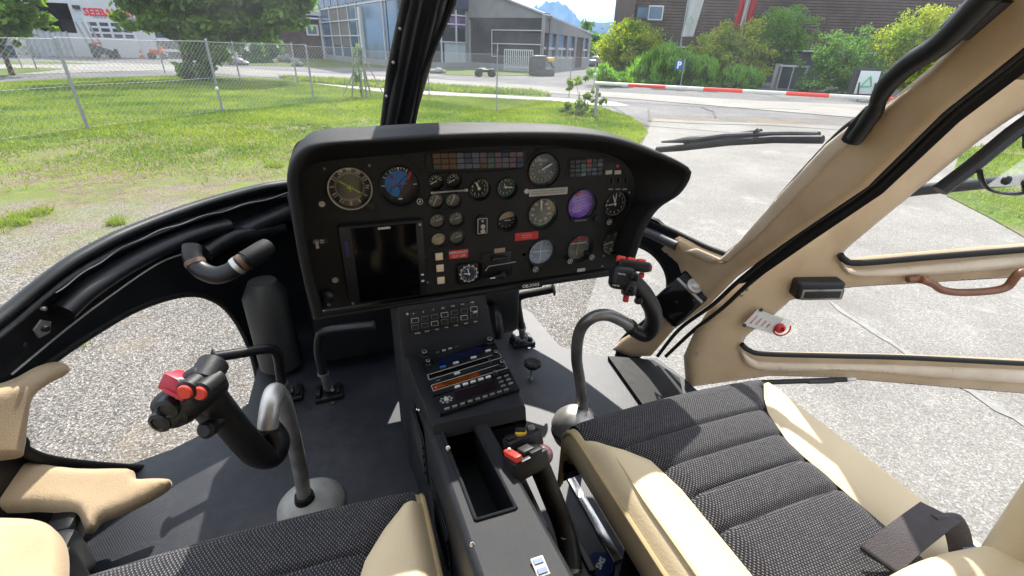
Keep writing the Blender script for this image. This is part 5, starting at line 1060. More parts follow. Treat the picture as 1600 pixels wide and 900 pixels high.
# ================================================================ OUTSIDE
GZ = -EYE
def G(px, py, z=GZ): return P(px, py, SZ(z))
def groundmat(name, stops, s1, s2, bump, rough=.9, patch=None, fade=None):
    m, t, b = nodemat(name); L = t.links.new; b.inputs['Roughness'].default_value = rough; b.inputs['Specular IOR Level'].default_value = .25
    g = t.nodes.new('ShaderNodeNewGeometry')
    n1 = t.nodes.new('ShaderNodeTexNoise'); n1.inputs['Scale'].default_value = s1; n1.inputs['Detail'].default_value = 6; n1.inputs['Roughness'].default_value = .65; L(g.outputs['Position'], n1.inputs['Vector'])
    v = t.nodes.new('ShaderNodeTexVoronoi'); v.inputs['Scale'].default_value = s2; L(g.outputs['Position'], v.inputs['Vector'])
    hs = t.nodes.new('ShaderNodeSeparateColor'); L(v.outputs['Color'], hs.inputs[0])
    r = t.nodes.new('ShaderNodeValToRGB'); e = r.color_ramp.elements; r.color_ramp.interpolation = 'LINEAR'
    e[0].position = stops[0][0]; e[0].color = (*stops[0][1], 1); e[1].position = stops[-1][0]; e[1].color = (*stops[-1][1], 1)
    for p_, c in stops[1:-1]: q = e.new(p_); q.color = (*c, 1)
    L(hs.outputs[0], r.inputs[0])
    mxx = t.nodes.new('ShaderNodeMixRGB'); mxx.blend_type = 'MULTIPLY'; mxx.inputs[0].default_value = 1; L(r.outputs[0], mxx.inputs[1])
    r2 = t.nodes.new('ShaderNodeValToRGB'); r2.color_ramp.elements[0].position = .3; r2.color_ramp.elements[0].color = (.72, .70, .68, 1); r2.color_ramp.elements[1].position = .7; r2.color_ramp.elements[1].color = (1.08, 1.06, 1.03, 1)
    L(n1.outputs['Fac'], r2.inputs[0]); L(r2.outputs[0], mxx.inputs[2]); colr = mxx.outputs[0]
    if patch:
        for col_, sc_, a, b_ in patch:
            n3 = t.nodes.new('ShaderNodeTexNoise'); n3.inputs['Scale'].default_value = sc_; n3.inputs['Detail'].default_value = 8; n3.inputs['Roughness'].default_value = .7; L(g.outputs['Position'], n3.inputs['Vector'])
            mr = t.nodes.new('ShaderNodeMapRange'); mr.inputs[1].default_value = a; mr.inputs[2].default_value = b_; L(n3.outputs['Fac'], mr.inputs[0])
            m3 = t.nodes.new('ShaderNodeMixRGB'); m3.inputs[2].default_value = (*col_, 1); L(mr.outputs[0], m3.inputs[0]); L(colr, m3.inputs[1]); colr = m3.outputs[0]
    if fade:                        # loose gravel spreads irregularly into the turf
        sp = t.nodes.new('ShaderNodeSeparateXYZ'); L(g.outputs['Position'], sp.inputs[0]); n4 = t.nodes.new('ShaderNodeTexNoise'); n4.inputs['Scale'].default_value = .8; n4.inputs['Detail'].default_value = 10; n4.inputs['Roughness'].default_value = .72; L(g.outputs['Position'], n4.inputs['Vector'])
        ma = t.nodes.new('ShaderNodeMath'); ma.operation = 'MULTIPLY_ADD'; ma.inputs[1].default_value = 13; L(n4.outputs['Fac'], ma.inputs[0]); L(sp.outputs['Y'], ma.inputs[2])
        mr = t.nodes.new('ShaderNodeMapRange'); mr.inputs[1].default_value = fade[1]+6.5; mr.inputs[2].default_value = fade[0]+6.5; L(ma.outputs[0], mr.inputs[0])
        v2 = t.nodes.new('ShaderNodeTexVoronoi'); v2.inputs['Scale'].default_value = 95; L(g.outputs['Position'], v2.inputs['Vector']); h2 = t.nodes.new('ShaderNodeSeparateColor'); L(v2.outputs['Color'], h2.inputs[0])
        r4 = t.nodes.new('ShaderNodeValToRGB'); r4.color_ramp.elements[0].color = (.05, .042, .033, 1); r4.color_ramp.elements[1].color = (.34, .31, .27, 1); L(h2.outputs[0], r4.inputs[0])
        m4 = t.nodes.new('ShaderNodeMixRGB'); L(mr.outputs[0], m4.inputs[0]); L(colr, m4.inputs[1]); L(r4.outputs[0], m4.inputs[2]); colr = m4.outputs[0]
    L(colr, b.inputs['Base Color'])
    bp = t.nodes.new('ShaderNodeBump'); bp.inputs['Strength'].default_value = bump; bp.inputs['Distance'].default_value = .02
    if s2 > 200: bp.inputs['Distance'].default_value = .005
    L(v.outputs['Distance'], bp.inputs['Height']); L(bp.outputs[0], b.inputs['Normal'])
    return m
GRAVEL = groundmat('gravel', [(0, (.055, .05, .045)), (.45, (.145, .135, .122)), (.8, (.24, .226, .21)), (1, (.42, .405, .385))], 1.1, 135, .35, patch=[((.20, .155, .10), .55, .50, .66), ((.06, .10, .02), .8, .62, .72)])
APRON = groundmat('coarse_asphalt', [(0, (.17, .165, .155)), (.5, (.245, .238, .225)), (.85, (.30, .292, .275)), (1, (.40, .39, .37))], .5, 120, .2, patch=[((.17, .16, .145), .3, .5, .72), ((.36, .35, .33), 1.3, .58, .76), ((.12, .115, .11), 2.7, .66, .74)])
ROAD = groundmat('pale_road', [(0, (.24, .235, .22)), (1, (.33, .32, .30))], .35, 30, .1, patch=[((.27, .25, .235), .2, .52, .7)])
PATHM = groundmat('path_gravel', [(0, (.34, .33, .30)), (1, (.50, .48, .44))], .5, 30, .1)
YARD = groundmat('dark_asphalt', [(0, (.12, .12, .125)), (1, (.20, .20, .205))], .3, 20, .1, patch=[((.22, .21, .20), .15, .5, .7)])
TURF = groundmat('turf', [(0, (.06, .11, .015)), (1, (.12, .18, .028))], .5, 20, .6, patch=[((.20, .165, .095), .55, .52, .64), ((.13, .14, .03), 1.7, .55, .75)])
WORN = groundmat('worn_turf', [(0, (.08, .06, .038)), (.5, (.165, .125, .078)), (1, (.28, .235, .165))], 1.2, 70, .5, patch=[((.13, .16, .035), 1.1, .47, .58), ((.17, .19, .05), 4.0, .50, .62)], fade=(4.6, 7.6))
LAND = groundmat('land', [(0, (.07, .10, .03)), (1, (.13, .15, .06))], .02, 1, .1)
def sheetg(name, pts, z, mt, kind='structure'):
    m = M(); m.add([(p[0], p[1], GZ+z) for p in pts], [tuple(range(len(pts)))]); o = m.build(name, mt, loc=(pts[0][0], pts[0][1], GZ+z)); o['kind'] = kind; return o
sheetg('ground', [(-14000, -14000), (14000, -14000), (14000, 14000), (-14000, 14000)], 0, LAND)
sheetg('yard', [(-160, 20), (160, -60), (260, 150), (-60, 220)], .004, YARD)
sheetg('gravel_ground', [(-30, -12), (30, -12), (30, 8), (8, 15), (-6, 22), (-30, 24)], .008, GRAVEL)
gp_ = lambda L: [G(x, y)[:2] for x, y in L]
# lawn
lawn_px = [(-300, 190), (0, 130), (120, 124), (300, 119), (450, 126), (520, 136), (610, 147), (720, 152), (860, 159), (930, 166), (985, 184), (1008, 200), (1012, 210), (1006, 217)]
near = [(940, 290), (800, 300), (640, 292), (480, 300), (330, 320), (250, 330), (130, 340), (0, 360), (-200, 420), (-500, 420)]
lawn = gp_([tuple(p) for p in lawn_px])+gp_(near)
sheetg('lawn', lawn, .012, TURF)
ap = gp_([(1012, 205), (1000, 235), (975, 300), (950, 380), (928, 450), (905, 520), (892, 560)])+[np.array([1.0, -.5]), np.array([.6, -9]), np.array([30, -9]), np.array([24, 13])]+gp_([(1400, 200), (1100, 190), (1020, 186)])
wp_ = []
for (xa, ya), (xb, yb) in zip([(2.4, 4.2), (2.2, 9), (1.6, 11.3), (0, 12.8), (-1.5, 14.2), (-4.3, 13.1), (-5.6, 11.2), (-9, 10)], [(2.2, 9), (1.6, 11.3), (0, 12.8), (-1.5, 14.2), (-4.3, 13.1), (-5.6, 11.2), (-9, 10), (-16, 9)]):
    for k in range(14): f = k/14; wp_.append((xa+(xb-xa)*f+random.uniform(-.18, .18), ya+(yb-ya)*f+random.uniform(-.35, .35)))
sheetg('worn_turf', wp_+[(-16, 9), (-16, 4.2)], .0135, WORN)
sheetg('apron', ap, .016, APRON)
sheetg('road', [np.array([-60, 44])]+gp_([(0, 118), (250, 110), (450, 123), (600, 134), (760, 140), (920, 150), (1000, 156), (1390, 189)])+[np.array([26, 6]), np.array([34, 3])]+gp_([(1390, 166), (1180, 158), (1000, 147), (930, 143), (800, 131), (640, 122), (470, 113), (330, 103), (120, 97), (0, 96)])+[np.array([-60, 60])], .020, ROAD)
sheetg('verge', gp_([(1478, 308), (1540, 340), (1600, 374), (1800, 480), (2100, 420), (1900, 290), (1640, 205), (1500, 236)]), .026, TURF)
sheetg('verge', gp_([(438, 122), (520, 126), (610, 131), (720, 138), (835, 145), (862, 151), (845, 153), (740, 147), (600, 139), (500, 131), (450, 126)]), .026, TURF)
sheetg('verge', gp_([(0, 96), (90, 97), (168, 100), (90, 101), (20, 101), (0, 100)]), .026, TURF)
sheetg('verge', gp_([(0, 108), (60, 106), (104, 108), (70, 112), (30, 116), (0, 121)]), .026, TURF)
sheetg('verge', gp_([(350, 96), (500, 93), (560, 99), (650, 106), (480, 105), (352, 101)]), .026, TURF)
sheetg('verge', gp_([(688, 107), (745, 109), (850, 113), (830, 118), (760, 119), (690, 117)]), .026, TURF)
sheetg('path', gp_([(455, 127), (610, 139), (740, 147), (862, 153), (960, 160), (985, 166), (930, 166), (860, 159), (720, 152), (610, 147), (520, 136), (450, 126)]), .024, PATHM)
sheetg('apron_patch', gp_([(955, 166), (1010, 163), (1013, 200), (985, 184)]), .022, YARD)
m = M()
for L_ in ([(1013, 172), (1014, 190)], [(1015, 190), (1080, 194), (1200, 197), (1330, 205)], [(940, 158), (1020, 163), (1120, 168), (1250, 172)], [(1095, 168), (1115, 175), (1118, 185)]):
    for (a, b) in zip(L_, L_[1:]):
        A, B = G(*a), G(*b); t_ = (B-A)/np.linalg.norm(B-A); n_ = np.array([-t_[1], t_[0], 0])*.035; m.add([A+n_+[0, 0, .027], B+n_+[0, 0, .027], B-n_+[0, 0, .027], A-n_+[0, 0, .027]], [(0, 1, 2, 3)])
o = m.build('road_joints', mat('tar_joint', (.09, .085, .08), .9), loc=G(1013, 180)); o['kind'] = 'structure'
# a faint worn paint line on the apron
m = M(); A, B, C_ = G(1300, 480), G(1440, 570), G(1620, 680); q = smooth([A, B, C_], 6); m.grid([[p+np.array([.04, .07, .021])+np.array([1, 1, 0])*.02*math.sin(i*2.1), p-np.array([.04, .07, -.021])+np.array([1, 1, 0])*.02*math.sin(i*3.3)] for i, p in enumerate(q)]); o = m.build('worn_line', mat('worn_paint', (.21, .205, .19), .9, col2=(.29, .28, .262), vscale=26), loc=A); o['kind'] = 'structure'

# grass blades
LEAFSEED = np.random.default_rng(5)
def leafmat(name, c1, c2, tr=.35, sc=.6, tint=(1.7, 1.8, .8)):
    m = bpy.data.materials.new(name); m.use_nodes = True; t = m.node_tree; t.nodes.clear(); L = t.links.new
    out = t.nodes.new('ShaderNodeOutputMaterial'); d = t.nodes.new('ShaderNodeBsdfDiffuse'); tl = t.nodes.new('ShaderNodeBsdfTranslucent'); mi = t.nodes.new('ShaderNodeMixShader'); mi.inputs[0].default_value = tr
    g = t.nodes.new('ShaderNodeNewGeometry'); n = t.nodes.new('ShaderNodeTexNoise'); n.inputs['Scale'].default_value = sc; n.inputs['Detail'].default_value = 3; L(g.outputs['Position'], n.inputs['Vector'])
    wn = t.nodes.new('ShaderNodeMath'); wn.operation = 'MULTIPLY_ADD'; wn.inputs[1].default_value = .45; L(g.outputs['Random Per Island'], wn.inputs[0]); ml = t.nodes.new('ShaderNodeMath'); ml.operation = 'MULTIPLY_ADD'; ml.inputs[1].default_value = 1.6; ml.inputs[2].default_value = -.52; L(n.outputs['Fac'], ml.inputs[0]); L(ml.outputs[0], wn.inputs[2])
    r = t.nodes.new('ShaderNodeValToRGB'); r.color_ramp.elements[0].position = .15; r.color_ramp.elements[1].position = .85; r.color_ramp.elements[0].color = (*c1, 1); r.color_ramp.elements[1].color = (*c2, 1)
    L(wn.outputs[0], r.inputs[0]); L(r.outputs[0], d.inputs[0]); 
    br = t.nodes.new('ShaderNodeMixRGB'); br.blend_type = 'MULTIPLY'; br.inputs[0].default_value = 1; br.inputs[2].default_value = (*tint, 1); L(r.outputs[0], br.inputs[1]); L(br.outputs[0], tl.inputs[0])
    gl = t.nodes.new('ShaderNodeBsdfGlossy'); gl.inputs['Roughness'].default_value = .45; gl.inputs[0].default_value = (.5, .5, .5, 1); m2 = t.nodes.new('ShaderNodeMixShader'); m2.inputs[0].default_value = .04
    L(d.outputs[0], mi.inputs[1]); L(tl.outputs[0], mi.inputs[2]); L(mi.outputs[0], m2.inputs[1]); L(gl.outputs[0], m2.inputs[2]); L(m2.outputs[0], out.inputs[0]); MATS[name] = m; return m
BLADE = leafmat('grass_blades', (.08, .16, .018), (.31, .36, .055), .45, .45, (1.4, 1.5, .8))
def blades(name, poly, n, h, wd, z=0, mask=None, label=None):
    poly = [np.array(p[:2]) for p in poly]; mn = np.min(poly, 0); mxx = np.max(poly, 0); pts = []
    P_ = LEAFSEED.uniform(mn, mxx, (n*3, 2)); x, y = P_[:, 0], P_[:, 1]; ins = np.zeros(len(P_), bool); N = len(poly)
    for i in range(N):
        a, b = poly[i], poly[i-1]; c = ((a[1] > y) != (b[1] > y)) & (x < (b[0]-a[0])*(y-a[1])/(b[1]-a[1]+1e-12)+a[0]); ins ^= c
    P_ = P_[ins]
    if mask is not None: P_ = P_[mask(P_)]
    P_ = P_[:n]; n = len(P_); a = LEAFSEED.uniform(0, 2*np.pi, n); hh = h*LEAFSEED.uniform(.4, 1.2, n); ww = wd*LEAFSEED.uniform(.6, 1.3, n); d = np.hypot(P_[:, 0], P_[:, 1]); ww = ww*np.clip(d/10, .5, 3)
    dx, dy = np.cos(a)*ww, np.sin(a)*ww; lx, ly = LEAFSEED.normal(0, .5, n)*hh, LEAFSEED.normal(0, .5, n)*hh
    V = np.empty((n, 3, 3)); V[:, 0] = np.stack([P_[:, 0]-dx, P_[:, 1]-dy, np.full(n, GZ+z)], 1); V[:, 1] = np.stack([P_[:, 0]+dx, P_[:, 1]+dy, np.full(n, GZ+z)], 1); V[:, 2] = np.stack([P_[:, 0]+lx, P_[:, 1]+ly, GZ+z+hh], 1)
    o = fast(name, V.reshape(-1, 3), np.arange(n*3).reshape(-1, 3), BLADE); o['kind'] = 'stuff'; o['label'] = label or 'green grass growing on the lawn'; o['category'] = 'grass'; return o
from mathutils import noise
def lawn_mask(P_):
    out = np.zeros(len(P_), bool)
    for i, p in enumerate(P_):
        d = math.hypot(p[0], p[1]); v = noise.noise(Vector((p[0]*.35, p[1]*.35, 2)))+.5*noise.noise(Vector((p[0]*1.3, p[1]*1.3, 7)))
        # worn band where the lawn meets the gravel
        yy = p[1]+max(0, p[0]-1.2)*3+max(0, -4.5-p[0])*1.2
        th = -1.2 if yy > 14.5 else (-.75+(14.5-yy)/9.5*1.3)
        v2 = noise.noise(Vector((p[0]*.55, p[1]*.8, 12)))+.5*noise.noise(Vector((p[0]*2.1, p[1]*2.1, 4)))
        out[i] = v+random.uniform(-.45, .45) > th and (v2 < .28 or random.random() < .25 or yy > 24)
    return out
blades('grass', [p for p in lawn], 260000, .07, .010, .012, lawn_mask)
blades('grass', gp_([(438, 122), (520, 126), (610, 131), (720, 138), (835, 145), (862, 151), (740, 147), (600, 139), (450, 126)]), 9000, .2, .02, .026, label='strip of grass on the verge between road and path')
def tuft_mask(P_):
    return np.array([noise.noise(Vector((p[0]*1.1, p[1]*1.1, 31)))+.45*noise.noise(Vector((p[0]*4, p[1]*4, 3))) > .42 for p in P_])
blades('grass', gp_([(-200, 420), (0, 345), (200, 322), (450, 300), (640, 292), (640, 420), (400, 520), (0, 560), (-200, 560)]), 9000, .07, .007, .008, tuft_mask, 'small tufts of grass growing through the gravel')

blades('grass', gp_([(1478, 308), (1540, 340), (1600, 374), (1700, 420), (1900, 290), (1640, 205), (1500, 236)]), 9000, .08, .009, .026, lambda P_: np.array([noise.noise(Vector((p[0]*1.2, p[1]*1.2, 9)))+random.uniform(-.3, .3) > -.15 for p in P_]), 'patchy grass at the right beyond the open door')
for i, (x, y, r_) in enumerate(((182, 352, .13), (250, 364, .08), (50, 338, .18), (430, 262, .14), (15, 352, .2))):
    c = G(x, y)[:2]; o = blades('grass', [c+r_*np.array([math.cos(a), math.sin(a)]) *random.uniform(.35, 1.2) for a in np.linspace(0, 6.28, 14)], 260, .09, .009, .012, None, 'small green grass tuft growing in the gravel'); o['group'] = 'grass tufts in the gravel'
# trees
BARK = mat('bark', (.10, .075, .05), .9, var=.35, vscale=5, bump=.5, bscale=20)
def tree(name, label, cat, base, blobs, leaf, nleaf, lmat, trunk=.12, group=None, limbs=5, flat=0, up_=0.0):
    """blobs: (dx, dy, z, rx, rz) foliage clumps above the base"""
    t = thing(name, label, cat, (base[0], base[1], GZ), group); b = np.array([base[0], base[1], GZ])
    if trunk:
        m = M(); top_ = max(z for *_, z, rx, rz in blobs); m.tube([b, b+np.array([.02, 0, top_*.35]), b+np.array([0, .03, top_*.75])], [trunk, trunk*.75, trunk*.35], 9)
        for i in range(limbs):
            q = blobs[i % len(blobs)]; s = b+np.array([0, 0, top_*(.22+.1*(i % 4))]); e = b+np.array([q[0], q[1], q[2]]); m.tube([s, (s+e)/2+np.array([0, 0, .1]), e], [trunk*.4, trunk*.25, trunk*.08], 6)
        m.build('trunk', BARK, t)
    V = []; tot = sum(q[3]**2*q[4] for q in blobs)
    for dx, dy, z, rx, rz in blobs:
        k = int(nleaf*(rx**2*rz)/tot); sub = max(6, k//85); sc = LEAFSEED.normal(size=(sub, 3)); sc /= np.linalg.norm(sc, axis=1)[:, None]; sc *= LEAFSEED.uniform(.2, 1.25, sub)[:, None]**.6
        ci = LEAFSEED.integers(0, sub, k); off = LEAFSEED.normal(0, .125, (k, 3)); p = (sc[ci]+off)*np.array([rx, rx, rz])+np.array([dx, dy, z])+b
        p[:, 2] = np.maximum(p[:, 2], GZ+.05)
        s = leaf*LEAFSEED.uniform(.55, 1.35, k); A = LEAFSEED.normal(size=(k, 3)); A[:, 2] += up_*3; A /= np.linalg.norm(A, axis=1)[:, None]; Bq = LEAFSEED.normal(size=(k, 3)); Bq -= A*np.sum(A*Bq, 1)[:, None]; Bq /= np.linalg.norm(Bq, axis=1)[:, None]
        ln = 1.0+up_*3.2
        q = np.stack([p-A*s[:, None]*.6*ln, p+Bq*s[:, None]*.32, p+A*s[:, None]*.6*ln, p-Bq*s[:, None]*.32], 1); V.append(q)
    V = np.concatenate(V).reshape(-1, 3); fast('crown', V, np.arange(len(V)).reshape(-1, 4), lmat, t)
    return t
LG = leafmat('leaf_green', (.06, .13, .025), (.19, .30, .05), .5, .5); LY = leafmat('leaf_yellow_green', (.11, .20, .022), (.38, .40, .05), .5, .6)
LL = leafmat('leaf_light', (.08, .18, .04), (.20, .34, .09), .5, .6); LD = leafmat('leaf_dark', (.045, .11, .03), (.14, .26, .07), .48, .6); LR = leafmat('reed_green', (.08, .20, .02), (.22, .40, .06), .5, .6)
def tpx(name, label, cat, bx_, by_, blobs, leaf, nleaf, lmat, trunk=.1, group=None, depth=.8, **k):
    """foliage clumps measured off the picture at the tree's own distance: (px, py, rx, ry)"""
    b = G(bx_, by_); d_ = np.hypot(*b[:2]); out = []
    for i, (x, y, rx, ry) in enumerate(blobs):
        q = ray(x, y); q = q*(d_/np.hypot(q[0], q[1])); s_ = mpp(q)
        yy = ((i*37) % 7-3)/3*rx*s_*depth*.5; dirh = np.array([q[0], q[1]])/d_
        out.append((q[0]-b[0]+dirh[0]*yy, q[1]-b[1]+dirh[1]*yy, q[2]-b[2], rx*s_, ry*s_))
    return tree(name, label, cat, b, out, leaf, nleaf, lmat, trunk, group, **k)
tpx('broadleaf_tree', 'large dark broadleaf tree behind the fence, its foliage reaching almost to the grass', 'tree', 300, 126, [(308, 92, 26, 34), (240, 28, 40, 22), (300, 22, 50, 36), (370, 32, 50, 28), (430, 22, 42, 28), (205, 0, 30, 20), (330, -34, 80, 46), (450, -24, 45, 36), (325, 68, 32, 26), (410, 58, 24, 14), (458, 28, 18, 20), (215, -50, 50, 46)], .30, 42000, LG, .22)
tpx('broadleaf_tree', 'broadleaf tree at the left edge with a low branch over the fence', 'tree', 20, 118, [(2, 18, 34, 26), (38, 28, 26, 16), (72, 36, 18, 9), (22, 56, 12, 15), (-40, 10, 50, 40), (20, -26, 40, 26), (-14, 50, 20, 20)], .26, 15000, LG, .12)
tpx('ornamental_tree', 'yellow green small tree at the corner left of the brown building', 'tree', 972, 123, [(985, 70, 44, 26), (955, 82, 26, 20), (1010, 72, 26, 20), (985, 48, 28, 16), (975, 98, 30, 18), (1005, 92, 24, 16)], .19, 13000, LY, .07)
tpx('ornamental_tree', 'yellow topped leafy tree under the red and white flag', 'tree', 1130, 134, [(1125, 75, 42, 24), (1160, 60, 40, 24), (1110, 92, 34, 20), (1150, 100, 46, 26), (1165, 82, 36, 22), (1140, 52, 26, 12), (1130, 118, 36, 14)], .16, 16000, LY, .07)
tpx('ornamental_tree', 'pale green upright tree right of the red and white flag', 'tree', 1212, 136, [(1225, 40, 38, 26), (1205, 62, 30, 24), (1245, 65, 28, 20), (1225, 18, 22, 14), (1200, 88, 24, 16), (1230, 88, 22, 12)], .125, 14000, LL, .05)
tpx('leafy_shrub', 'dense dark green shrub between the glazed entrance and the white sign', 'shrub', 1315, 148, [(1320, 105, 44, 32), (1330, 72, 40, 24), (1280, 118, 34, 22), (1350, 110, 36, 26), (1300, 80, 26, 20), (1300, 135, 44, 14)], .12, 14000, LD, .05)
tpx('ornamental_tree', 'yellow green tree right of the white sign, partly behind the pillar', 'tree', 1420, 156, [(1425, 60, 48, 30), (1455, 40, 36, 24), (1400, 82, 34, 22), (1430, 95, 40, 26), (1410, 120, 36, 20), (1460, 80, 30, 26)], .115, 16000, LY, .05)
tpx('conifer_tree', 'dark green tree behind the yellow green tree at the upper right', 'tree', 1420, 132, [(1400, 25, 40, 22), (1440, 5, 40, 20), (1380, 0, 30, 18), (1500, 40, 40, 40), (1470, 10, 40, 30), (1480, 100, 40, 40)], .15, 9000, LD, .1)
for x, y, cx_, cy_, rx, ry, lab in ((1015, 131, 1015, 108, 26, 22, 'tall bright ornamental grass left of the blue parking sign'), (1048, 134, 1050, 104, 28, 24, 'tall bright ornamental grass behind the blue parking sign'), (1090, 136, 1088, 112, 24, 22, 'tall ornamental grass right of the blue parking sign'), (1160, 138, 1158, 122, 26, 14, 'tall ornamental grass left of the glazed entrance')):
    tpx('ornamental_grass', lab, 'grass clump', x, y, [(cx_, cy_, rx, ry), (cx_-rx*.6, cy_+8, rx*.5, ry*.7), (cx_+rx*.6, cy_+6, rx*.5, ry*.7)], .12, 5000, LR, 0, 'ornamental grasses before the brown building', up_=.9)
tpx('low_hedge', 'low dark hedge at the foot of the ornamental grasses', 'hedge', 1060, 137, [(970+i*24, 125+i*1.4, 14, 6) for i in range(9)], .08, 6000, LD, 0)
tree('grass_mound', 'low round clump of grass behind the fence post where the barrier starts', 'grass clump', G(940, 135), [(0, 0, .5, 1.0, .55), (1.0, -.2, .4, .8, .4)], .12, 2600, LR, 0, up_=.7)
tree('leafy_shrub', 'young shrub with reddish tips growing on the lawn beside the barrier post', 'shrub', G(903, 181), [(0, 0, .45, .38, .33), (-.15, 0, .95, .32, .28), (.5, -.15, .6, .28, .26), (-.2, 0, .25, .4, .2), (.15, 0, .2, .35, .15)], .11, 1500, leafmat('leaf_reddish', (.07, .15, .03), (.22, .28, .08), .45, 1.5), .025, limbs=4)
tree('staked_sapling', 'thin climbing sapling between three wooden stakes by the centre post', 'sapling', G(565, 153), [(0, 0, .8, .22, .6), (0, 0, 1.5, .16, .4)], .09, 450, LL, .015)
sk = thing('sapling_stakes', 'three leaning grey wooden stakes around the thin sapling', 'stakes', G(565, 153)); b = G(565, 153)
for dx, dy in ((-.35, 0), (.38, .1), (.05, -.3)): m = M(); m.tube([b+np.array([dx, dy, 0]), b+np.array([dx*.25, dy*.25, 1.75])], .03, 8); m.build('stake', mat('grey_wood', (.22, .20, .17), .9, var=.3, vscale=6) if 'grey_wood' not in MATS else MATS['grey_wood'], sk)
for i, (x, y) in enumerate(((395, 98), (425, 98), (330, 100))):
    tree('leafy_shrub', ('dark shrub far behind the fence, just right of the big tree trunk', 'dark round shrub across the road behind the fence', 'dark shrub hidden behind the big tree trunk')[i], 'shrub', G(x, y), [(0, 0, 1.2, 1.6, 1.2)], .25, 1800, LD, .05)
# far wooded slope strip
tree('distant_trees', 'line of distant trees at the foot of the mountains behind the grey hall', 'trees', G(930, 92), [(dx, 0, 4, 7, 5) for dx in range(-20, 30, 8)], 1.6, 3000, LD, 0)['kind'] = 'stuff'

# fence: posts + woven wire
GALV = mat('galvanised_steel', (.28, .29, .30), .5, .5, var=.2, vscale=20); WIRE = mat('galvanised_wire', (.42, .43, .44), .5, .4)
def postat(base, toppx=None, h=1.75, r=.032):
    b = G(*base); return b
fposts = [((138, 203), 1.78), ((348, 175), 1.84), ((491, 160), 1.75), ((573, 153), 1.75)]
fposts2 = [((671, 158), 1.6), ((776, 175), 1.80), ((889, 150), 1.5), ((926, 152), 1.75)]
fence = thing('chain_link_fence', 'leaning chain link fence with steel posts across the lawn left of the centre post', 'fence', G(348, 175), 'chain link fences')
fence2 = thing('chain_link_fence', 'chain link fence with thin posts behind the glareshield right of the centre post', 'fence', G(776, 175), 'chain link fences')
fence3 = thing('chain_link_fence', 'far chain link fence along the road behind the big tree', 'fence', G(258, 113), 'chain link fences')
def span(par, A, B, hA, hB, cell=.085, wr=.0028):
    L_ = np.linalg.norm((B-A)[:2]); d = (B-A)/L_; hh = (hA+hB)/2; V = []; F = []
    nrm = np.cross(d, [0, 0, 1.]); nrm /= np.linalg.norm(nrm)
    for sgn in (1, -1):
        k = -hh
        while k < L_+hh:
            # line x = k + s*z
            z0, z1 = .04, hh-.02
            xs_ = [k+sgn*0 if sgn > 0 else k+hh, k+hh if sgn > 0 else k]
            xa, xb = xs_; za, zb = 0.04, hh
            # clip to [0,L]
            def at(x): return za+(zb-za)*(x-xa)/(xb-xa)
            x0_, x1_ = sorted((xa, xb)); x0c, x1c = max(x0_, 0), min(x1_, L_)
            if x1c-x0c > .02:
                p, q = A+d*x0c+np.array([0, 0, at(x0c)]), A+d*x1c+np.array([0, 0, at(x1c)])
                t_ = (q-p)/np.linalg.norm(q-p); u_ = np.cross(t_, nrm)*wr; v_ = nrm*wr; n0 = len(V)
                V += [p+u_, p-u_*.5+v_*.87, p-u_*.5-v_*.87, q+u_, q-u_*.5+v_*.87, q-u_*.5-v_*.87]; F += [(n0, n0+1, n0+4, n0+3), (n0+1, n0+2, n0+5, n0+4), (n0+2, n0, n0+3, n0+5)]
            k += cell*1.414
    fast('wire_mesh', np.array(V), np.array(F), WIRE, par)
    m = M(); 
    for z in (hh-.0, hh*.5, .06): m.tube([A+np.array([0, 0, z]), (A+B)/2+np.array([0, 0, z-.02]), B+np.array([0, 0, z])], .004, 5)
    m.build('tension_wire', WIRE, par)
def fline(par, posts, r=.032, extend=None):
    Q = [(G(*b), h) for b, h in posts]
    for q, h in Q:
        m = M(); m.use(GALV); m.tube([q, q+np.array([0, 0, h])], r, 10); m.sphere(q+np.array([0, 0, h]), r*1.1, 8); m.build('post', None, par)
    for (a, ha), (b, hb) in zip(Q, Q[1:]): span(par, a, b, ha, hb)
Q = fposts; e = G(138, 203)+(G(138, 203)-G(348, 175))*1.3
fline(fence, fposts)
m = M(); m.tube([e, e+np.array([0, 0, 1.8])], .032, 8); m.build('post', GALV, fence); span(fence, e, G(138, 203), 1.78, 1.78)
b = G(573, 153); m = M(); m.tube([b+np.array([-.9, .3, 0]), b+np.array([-.02, 0, 1.5])], .02, 8); m.tube([b+np.array([.7, -.1, 0]), b+np.array([.02, 0, 1.5])], .02, 8); m.build('brace', GALV, fence)
m = M(); m.use(WHITEP); m.sphere(G(348, 175)+np.array([0, -.05, .62]), .05, 10, (1, 1, 1.2)); m.build('tied_rag', None, fence)
fline(fence2, fposts2, .02)
span(fence2, G(573, 153), G(671, 158), 1.7, 1.6)
fline(fence3, [((35, 106), 2.0), ((58, 109), 2.0), ((258, 114), 1.8), ((376, 129), 1.8), ((466, 136), 1.8)], .035)
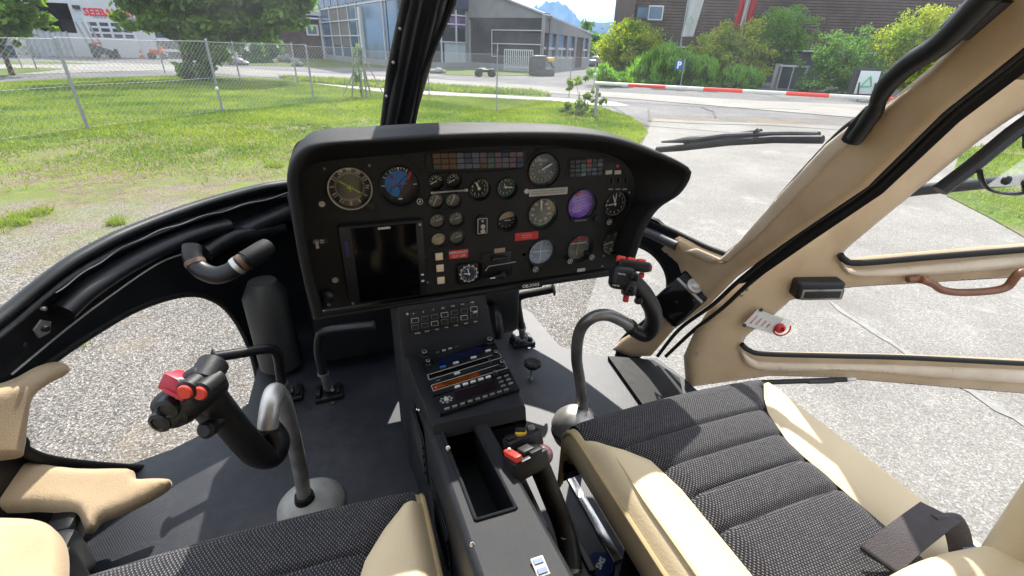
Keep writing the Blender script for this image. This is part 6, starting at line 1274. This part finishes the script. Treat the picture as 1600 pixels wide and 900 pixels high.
# barrier boom
bz = -.80; A = P(930, 130, SZ(GZ+1.0)); B = P(1395, 155, SZ(GZ+1.0)); bar = thing('barrier_boom', 'long red and white barrier boom across the apron exit', 'barrier', (A[0], A[1], GZ))
B2 = B+(B-A)*.35; L_ = np.linalg.norm(B2-A); d = (B2-A)/L_
def bx(px): 
    rr_ = P(px, 130+(px-930)*25/465, SZ(GZ+1.0)); return (rr_-A)@d
stops_ = [A-A+0, bx(982), bx(1040), bx(1099), bx(1160), bx(1228), bx(1295), bx(1363), bx(1440), L_]; stops_[0] = 0
for i in range(len(stops_)-1):
    m = M(); m.tube([A+d*stops_[i], A+d*stops_[i+1]], .05, 14); m.build('boom_segment', (REDB if i % 2 else WHITEP), bar)
m = M(); m.tube([A+d*.1+np.array([0, .02, -1.0]), A+d*.1+np.array([0, .02, -.03])], .045, 12); m.build('boom_support', GALV, bar)
b = G(926, 152); m = M(); m.use(WHITEP); m.sphere(b+np.array([0, 0, .95]), .07, 10); m.build('boom_rest', None, bar)

# flat facades placed on their own vertical planes
class Fac:
    def __init__(s, a, b):
        s.O = np.array([a[0], a[1], GZ]); u = np.array([b[0]-a[0], b[1]-a[1], 0]); s.U = u/np.linalg.norm(u); s.N = np.cross(s.U, ZUP); s.N *= -np.sign(s.N@s.O) ; s.pl = PL(s.O, s.N); s.R = np.stack([s.U, s.N, ZUP], 1)
    def uz(s, px, py): q = P(px, py, s.pl)-s.O; return q@s.U, q[2]
    def pt(s, u, z, n=0): return s.O+s.U*u+ZUP*z+s.N*n
    def slab(s, m, u0_, u1_, z0, z1, n0, n1): return m.box(s.pt((u0_+u1_)/2, (z0+z1)/2, (n0+n1)/2), (abs(u1_-u0_), abs(n1-n0), abs(z1-z0)), s.R)
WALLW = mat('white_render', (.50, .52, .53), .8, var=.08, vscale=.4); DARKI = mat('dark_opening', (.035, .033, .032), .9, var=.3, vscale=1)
WINDK = mat('window_glass_dark', (.03, .04, .055), .12, spec=.8); WINBL = mat('window_glass_blue', (.07, .13, .19), .12, spec=.8, var=.2, vscale=.5); FRW = mat('window_frame_pale', (.55, .56, .56), .5)
CONC = mat('concrete_cladding', (.27, .27, .27), .8, var=.12, vscale=.8); CLAD = mat('dark_board_cladding', (.085, .085, .09), .8, var=.2, vscale=.8); TIMB = mat('brown_timber', (.085, .06, .052), .85, var=.3, vscale=1.2); PLIN = mat('plinth', (.03, .033, .04), .8); GALVP = mat('roof_edge_metal', (.42, .44, .44), .5, .3)
GREYT = mat('grey_phone_print', (.25, .27, .29), .7)
# --- white workshop
fa = Fac(G(-60, 84), G(240, 91)); wk = thing('workshop_building', 'white workshop building with red company lettering and a sectional garage door', 'building', fa.O)
u_r = fa.uz(262, 60)[0]; H_ = 9.0
oL, oT = fa.uz(44, 5)[0], fa.uz(80, 4)[1]; oR, oB = fa.uz(121, 51)[0], fa.uz(100, 51)[1]
gL, gT = fa.uz(135, 34)[0], fa.uz(170, 34)[1]; gR, gB = fa.uz(212, 58)[0], fa.uz(175, 61)[1]
u_l = -4.0
m = M(); fa.slab(m, u_l, oL, 0, H_, 0, -.4); fa.slab(m, oL, oR, oT, H_, 0, -.4); fa.slab(m, oL, oR, 0, oB, 0, -.4); fa.slab(m, oR, u_r, 0, H_, .003, -.4); m.build('wall', WALLW, wk)
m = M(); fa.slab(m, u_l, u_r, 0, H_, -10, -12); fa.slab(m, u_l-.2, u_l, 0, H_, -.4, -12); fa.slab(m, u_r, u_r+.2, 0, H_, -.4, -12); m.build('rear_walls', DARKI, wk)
m = M(); fa.slab(m, u_l-.5, u_r+.5, H_, H_+.3, .5, -12); m.build('roof', GALVP, wk)
m = M(); fa.slab(m, oL+.5, oR-.3, oB, oB+1.2, -3, -5); m.build('stored_machine', GREYP, wk)
gd = M(); fa.slab(gd, gL-.2, gR+.2, 0, gT+.25, .06, .0); gdo = gd.build('garage_door', FRW, wk)
for r_ in range(3):
    z1 = gT-(gT-gB)*r_/3-.08; z0 = gT-(gT-gB)*(r_+1)/3+.12
    for c_ in range(4):
        a = gL+(gR-gL)*c_/4+.12; b = gL+(gR-gL)*(c_+1)/4-.12; m = M(); fa.slab(m, a, b, z0, z1, .08, .05); m.build('pane', WINDK, gdo)
uA, zA = fa.uz(128, 17); uB = fa.uz(206, 22)[0]; zC = fa.uz(160, 20)[1]; m = M(); sz = (fa.uz(145, 11)[1]-fa.uz(145, 23)[1])*1.35
m.text('SEEBAUER', sz, fa.pt((uA+uB)/2, zC, .03), fa.U, ZUP, bold=sz*.035, ext=.01); m.build('company_lettering', mat('sign_red', (.62, .02, .04), .6), wk)
m = M(); q_ = fa.uz(165, 29)[1]; m.text('0664 / 15 63 590', sz*.62, fa.pt((uA+uB)/2+.6, q_, .03), fa.U, ZUP, bold=.01, ext=.01); m.build('phone_number', GREYT, wk)
m = M(); a = fa.uz(117, 26); b = fa.uz(131, 31); fa.slab(m, a[0], b[0], b[1], a[1], .02, 0); m.build('faded_logo', mat('faded_blue', (.36, .52, .60), .8), wk)
m = M(); a = fa.uz(115, 10); fa.slab(m, a[0], a[0]+.5, a[1]-.2, a[1]+.1, .3, 0); m.build('wall_lamp', GREYP, wk)
# second garage door behind the tree
g2 = fa.uz(236, 40)[0]; m = M(); fa.slab(m, g2, g2+(gR-gL)*.6, .3, gT-.2, .05, 0); g2o = m.build('garage_door', FRW, wk)
for r_ in range(3): m = M(); fa.slab(m, g2+.15, g2+(gR-gL)*.55, gT-.5-(r_+1)*1.0+.25, gT-.5-r_*1.0, .07, .04); m.build('pane', WINDK, g2o)
# wall base fence of boards at the left
fb = Fac(G(-30, 87.5), G(118, 90.5)); m = M(); wb = thing('board_fence', 'pale grey panel fence in front of the dark workshop opening', 'fence', fb.O); n_ = 16; Lb = np.linalg.norm(G(118, 90.5)[:2]-G(-30, 87.5)[:2])
for i in range(n_): fb.slab(m, i*Lb/n_+.04, (i+1)*Lb/n_-.04, .1, 2.1, .05, 0)
m.build('panels', mat('fence_panel_grey', (.33, .36, .39), .7, var=.1, vscale=.5), wb); m = M()
for i in range(n_+1): fb.slab(m, i*Lb/n_-.05, i*Lb/n_+.05, 0, 2.2, .10, -.05)
m.build('posts', GALV, wb); m = M(); fb.slab(m, Lb*.22, Lb*.55, .2, .9, 1.2, .4); tag(m.build('trailer_bed', mat('dark_green_paint', (.03, .06, .06), .6), loc=fb.pt(Lb*.35, 0, .8)), 'low dark green trailer standing before the pale panel fence', 'trailer')
m = M(); c = G(157, 90.5); 
for dx in (-.35, .15, .6): m.tube([c+np.array([dx, 0, 0]), c+np.array([dx-.8, .4, 3.0])], .09, 8)
tag(m.build('leaning_poles', GALV, loc=c), 'bundle of pale poles leaning beside the red machine', 'poles')
def shrink(root, k): root.scale = (k, k, k)
# machines in front of the workshop
def machine(name, label, cat, px, py, s, body, kind, group=None):
    c = G(px, py); t = thing(name, label, cat, c, group)
    if kind == 'mower':
        m = M(); m.prism([c+np.array([a*s, 0, b*s]) for a, b in ((-1.6, .5), (-1.5, 1.7), (-.2, 1.2), (.9, .8), (1.0, .4))], (0, .9*s, 0)); m.build('deck', GREYP, t)
        m = M(); m.box(c+np.array([-.8*s, .4*s, 1.75*s]), (.9*s, .7*s, .25*s), bev=.05); m.build('engine_cover', body, t)
        for dx in (-1.1, .55, 1.1): m = M(); m.cyl(c+np.array([dx*s, -.1*s, .35*s]), c+np.array([dx*s, .2*s, .35*s]), .35*s, n=16); m.build('wheel', RUBBER, t)
        m = M(); m.box(c+np.array([1.1*s, .3*s, .9*s]), (.3*s, .5*s, .5*s), bev=.05); m.build('seat', BLACK, t)
    return t
machine('mowing_machine', 'grey and red mowing machine parked beside the garage door', 'machine', 168, 91.5, .72, REDP, 'mower')
for x, y, lab in ((222, 91, 'orange cone on the forecourt, left of the orange roller'), (311, 93, 'small orange cone behind the big tree')):
    c = G(x, y); t = thing('traffic_cone', lab, 'cone', c, 'orange cones'); m = M(); m.lathe([(.3, 0), (.3, .05), (.2, .06), (.04, .75)], c, (0, 0, 1), 14); m.build('cone_body', mat('cone_orange', (.5, .12, .03), .6) if 'cone_orange' not in MATS else MATS['cone_orange'], t); m = M(); m.lathe([(.155, .25), (.115, .45)], c, (0, 0, 1), 14, False, False); m.build('white_band', WHITEP, t)
c = G(247, 93); t = thing('road_roller', 'small orange roller standing left of the big tree trunk', 'roller', c); m = M(); m.box(c+np.array([0, .5, 1.0]), (1.8, .9, .7), bev=.1); m.box(c+np.array([.5, .5, 1.5]), (.5, .7, .5), bev=.06); m.build('body', MATS['cone_orange'], t)
for dx in (-.8, .8): m = M(); m.cyl(c+np.array([dx, 0, .45]), c+np.array([dx, 1.0, .45]), .45, n=18); m.build('drum', GREYP, t)
shrink(t, .65)
# stones and wrapped material across the road
def rock(name, label, cat, px, py, parts, mt):
    c = G(px, py); t = M()
    for dx, dy, z, r_, sz_ in parts:
        n0 = len(t.v); t.sphere(c+np.array([dx, dy, z]), r_, 10, (1, 1, sz_))
        for i in range(n0, len(t.v)):
            v = np.array(t.v[i]); k = noise.noise(Vector(v*1.9/r_))*.3; t.v[i] = tuple(c+np.array([dx, dy, z])+(v-c-np.array([dx, dy, z]))*(1+k))
    return tag(t.build(name, mt, loc=c, smooth=30), label, cat)
STONE = mat('pale_stone', (.24, .23, .22), .9, var=.25, vscale=2); WRAP = mat('white_wrap', (.30, .29, .28), .5, var=.15, vscale=2)
rock('wrapped_bags', 'heap of white wrapped bags across the road, right of the big tree', 'bags', 372, 102, [(-0.4, 0.0, 0.4, 0.45, 1), (0.15, 0.0, 0.3, 0.4, 0.8), (0.6, -0.1, 0.17, 0.3, 0.6)], WRAP)
rock('stone_pile', 'pile of grey stones with red plants across the road', 'stones', 447, 97, [(-0.42, 0.0, 0.28, 0.42, 0.9), (0.21, 0.0, 0.35, 0.42, 1), (0.63, 0.0, 0.21, 0.35, 0.7)], STONE)
rock('stone_block', 'tall grey stone block standing on the verge across the road', 'stone', 466, 104, [(-0.11, 0.0, 0.33, 0.28, 1.3), (0.22, 0.0, 0.17, 0.28, 0.7), (-0.39, 0.0, 0.17, 0.22, 0.8)], STONE)
rock('stone_pile', 'pale stones on the verge just right of the centre post', 'stones', 684, 115, [(-0.35, 0.0, 0.17, 0.3, 0.6), (0.05, 0.0, 0.23, 0.35, 0.7), (0.45, 0.0, 0.15, 0.25, 0.6)], STONE)
# quad bike
c = G(758, 120); t = thing('quad_bike', 'black and white quad bike parked on the grass before the dark cladding', 'quad bike', c); U_ = np.array([.98, -.2, 0])
for a, b_ in ((-.8, -.4), (-.8, .4), (.8, -.4), (.8, .4)): m = M(); q = c+np.array([a, b_, .35]); m.cyl(q-np.array([0, .16, 0]), q+np.array([0, .16, 0]), .35, n=16, bev=.05); m.build('wheel', RUBBER, t)
m = M(); m.box(c+np.array([0, 0, .65]), (1.5, .5, .35), bev=.1); m.box(c+np.array([.75, 0, .8]), (.6, .8, .12), bev=.04); m.box(c+np.array([-.75, 0, .8]), (.6, .8, .12), bev=.04); m.build('body', BLACK, t); m = M(); m.box(c+np.array([-.4, -.3, .9]), (.7, .25, .12), bev=.04); m.build('fender_panel', WHITEP, t); m = M(); m.tube([c+np.array([.4, -.4, 1.1]), c+np.array([.4, .4, 1.1])], .03, 6); m.build('handlebar', SATIN, t); shrink(t, .62)
# loader / covered heap with yellow part
c = G(848, 119); t = thing('tracked_loader', 'dark tracked loader with a yellow cab part beside the corner of the grey hall', 'loader', c); m = M(); m.box(c+np.array([-.5, .6, 1.1]), (1.7, 1.5, 1.7), bev=.25); m.build('body', BLACK, t)
m = M(); m.box(c+np.array([-.4, .6, 2.05]), (1.6, 1.5, .25), bev=.08); m.build('roof', GREYP, t); m = M(); m.box(c+np.array([1.1, .7, 1.75]), (.9, 1.0, .45), bev=.1); m.build('yellow_hood', YELP, t)
for dy in (-.1, 1.3):
    m = M(); q = c+np.array([.1, dy, .4]); m.tube([q+np.array([-1.2, 0, 0]), q+np.array([1.2, 0, 0])], .4, 14); m.build('track', RUBBER, t)
m = M(); m.tube([c+np.array([1.0, .4, 1.5]), c+np.array([1.5, .3, .9]), c+np.array([1.2, .3, .2])], .15, 8); m.build('arm', SATIN, t); shrink(t, .68)
# parked car far away
c = G(940, 105); t = thing('parked_car', 'small grey car far away beyond the grey hall', 'car', c); m = M(); m.box(c+np.array([0, 0, .6]), (4.2, 1.7, .6), bev=.2); m.box(c+np.array([-.2, 0, 1.1]), (2.2, 1.5, .5), bev=.2); m.build('body', mat('car_grey', (.2, .22, .25), .3), t)
for dx in (-1.3, 1.3): m = M(); m.cyl(c+np.array([dx, -.9, .33]), c+np.array([dx, .9, .33]), .33, n=14); m.build('wheel', RUBBER, t)

# --- small house behind the big tree
fh = Fac(G(440, 90), G(515, 92)); hs = thing('small_house', 'small house with a white framed window between the big tree and the glass hall', 'house', fh.O)
m = M(); w_ = 8.5; fh.slab(m, -2, w_, 0, fh.uz(490, 30)[1], 0, -6); m.build('wall', TIMB, hs); m = M(); zr = fh.uz(490, 22)[1]; m.prism([fh.pt(-3, zr, 1), fh.pt(w_+.5, zr-.3, 1), fh.pt(w_+.5, zr+.1, 1), fh.pt(-3, zr+1.6, 1)], -fh.N*8); m.build('roof', GALVP, hs)
a, b = fh.uz(477, 38), fh.uz(499, 56); m = M(); fh.slab(m, a[0], b[0], b[1], a[1], .08, 0); wf = m.build('window', FRW, hs); m = M(); fh.slab(m, a[0]+.25, b[0]-.25, b[1]+.2, a[1]-.2, .12, .05); m.build('pane', WINBL, wf)
# --- glass fronted hall
fg = Fac(G(509, 92), G(612, 104)); gh_ = thing('glass_hall', 'tall glass fronted hall with slim white mullions behind the centre post', 'building', fg.O)
uE = fg.uz(622, 60)[0]; zt = 13
m = M(); fg.slab(m, 0, uE, .5, zt, 0, -.2); m.build('glass_wall', WINBL, gh_)
m = M(); fg.slab(m, -.3, uE, 0, .55, .12, -.5); m.build('base_wall', CONC, gh_)
m = M()
for px in (500, 516, 530, 545, 558): u = fg.uz(px, 30)[0]; fg.slab(m, u-.06, u+.06, .5, zt, .12, 0)
u = fg.uz(566, 40)[0]; fg.slab(m, u-.28, u+.28, 0, fg.uz(562, 11)[1], .3, 0); fg.slab(m, -.15, .25, 0, zt, .2, -.1)
u = fg.uz(600, 40)[0]; fg.slab(m, u-.05, u+.05, .5, zt, .12, 0)
for py in (11, 33, 56): z = fg.uz(530, py)[1]; fg.slab(m, 0, fg.uz(566, 30)[0] if py > 12 else uE, z-.06, z+.06, .13, 0)
m.build('mullions', FRW, gh_)
m = M()
for k in range(9): a = .25+k*uE/9; fg.slab(m, a, a+uE/9-.25, fg.uz(530, 10)[1]+.15, zt, .10, .02)
m.build('solar_panels', mat('solar_blue', (.03, .05, .10), .2, var=.3, vscale=.5), gh_)
m = M(); fg.slab(m, fg.uz(516, 20)[0], fg.uz(530, 20)[0]-.1, fg.uz(522, 70)[1], fg.uz(522, 12)[1], .03, 0); fg.slab(m, fg.uz(530, 20)[0]+.1, fg.uz(545, 20)[0]-.1, fg.uz(535, 72)[1], fg.uz(535, 12)[1], .03, 0); m.build('curtain_panels', mat('curtain_beige', (.16, .15, .135), .7, var=.2, vscale=1), gh_)
f2 = Fac(G(612, 104), G(742, 104.5)); g3 = thing('entrance_hall', 'glazed entrance wall with pale lower panels between centre post and dark cladding', 'building', f2.O)
uE = f2.uz(739, 60)[0]
m = M(); f2.slab(m, 0, uE, .4, 12, 0, -.3); m.build('glass_wall', WINDK, g3)
m = M(); f2.slab(m, 0, uE, 0, .42, .3, -.3); f2.slab(m, uE-1.0, uE+1.2, 0, 12, .1, -2); m.build('wall', CONC, g3)
a, b = f2.uz(694, 66), f2.uz(736, 100); m = M(); f2.slab(m, a[0], b[0], b[1], a[1], .04, 0); m.build('pale_panel', mat('pale_blue_panel', (.42, .50, .52), .5, var=.12, vscale=.6), g3)
m = M(); a, b = f2.uz(702, 26), f2.uz(735, 40); f2.slab(m, a[0], b[0], b[1]-.3, a[1], .04, 0); m.build('violet_banner', mat('violet_banner', (.14, .08, .22), .6, var=.3, vscale=1), g3)
m = M()
for px in (662, 688, 712, 733): u = f2.uz(px, 40)[0]; f2.slab(m, u-.08, u+.08, .4, 12, .14, 0)
for py in (24, 38, 66): z = f2.uz(712, py)[1]; f2.slab(m, 0, uE-1, z-.06, z+.06, .15, 0)
m.build('mullions', FRW, g3)
m = M(); z = f2.uz(700, 14)[1]; f2.slab(m, 1, f2.uz(729, 10)[0], z, 12, .3, .1); m.build('solar_panels', MATS['solar_blue'], g3)
# --- long grey hall
f3 = Fac(G(739, 105), G(848, 113)); hall = thing('grey_hall', 'long grey hall with dark boarded end wall and a row of tall side windows', 'building', f3.O)
uE = f3.uz(848, 60)[0]; zt = f3.uz(770, 23)[1]
f4 = Fac(G(848, 113), G(925, 105.5)); vE = f4.uz(922, 80)[0]; z4 = f4.uz(850, 27)[1]; z4b = f4.uz(922, 54)[1]
zc = f3.uz(848, 23)[1]; zl = zc+(f3.uz(792, 0)[1]-zc)*(uE+1)/(uE-f3.uz(792, 0)[0])
m = M(); f3.slab(m, 0, uE-.3, .4, zt, .0, -1.2); nb = 26
for k in range(nb): f3.slab(m, 0, uE-.3, .4+k*(zt-.4)/nb+.03, .4+(k+1)*(zt-.4)/nb-.03, .04, 0)
m.build('board_wall', CLAD, hall)
m = M(); f3.slab(m, -1, uE, 0, .5, .15, -1); m.build('plinth', CONC, hall)
# side wall as piers, sill and lintel round the windows
wins = [(850, 869), (872.5, 886), (889, 898), (901, 911, 1), (912.5, 919)]; top_w, bot_w = f4.uz(858, 52)[1], f4.uz(860, 92)[1]
edges = [0]; m = M(); pr = 0
for w_ in wins:
    a, b = f4.uz(w_[0], 70)[0], f4.uz(w_[1], 72)[0]; f4.slab(m, pr, a, 0, top_w, 0, -.35)
    f4.slab(m, a, b, 0, bot_w if len(w_) < 3 else .1, -.003, -.35); pr = b
f4.slab(m, pr, vE, 0, top_w, 0, -.35); m.prism([f4.pt(0, top_w, .002), f4.pt(vE, top_w, .002), f4.pt(vE, z4b, .002), f4.pt(0, zc, .002)], -f4.N*.35); m.build('side_wall', CONC, hall)
# gable band rising to the left above the boards, and the sloping roof
m = M(); m.prism([f3.pt(-1, min(zt, zc-.02), .05), f3.pt(uE-.02, zc-.25, .05), f3.pt(uE-.02, zc, .05), f3.pt(-1, zl, .05)], -f3.N*1.2); m.build('gable_wall', CONC, hall)
ra = [f3.pt(uE, zc+.03, .25), f4.pt(vE+.4, z4b+.03, .25), f4.pt(vE+.4, z4b+3, -12), f3.pt(-1, zl+.03, .25)]
m = M(); m.prism(ra[:2]+[ra[3]], (0, 0, .14)); m.prism(ra[1:], (0, 0, .14)); m.build('roof', GALVP, hall)
for w_ in wins:
    a, b = f4.uz(w_[0], 70)[0], f4.uz(w_[1], 72)[0]
    m = M()
    if len(w_) == 3: f4.slab(m, a, b, .1, top_w, -.15, -.25); m.build('timber_door', TIMB, hall); continue
    m.use(WINBL); f4.slab(m, a, b, bot_w, top_w, -.2, -.26); m.use(FRW); f4.slab(m, a, b, bot_w-.05, bot_w+.12, -.05, -.3); zz = bot_w+(top_w-bot_w)*.42; f4.slab(m, a, b, zz-.1, zz+.1, -.1, -.3); f4.slab(m, (a+b)/2-.06, (a+b)/2+.06, bot_w, zz, -.1, -.3); m.build('window', None, hall)
# white pipe frame on the board wall and the railing
m = M()
for pts in ([(770, 47), (848, 48)], [(770, 68), (848, 70)], [(770, 47), (770, 88)], [(779, 68), (779, 88)], [(770, 88), (779, 88)]):
    q = [f3.pt(*f3.uz(*p), .12) for p in pts]; m.tube(q, .05, 6)
m.build('wall_pipes', FRW, hall)
rl = thing('white_railing', 'white steel railing before the dark boarded wall', 'railing', G(800, 112)); Ra = Fac(G(788, 110), G(848, 113.5)); ue = Ra.uz(832, 100)[0]; m = M(); Ra.slab(m, 0, ue, 1.75, 1.85, .05, 0); Ra.slab(m, 0, ue, .3, .38, .05, 0); m.build('rails', FRW, rl); m = M()
for k in range(15): Ra.slab(m, k*ue/14-.04, k*ue/14+.04, 0, 1.8, .05, 0)
m.build('bars', FRW, rl)
# --- brown timber building
fwh = np.array([math.sin(YAW), math.cos(YAW), 0]); cO = fwh*42; f5 = Fac(cO-r0*0, cO+r0*1); f5 = Fac((cO)[:2], (cO+r0)[:2])
uL = f5.uz(987, 60)[0]; f5.O = f5.O+f5.U*uL; br_ = thing('timber_building', 'brown timber clad building with horizontal boards on a dark plinth', 'building', f5.O)
zp = f5.uz(1050, 72)[1]; uW = 46; Zt = 13
m = M(); f5.slab(m, 0, uW, zp, Zt, -.12, -9); kb = int((Zt-zp)/.2)
for k in range(kb): f5.slab(m, -.06*(k % 2)-.04, uW, zp+k*.2, zp+k*.2+.15, .0, -.13)
m.build('board_wall', TIMB, br_)
m = M(); f5.slab(m, .3, uW, 0, zp-.1, -.4, -9); m.build('plinth', PLIN, br_); m = M(); f5.slab(m, 0, uW, zp-.1, zp, .05, -.6); m.build('base_flashing', GALVP, br_)
for pa, pb in (((995, 9), (1012, 31)), ((1014, 8), (1034, 32))):
    a, b = f5.uz(*pa), f5.uz(*pb); m = M(); f5.slab(m, a[0], b[0], b[1], a[1], .08, -.05); wf = m.build('window', FRW if pa[0] > 1000 else GREYP, br_); m = M(); f5.slab(m, a[0]+.1, b[0]-.1, b[1]+.1, a[1]-.1, .1, 0); m.build('pane', WINBL, wf)
# entrance glazing
g5 = thing('glazed_entrance', 'dark glazed entrance with a grey column below the pale green tree', 'entrance', G(1225, 140)); fe = Fac(G(1200, 139), G(1262, 144)); m = M(); fe.slab(m, .2, .42, 0, 1.5, .2, -.2); m.build('column', CONC, g5); m = M(); fe.slab(m, .5, 2.1, .1, 1.35, 0, -.1); m.build('glass', WINDK, g5); m = M()
for u in (.55, 1.3, 2.1): fe.slab(m, u-.03, u+.03, 0, 1.4, .05, -.12)
fe.slab(m, .4, 2.15, 1.35, 1.45, .1, -.2); m.build('frame', GALVP, g5)
# --- signs and flags
c = G(1062, 140); t = thing('parking_sign', 'small blue parking sign with a white P among the grasses', 'sign', c); m = M(); m.tube([c, c+np.array([0, 0, 1.65])], .03, 8); m.build('pole', GALV, t)
q = P(1061, 102, SX(c[0])); dist = np.linalg.norm(c[:2]); q = ray(1061, 102); q = q*(dist/np.hypot(q[0], q[1])); s_ = mpp(q)
Rv = np.stack([r0, -fwh, ZUP], 1); m = M(); m.use(mat('sign_blue', (.01, .10, .36), .5)); m.box(q, (s_*12, .03, s_*13), Rv); m.use(PRINT); m.text('P', s_*13, q-fwh*.03, r0, ZUP, bold=s_*.5); m.build('sign_plate', None, t, smooth=0)
c = G(1352, 158); t = thing('information_sign', 'white square sign with a green triangle outline on a grey board', 'sign', c); dist = np.hypot(*c[:2]); q = ray(1355, 129); q = q*(dist/np.hypot(q[0], q[1])); s_ = mpp(q)
m = M(); m.box(q-r0*s_*3+fwh*.1+ZUP*0, (s_*42, .08, s_*40), Rv); m.tube([c-r0*.4, q-r0*.4], .04, 6); m.tube([c+r0*.4, q+r0*.4], .04, 6); m.build('back_board', GREYP, t); m = M(); m.box(q, (s_*31, .03, s_*33), Rv, bev=.005); m.build('white_panel', mat('sign_white', (.55, .60, .58), .5), t)
m = M(); tri = [q-fwh*.03+r0*s_*a+ZUP*s_*b for a, b in ((-9, -6), (2, 9), (8, -5))]
for i in range(3): m.tube([tri[i], tri[(i+1) % 3]], s_*1.1, 6)
m.build('green_triangle', mat('logo_green', (.10, .42, .22), .6), t)
def flagpole(name, label, base, toppx, seg, cols, px0):
    c = G(*base); d_ = np.hypot(*c[:2]); t = thing(name, label, 'flag', c); m = M(); m.tube([c, c+np.array([0, 0, 9])], .05, 8); m.build('pole', GALV, t); return c, d_, t
c, d_, t = flagpole('banner_flag', 'long white banner with a faint green triangle hanging from a pole', (1053, 132), None, None, None, None)
def at_d(px, py, d_): q = ray(px, py); return q*(d_/np.hypot(q[0], q[1]))
def cloth(t, cols, d_, name='cloth'):
    # cols: list of (material, left px top..bottom pts, right pts)
    for nm, mt_, Lp, Rp in cols:
        m = M(); rows_ = []
        for k in range(9):
            f = k/8; a = np.array(Lp[0])*(1-f)+np.array(Lp[1])*f; b = np.array(Rp[0])*(1-f)+np.array(Rp[1])*f
            rows_.append([at_d(*(a*(1-g)+b*g), d_+.12*math.sin(g*7+f*3)) for g in np.linspace(0, 1, 7)])
        m.grid(rows_); m.grid([[v-fwh*.01 for v in r_] for r_ in rows_]); m.build(nm, mt_, t, smooth=80)
FW_ = leafmat('flag_white', (.60, .62, .60), (.7, .7, .68), .4, .3, (1, 1, 1)); FR_ = leafmat('flag_red', (.50, .03, .04), (.58, .04, .05), .4, .3, (1.2, 1, 1))
cloth(t, [('cloth', FW_, [(1085, -40), (1064, 57)], [(1112, -40), (1083, 57)])], d_)
q = at_d(1078, 32, d_-.3); s_ = mpp(q); m = M(); tri = [q+r0*s_*a+ZUP*s_*b for a, b in ((-5, -5), (1, 6), (6, -4))]
for i in range(3): m.tube([tri[i], tri[(i+1) % 3]], s_*.5, 5)
m.build('green_triangle', MATS['logo_green'], t)
c, d_, t = flagpole('national_flag', 'red white red flag hanging before the brown boards', (1141, 136), None, None, None, None)
cloth(t, [('red_stripe', FR_, [(1166, -40), (1146, 42)], [(1175, -40), (1155, 42)]), ('white_stripe', FW_, [(1175, -40), (1155, 42)], [(1183, -40), (1163, 42)]), ('red_stripe', FR_, [(1183, -40), (1163, 42)], [(1193, -40), (1172, 42)])], d_)
# --- mountains
MT = mat('mountain_rock_and_forest', (.02, .032, .022), .95, col2=(.07, .07, .068), vscale=.0022, detail=8)
def ridge(name, pts, d_, mt_):
    """ridge line given by bearings; built as a real range with depth"""
    rows_ = []; P0 = []
    for x, y in resn([np.array(p, float) for p in pts], 220):
        jj = len(P0); q = at_d(x, y+3.2*noise.noise(Vector((jj*.16, d_, 1)))+1.6*noise.noise(Vector((jj*.55, d_, 5))), d_); P0.append(q)
    for k, f in enumerate(np.linspace(0, 1, 12)):
        r_ = []
        for i, q in enumerate(P0):
            dirh = np.array([q[0], q[1], 0])/np.hypot(q[0], q[1]); h = q[2]-GZ; ff = f
            n_ = noise.noise(Vector((i*.11, k*.35, d_*.001)))*.16*h*math.sin(math.pi*min(1, f+.12))
            r_.append(q*0+np.array([q[0], q[1], 0])-dirh*(f*h*1.7)+np.array([0, 0, GZ+max(h*(1-f)**1.15+(n_ if 0 < f < 1 else 0), 0)-2]))
        rows_.append(r_)
    back = [np.array([q[0]*1.25, q[1]*1.25, GZ-2]) for q in P0]
    m = M(); m.grid([back]+rows_); o = m.build(name, mt_, smooth=25, loc=(P0[0][0], P0[0][1], GZ)); o['kind'] = 'structure'; return o
ridge('mountain', [(780, 60), (810, 40), (834, 12), (838, 8), (842, 12), (848, 6), (856, 2), (872, 3), (886, 9), (896, 20), (905, 31), (912, 38), (925, 55), (960, 80)], 8200, MT)
ridge('mountain', [(560, 60), (640, 50), (760, 60), (830, 56), (880, 46), (906, 41), (915, 37), (924, 34), (934, 36), (945, 34), (955, 34), (968, 31), (980, 25), (1000, 18), (1060, 6), (1150, -5), (1300, 0), (1500, 30)], 6200, MT)
ridge('mountain', [(-300, 10), (-100, 0), (100, 20), (300, 12), (480, -10), (500, 0), (560, 20), (640, 40), (700, 60)], 5000, MT)
# --- haze
m = M(); m.box((0, 0, (GZ-1+720)/2), (32000, 32000, 720-GZ+1)); hz = m.build('haze', None, smooth=0); hz['kind'] = 'stuff'; hz['label'] = 'pale blue summer haze'; hz['category'] = 'haze'
hm = bpy.data.materials.new('haze_air'); hm.use_nodes = True; t = hm.node_tree; t.nodes.clear(); out = t.nodes.new('ShaderNodeOutputMaterial'); pv_ = t.nodes.new('ShaderNodeVolumePrincipled'); pv_.inputs['Density'].default_value = .00009; pv_.inputs['Color'].default_value = (.28, .56, 1, 1); pv_.inputs['Anisotropy'].default_value = .2
t.links.new(pv_.outputs[0], out.inputs['Volume']); hz.data.materials.append(hm)
# ---------------------------------------------------------------- lift the whole place so that the ground lies at zero
for o in list(bpy.data.objects):
    if o.parent is None: o.location.z += EYE
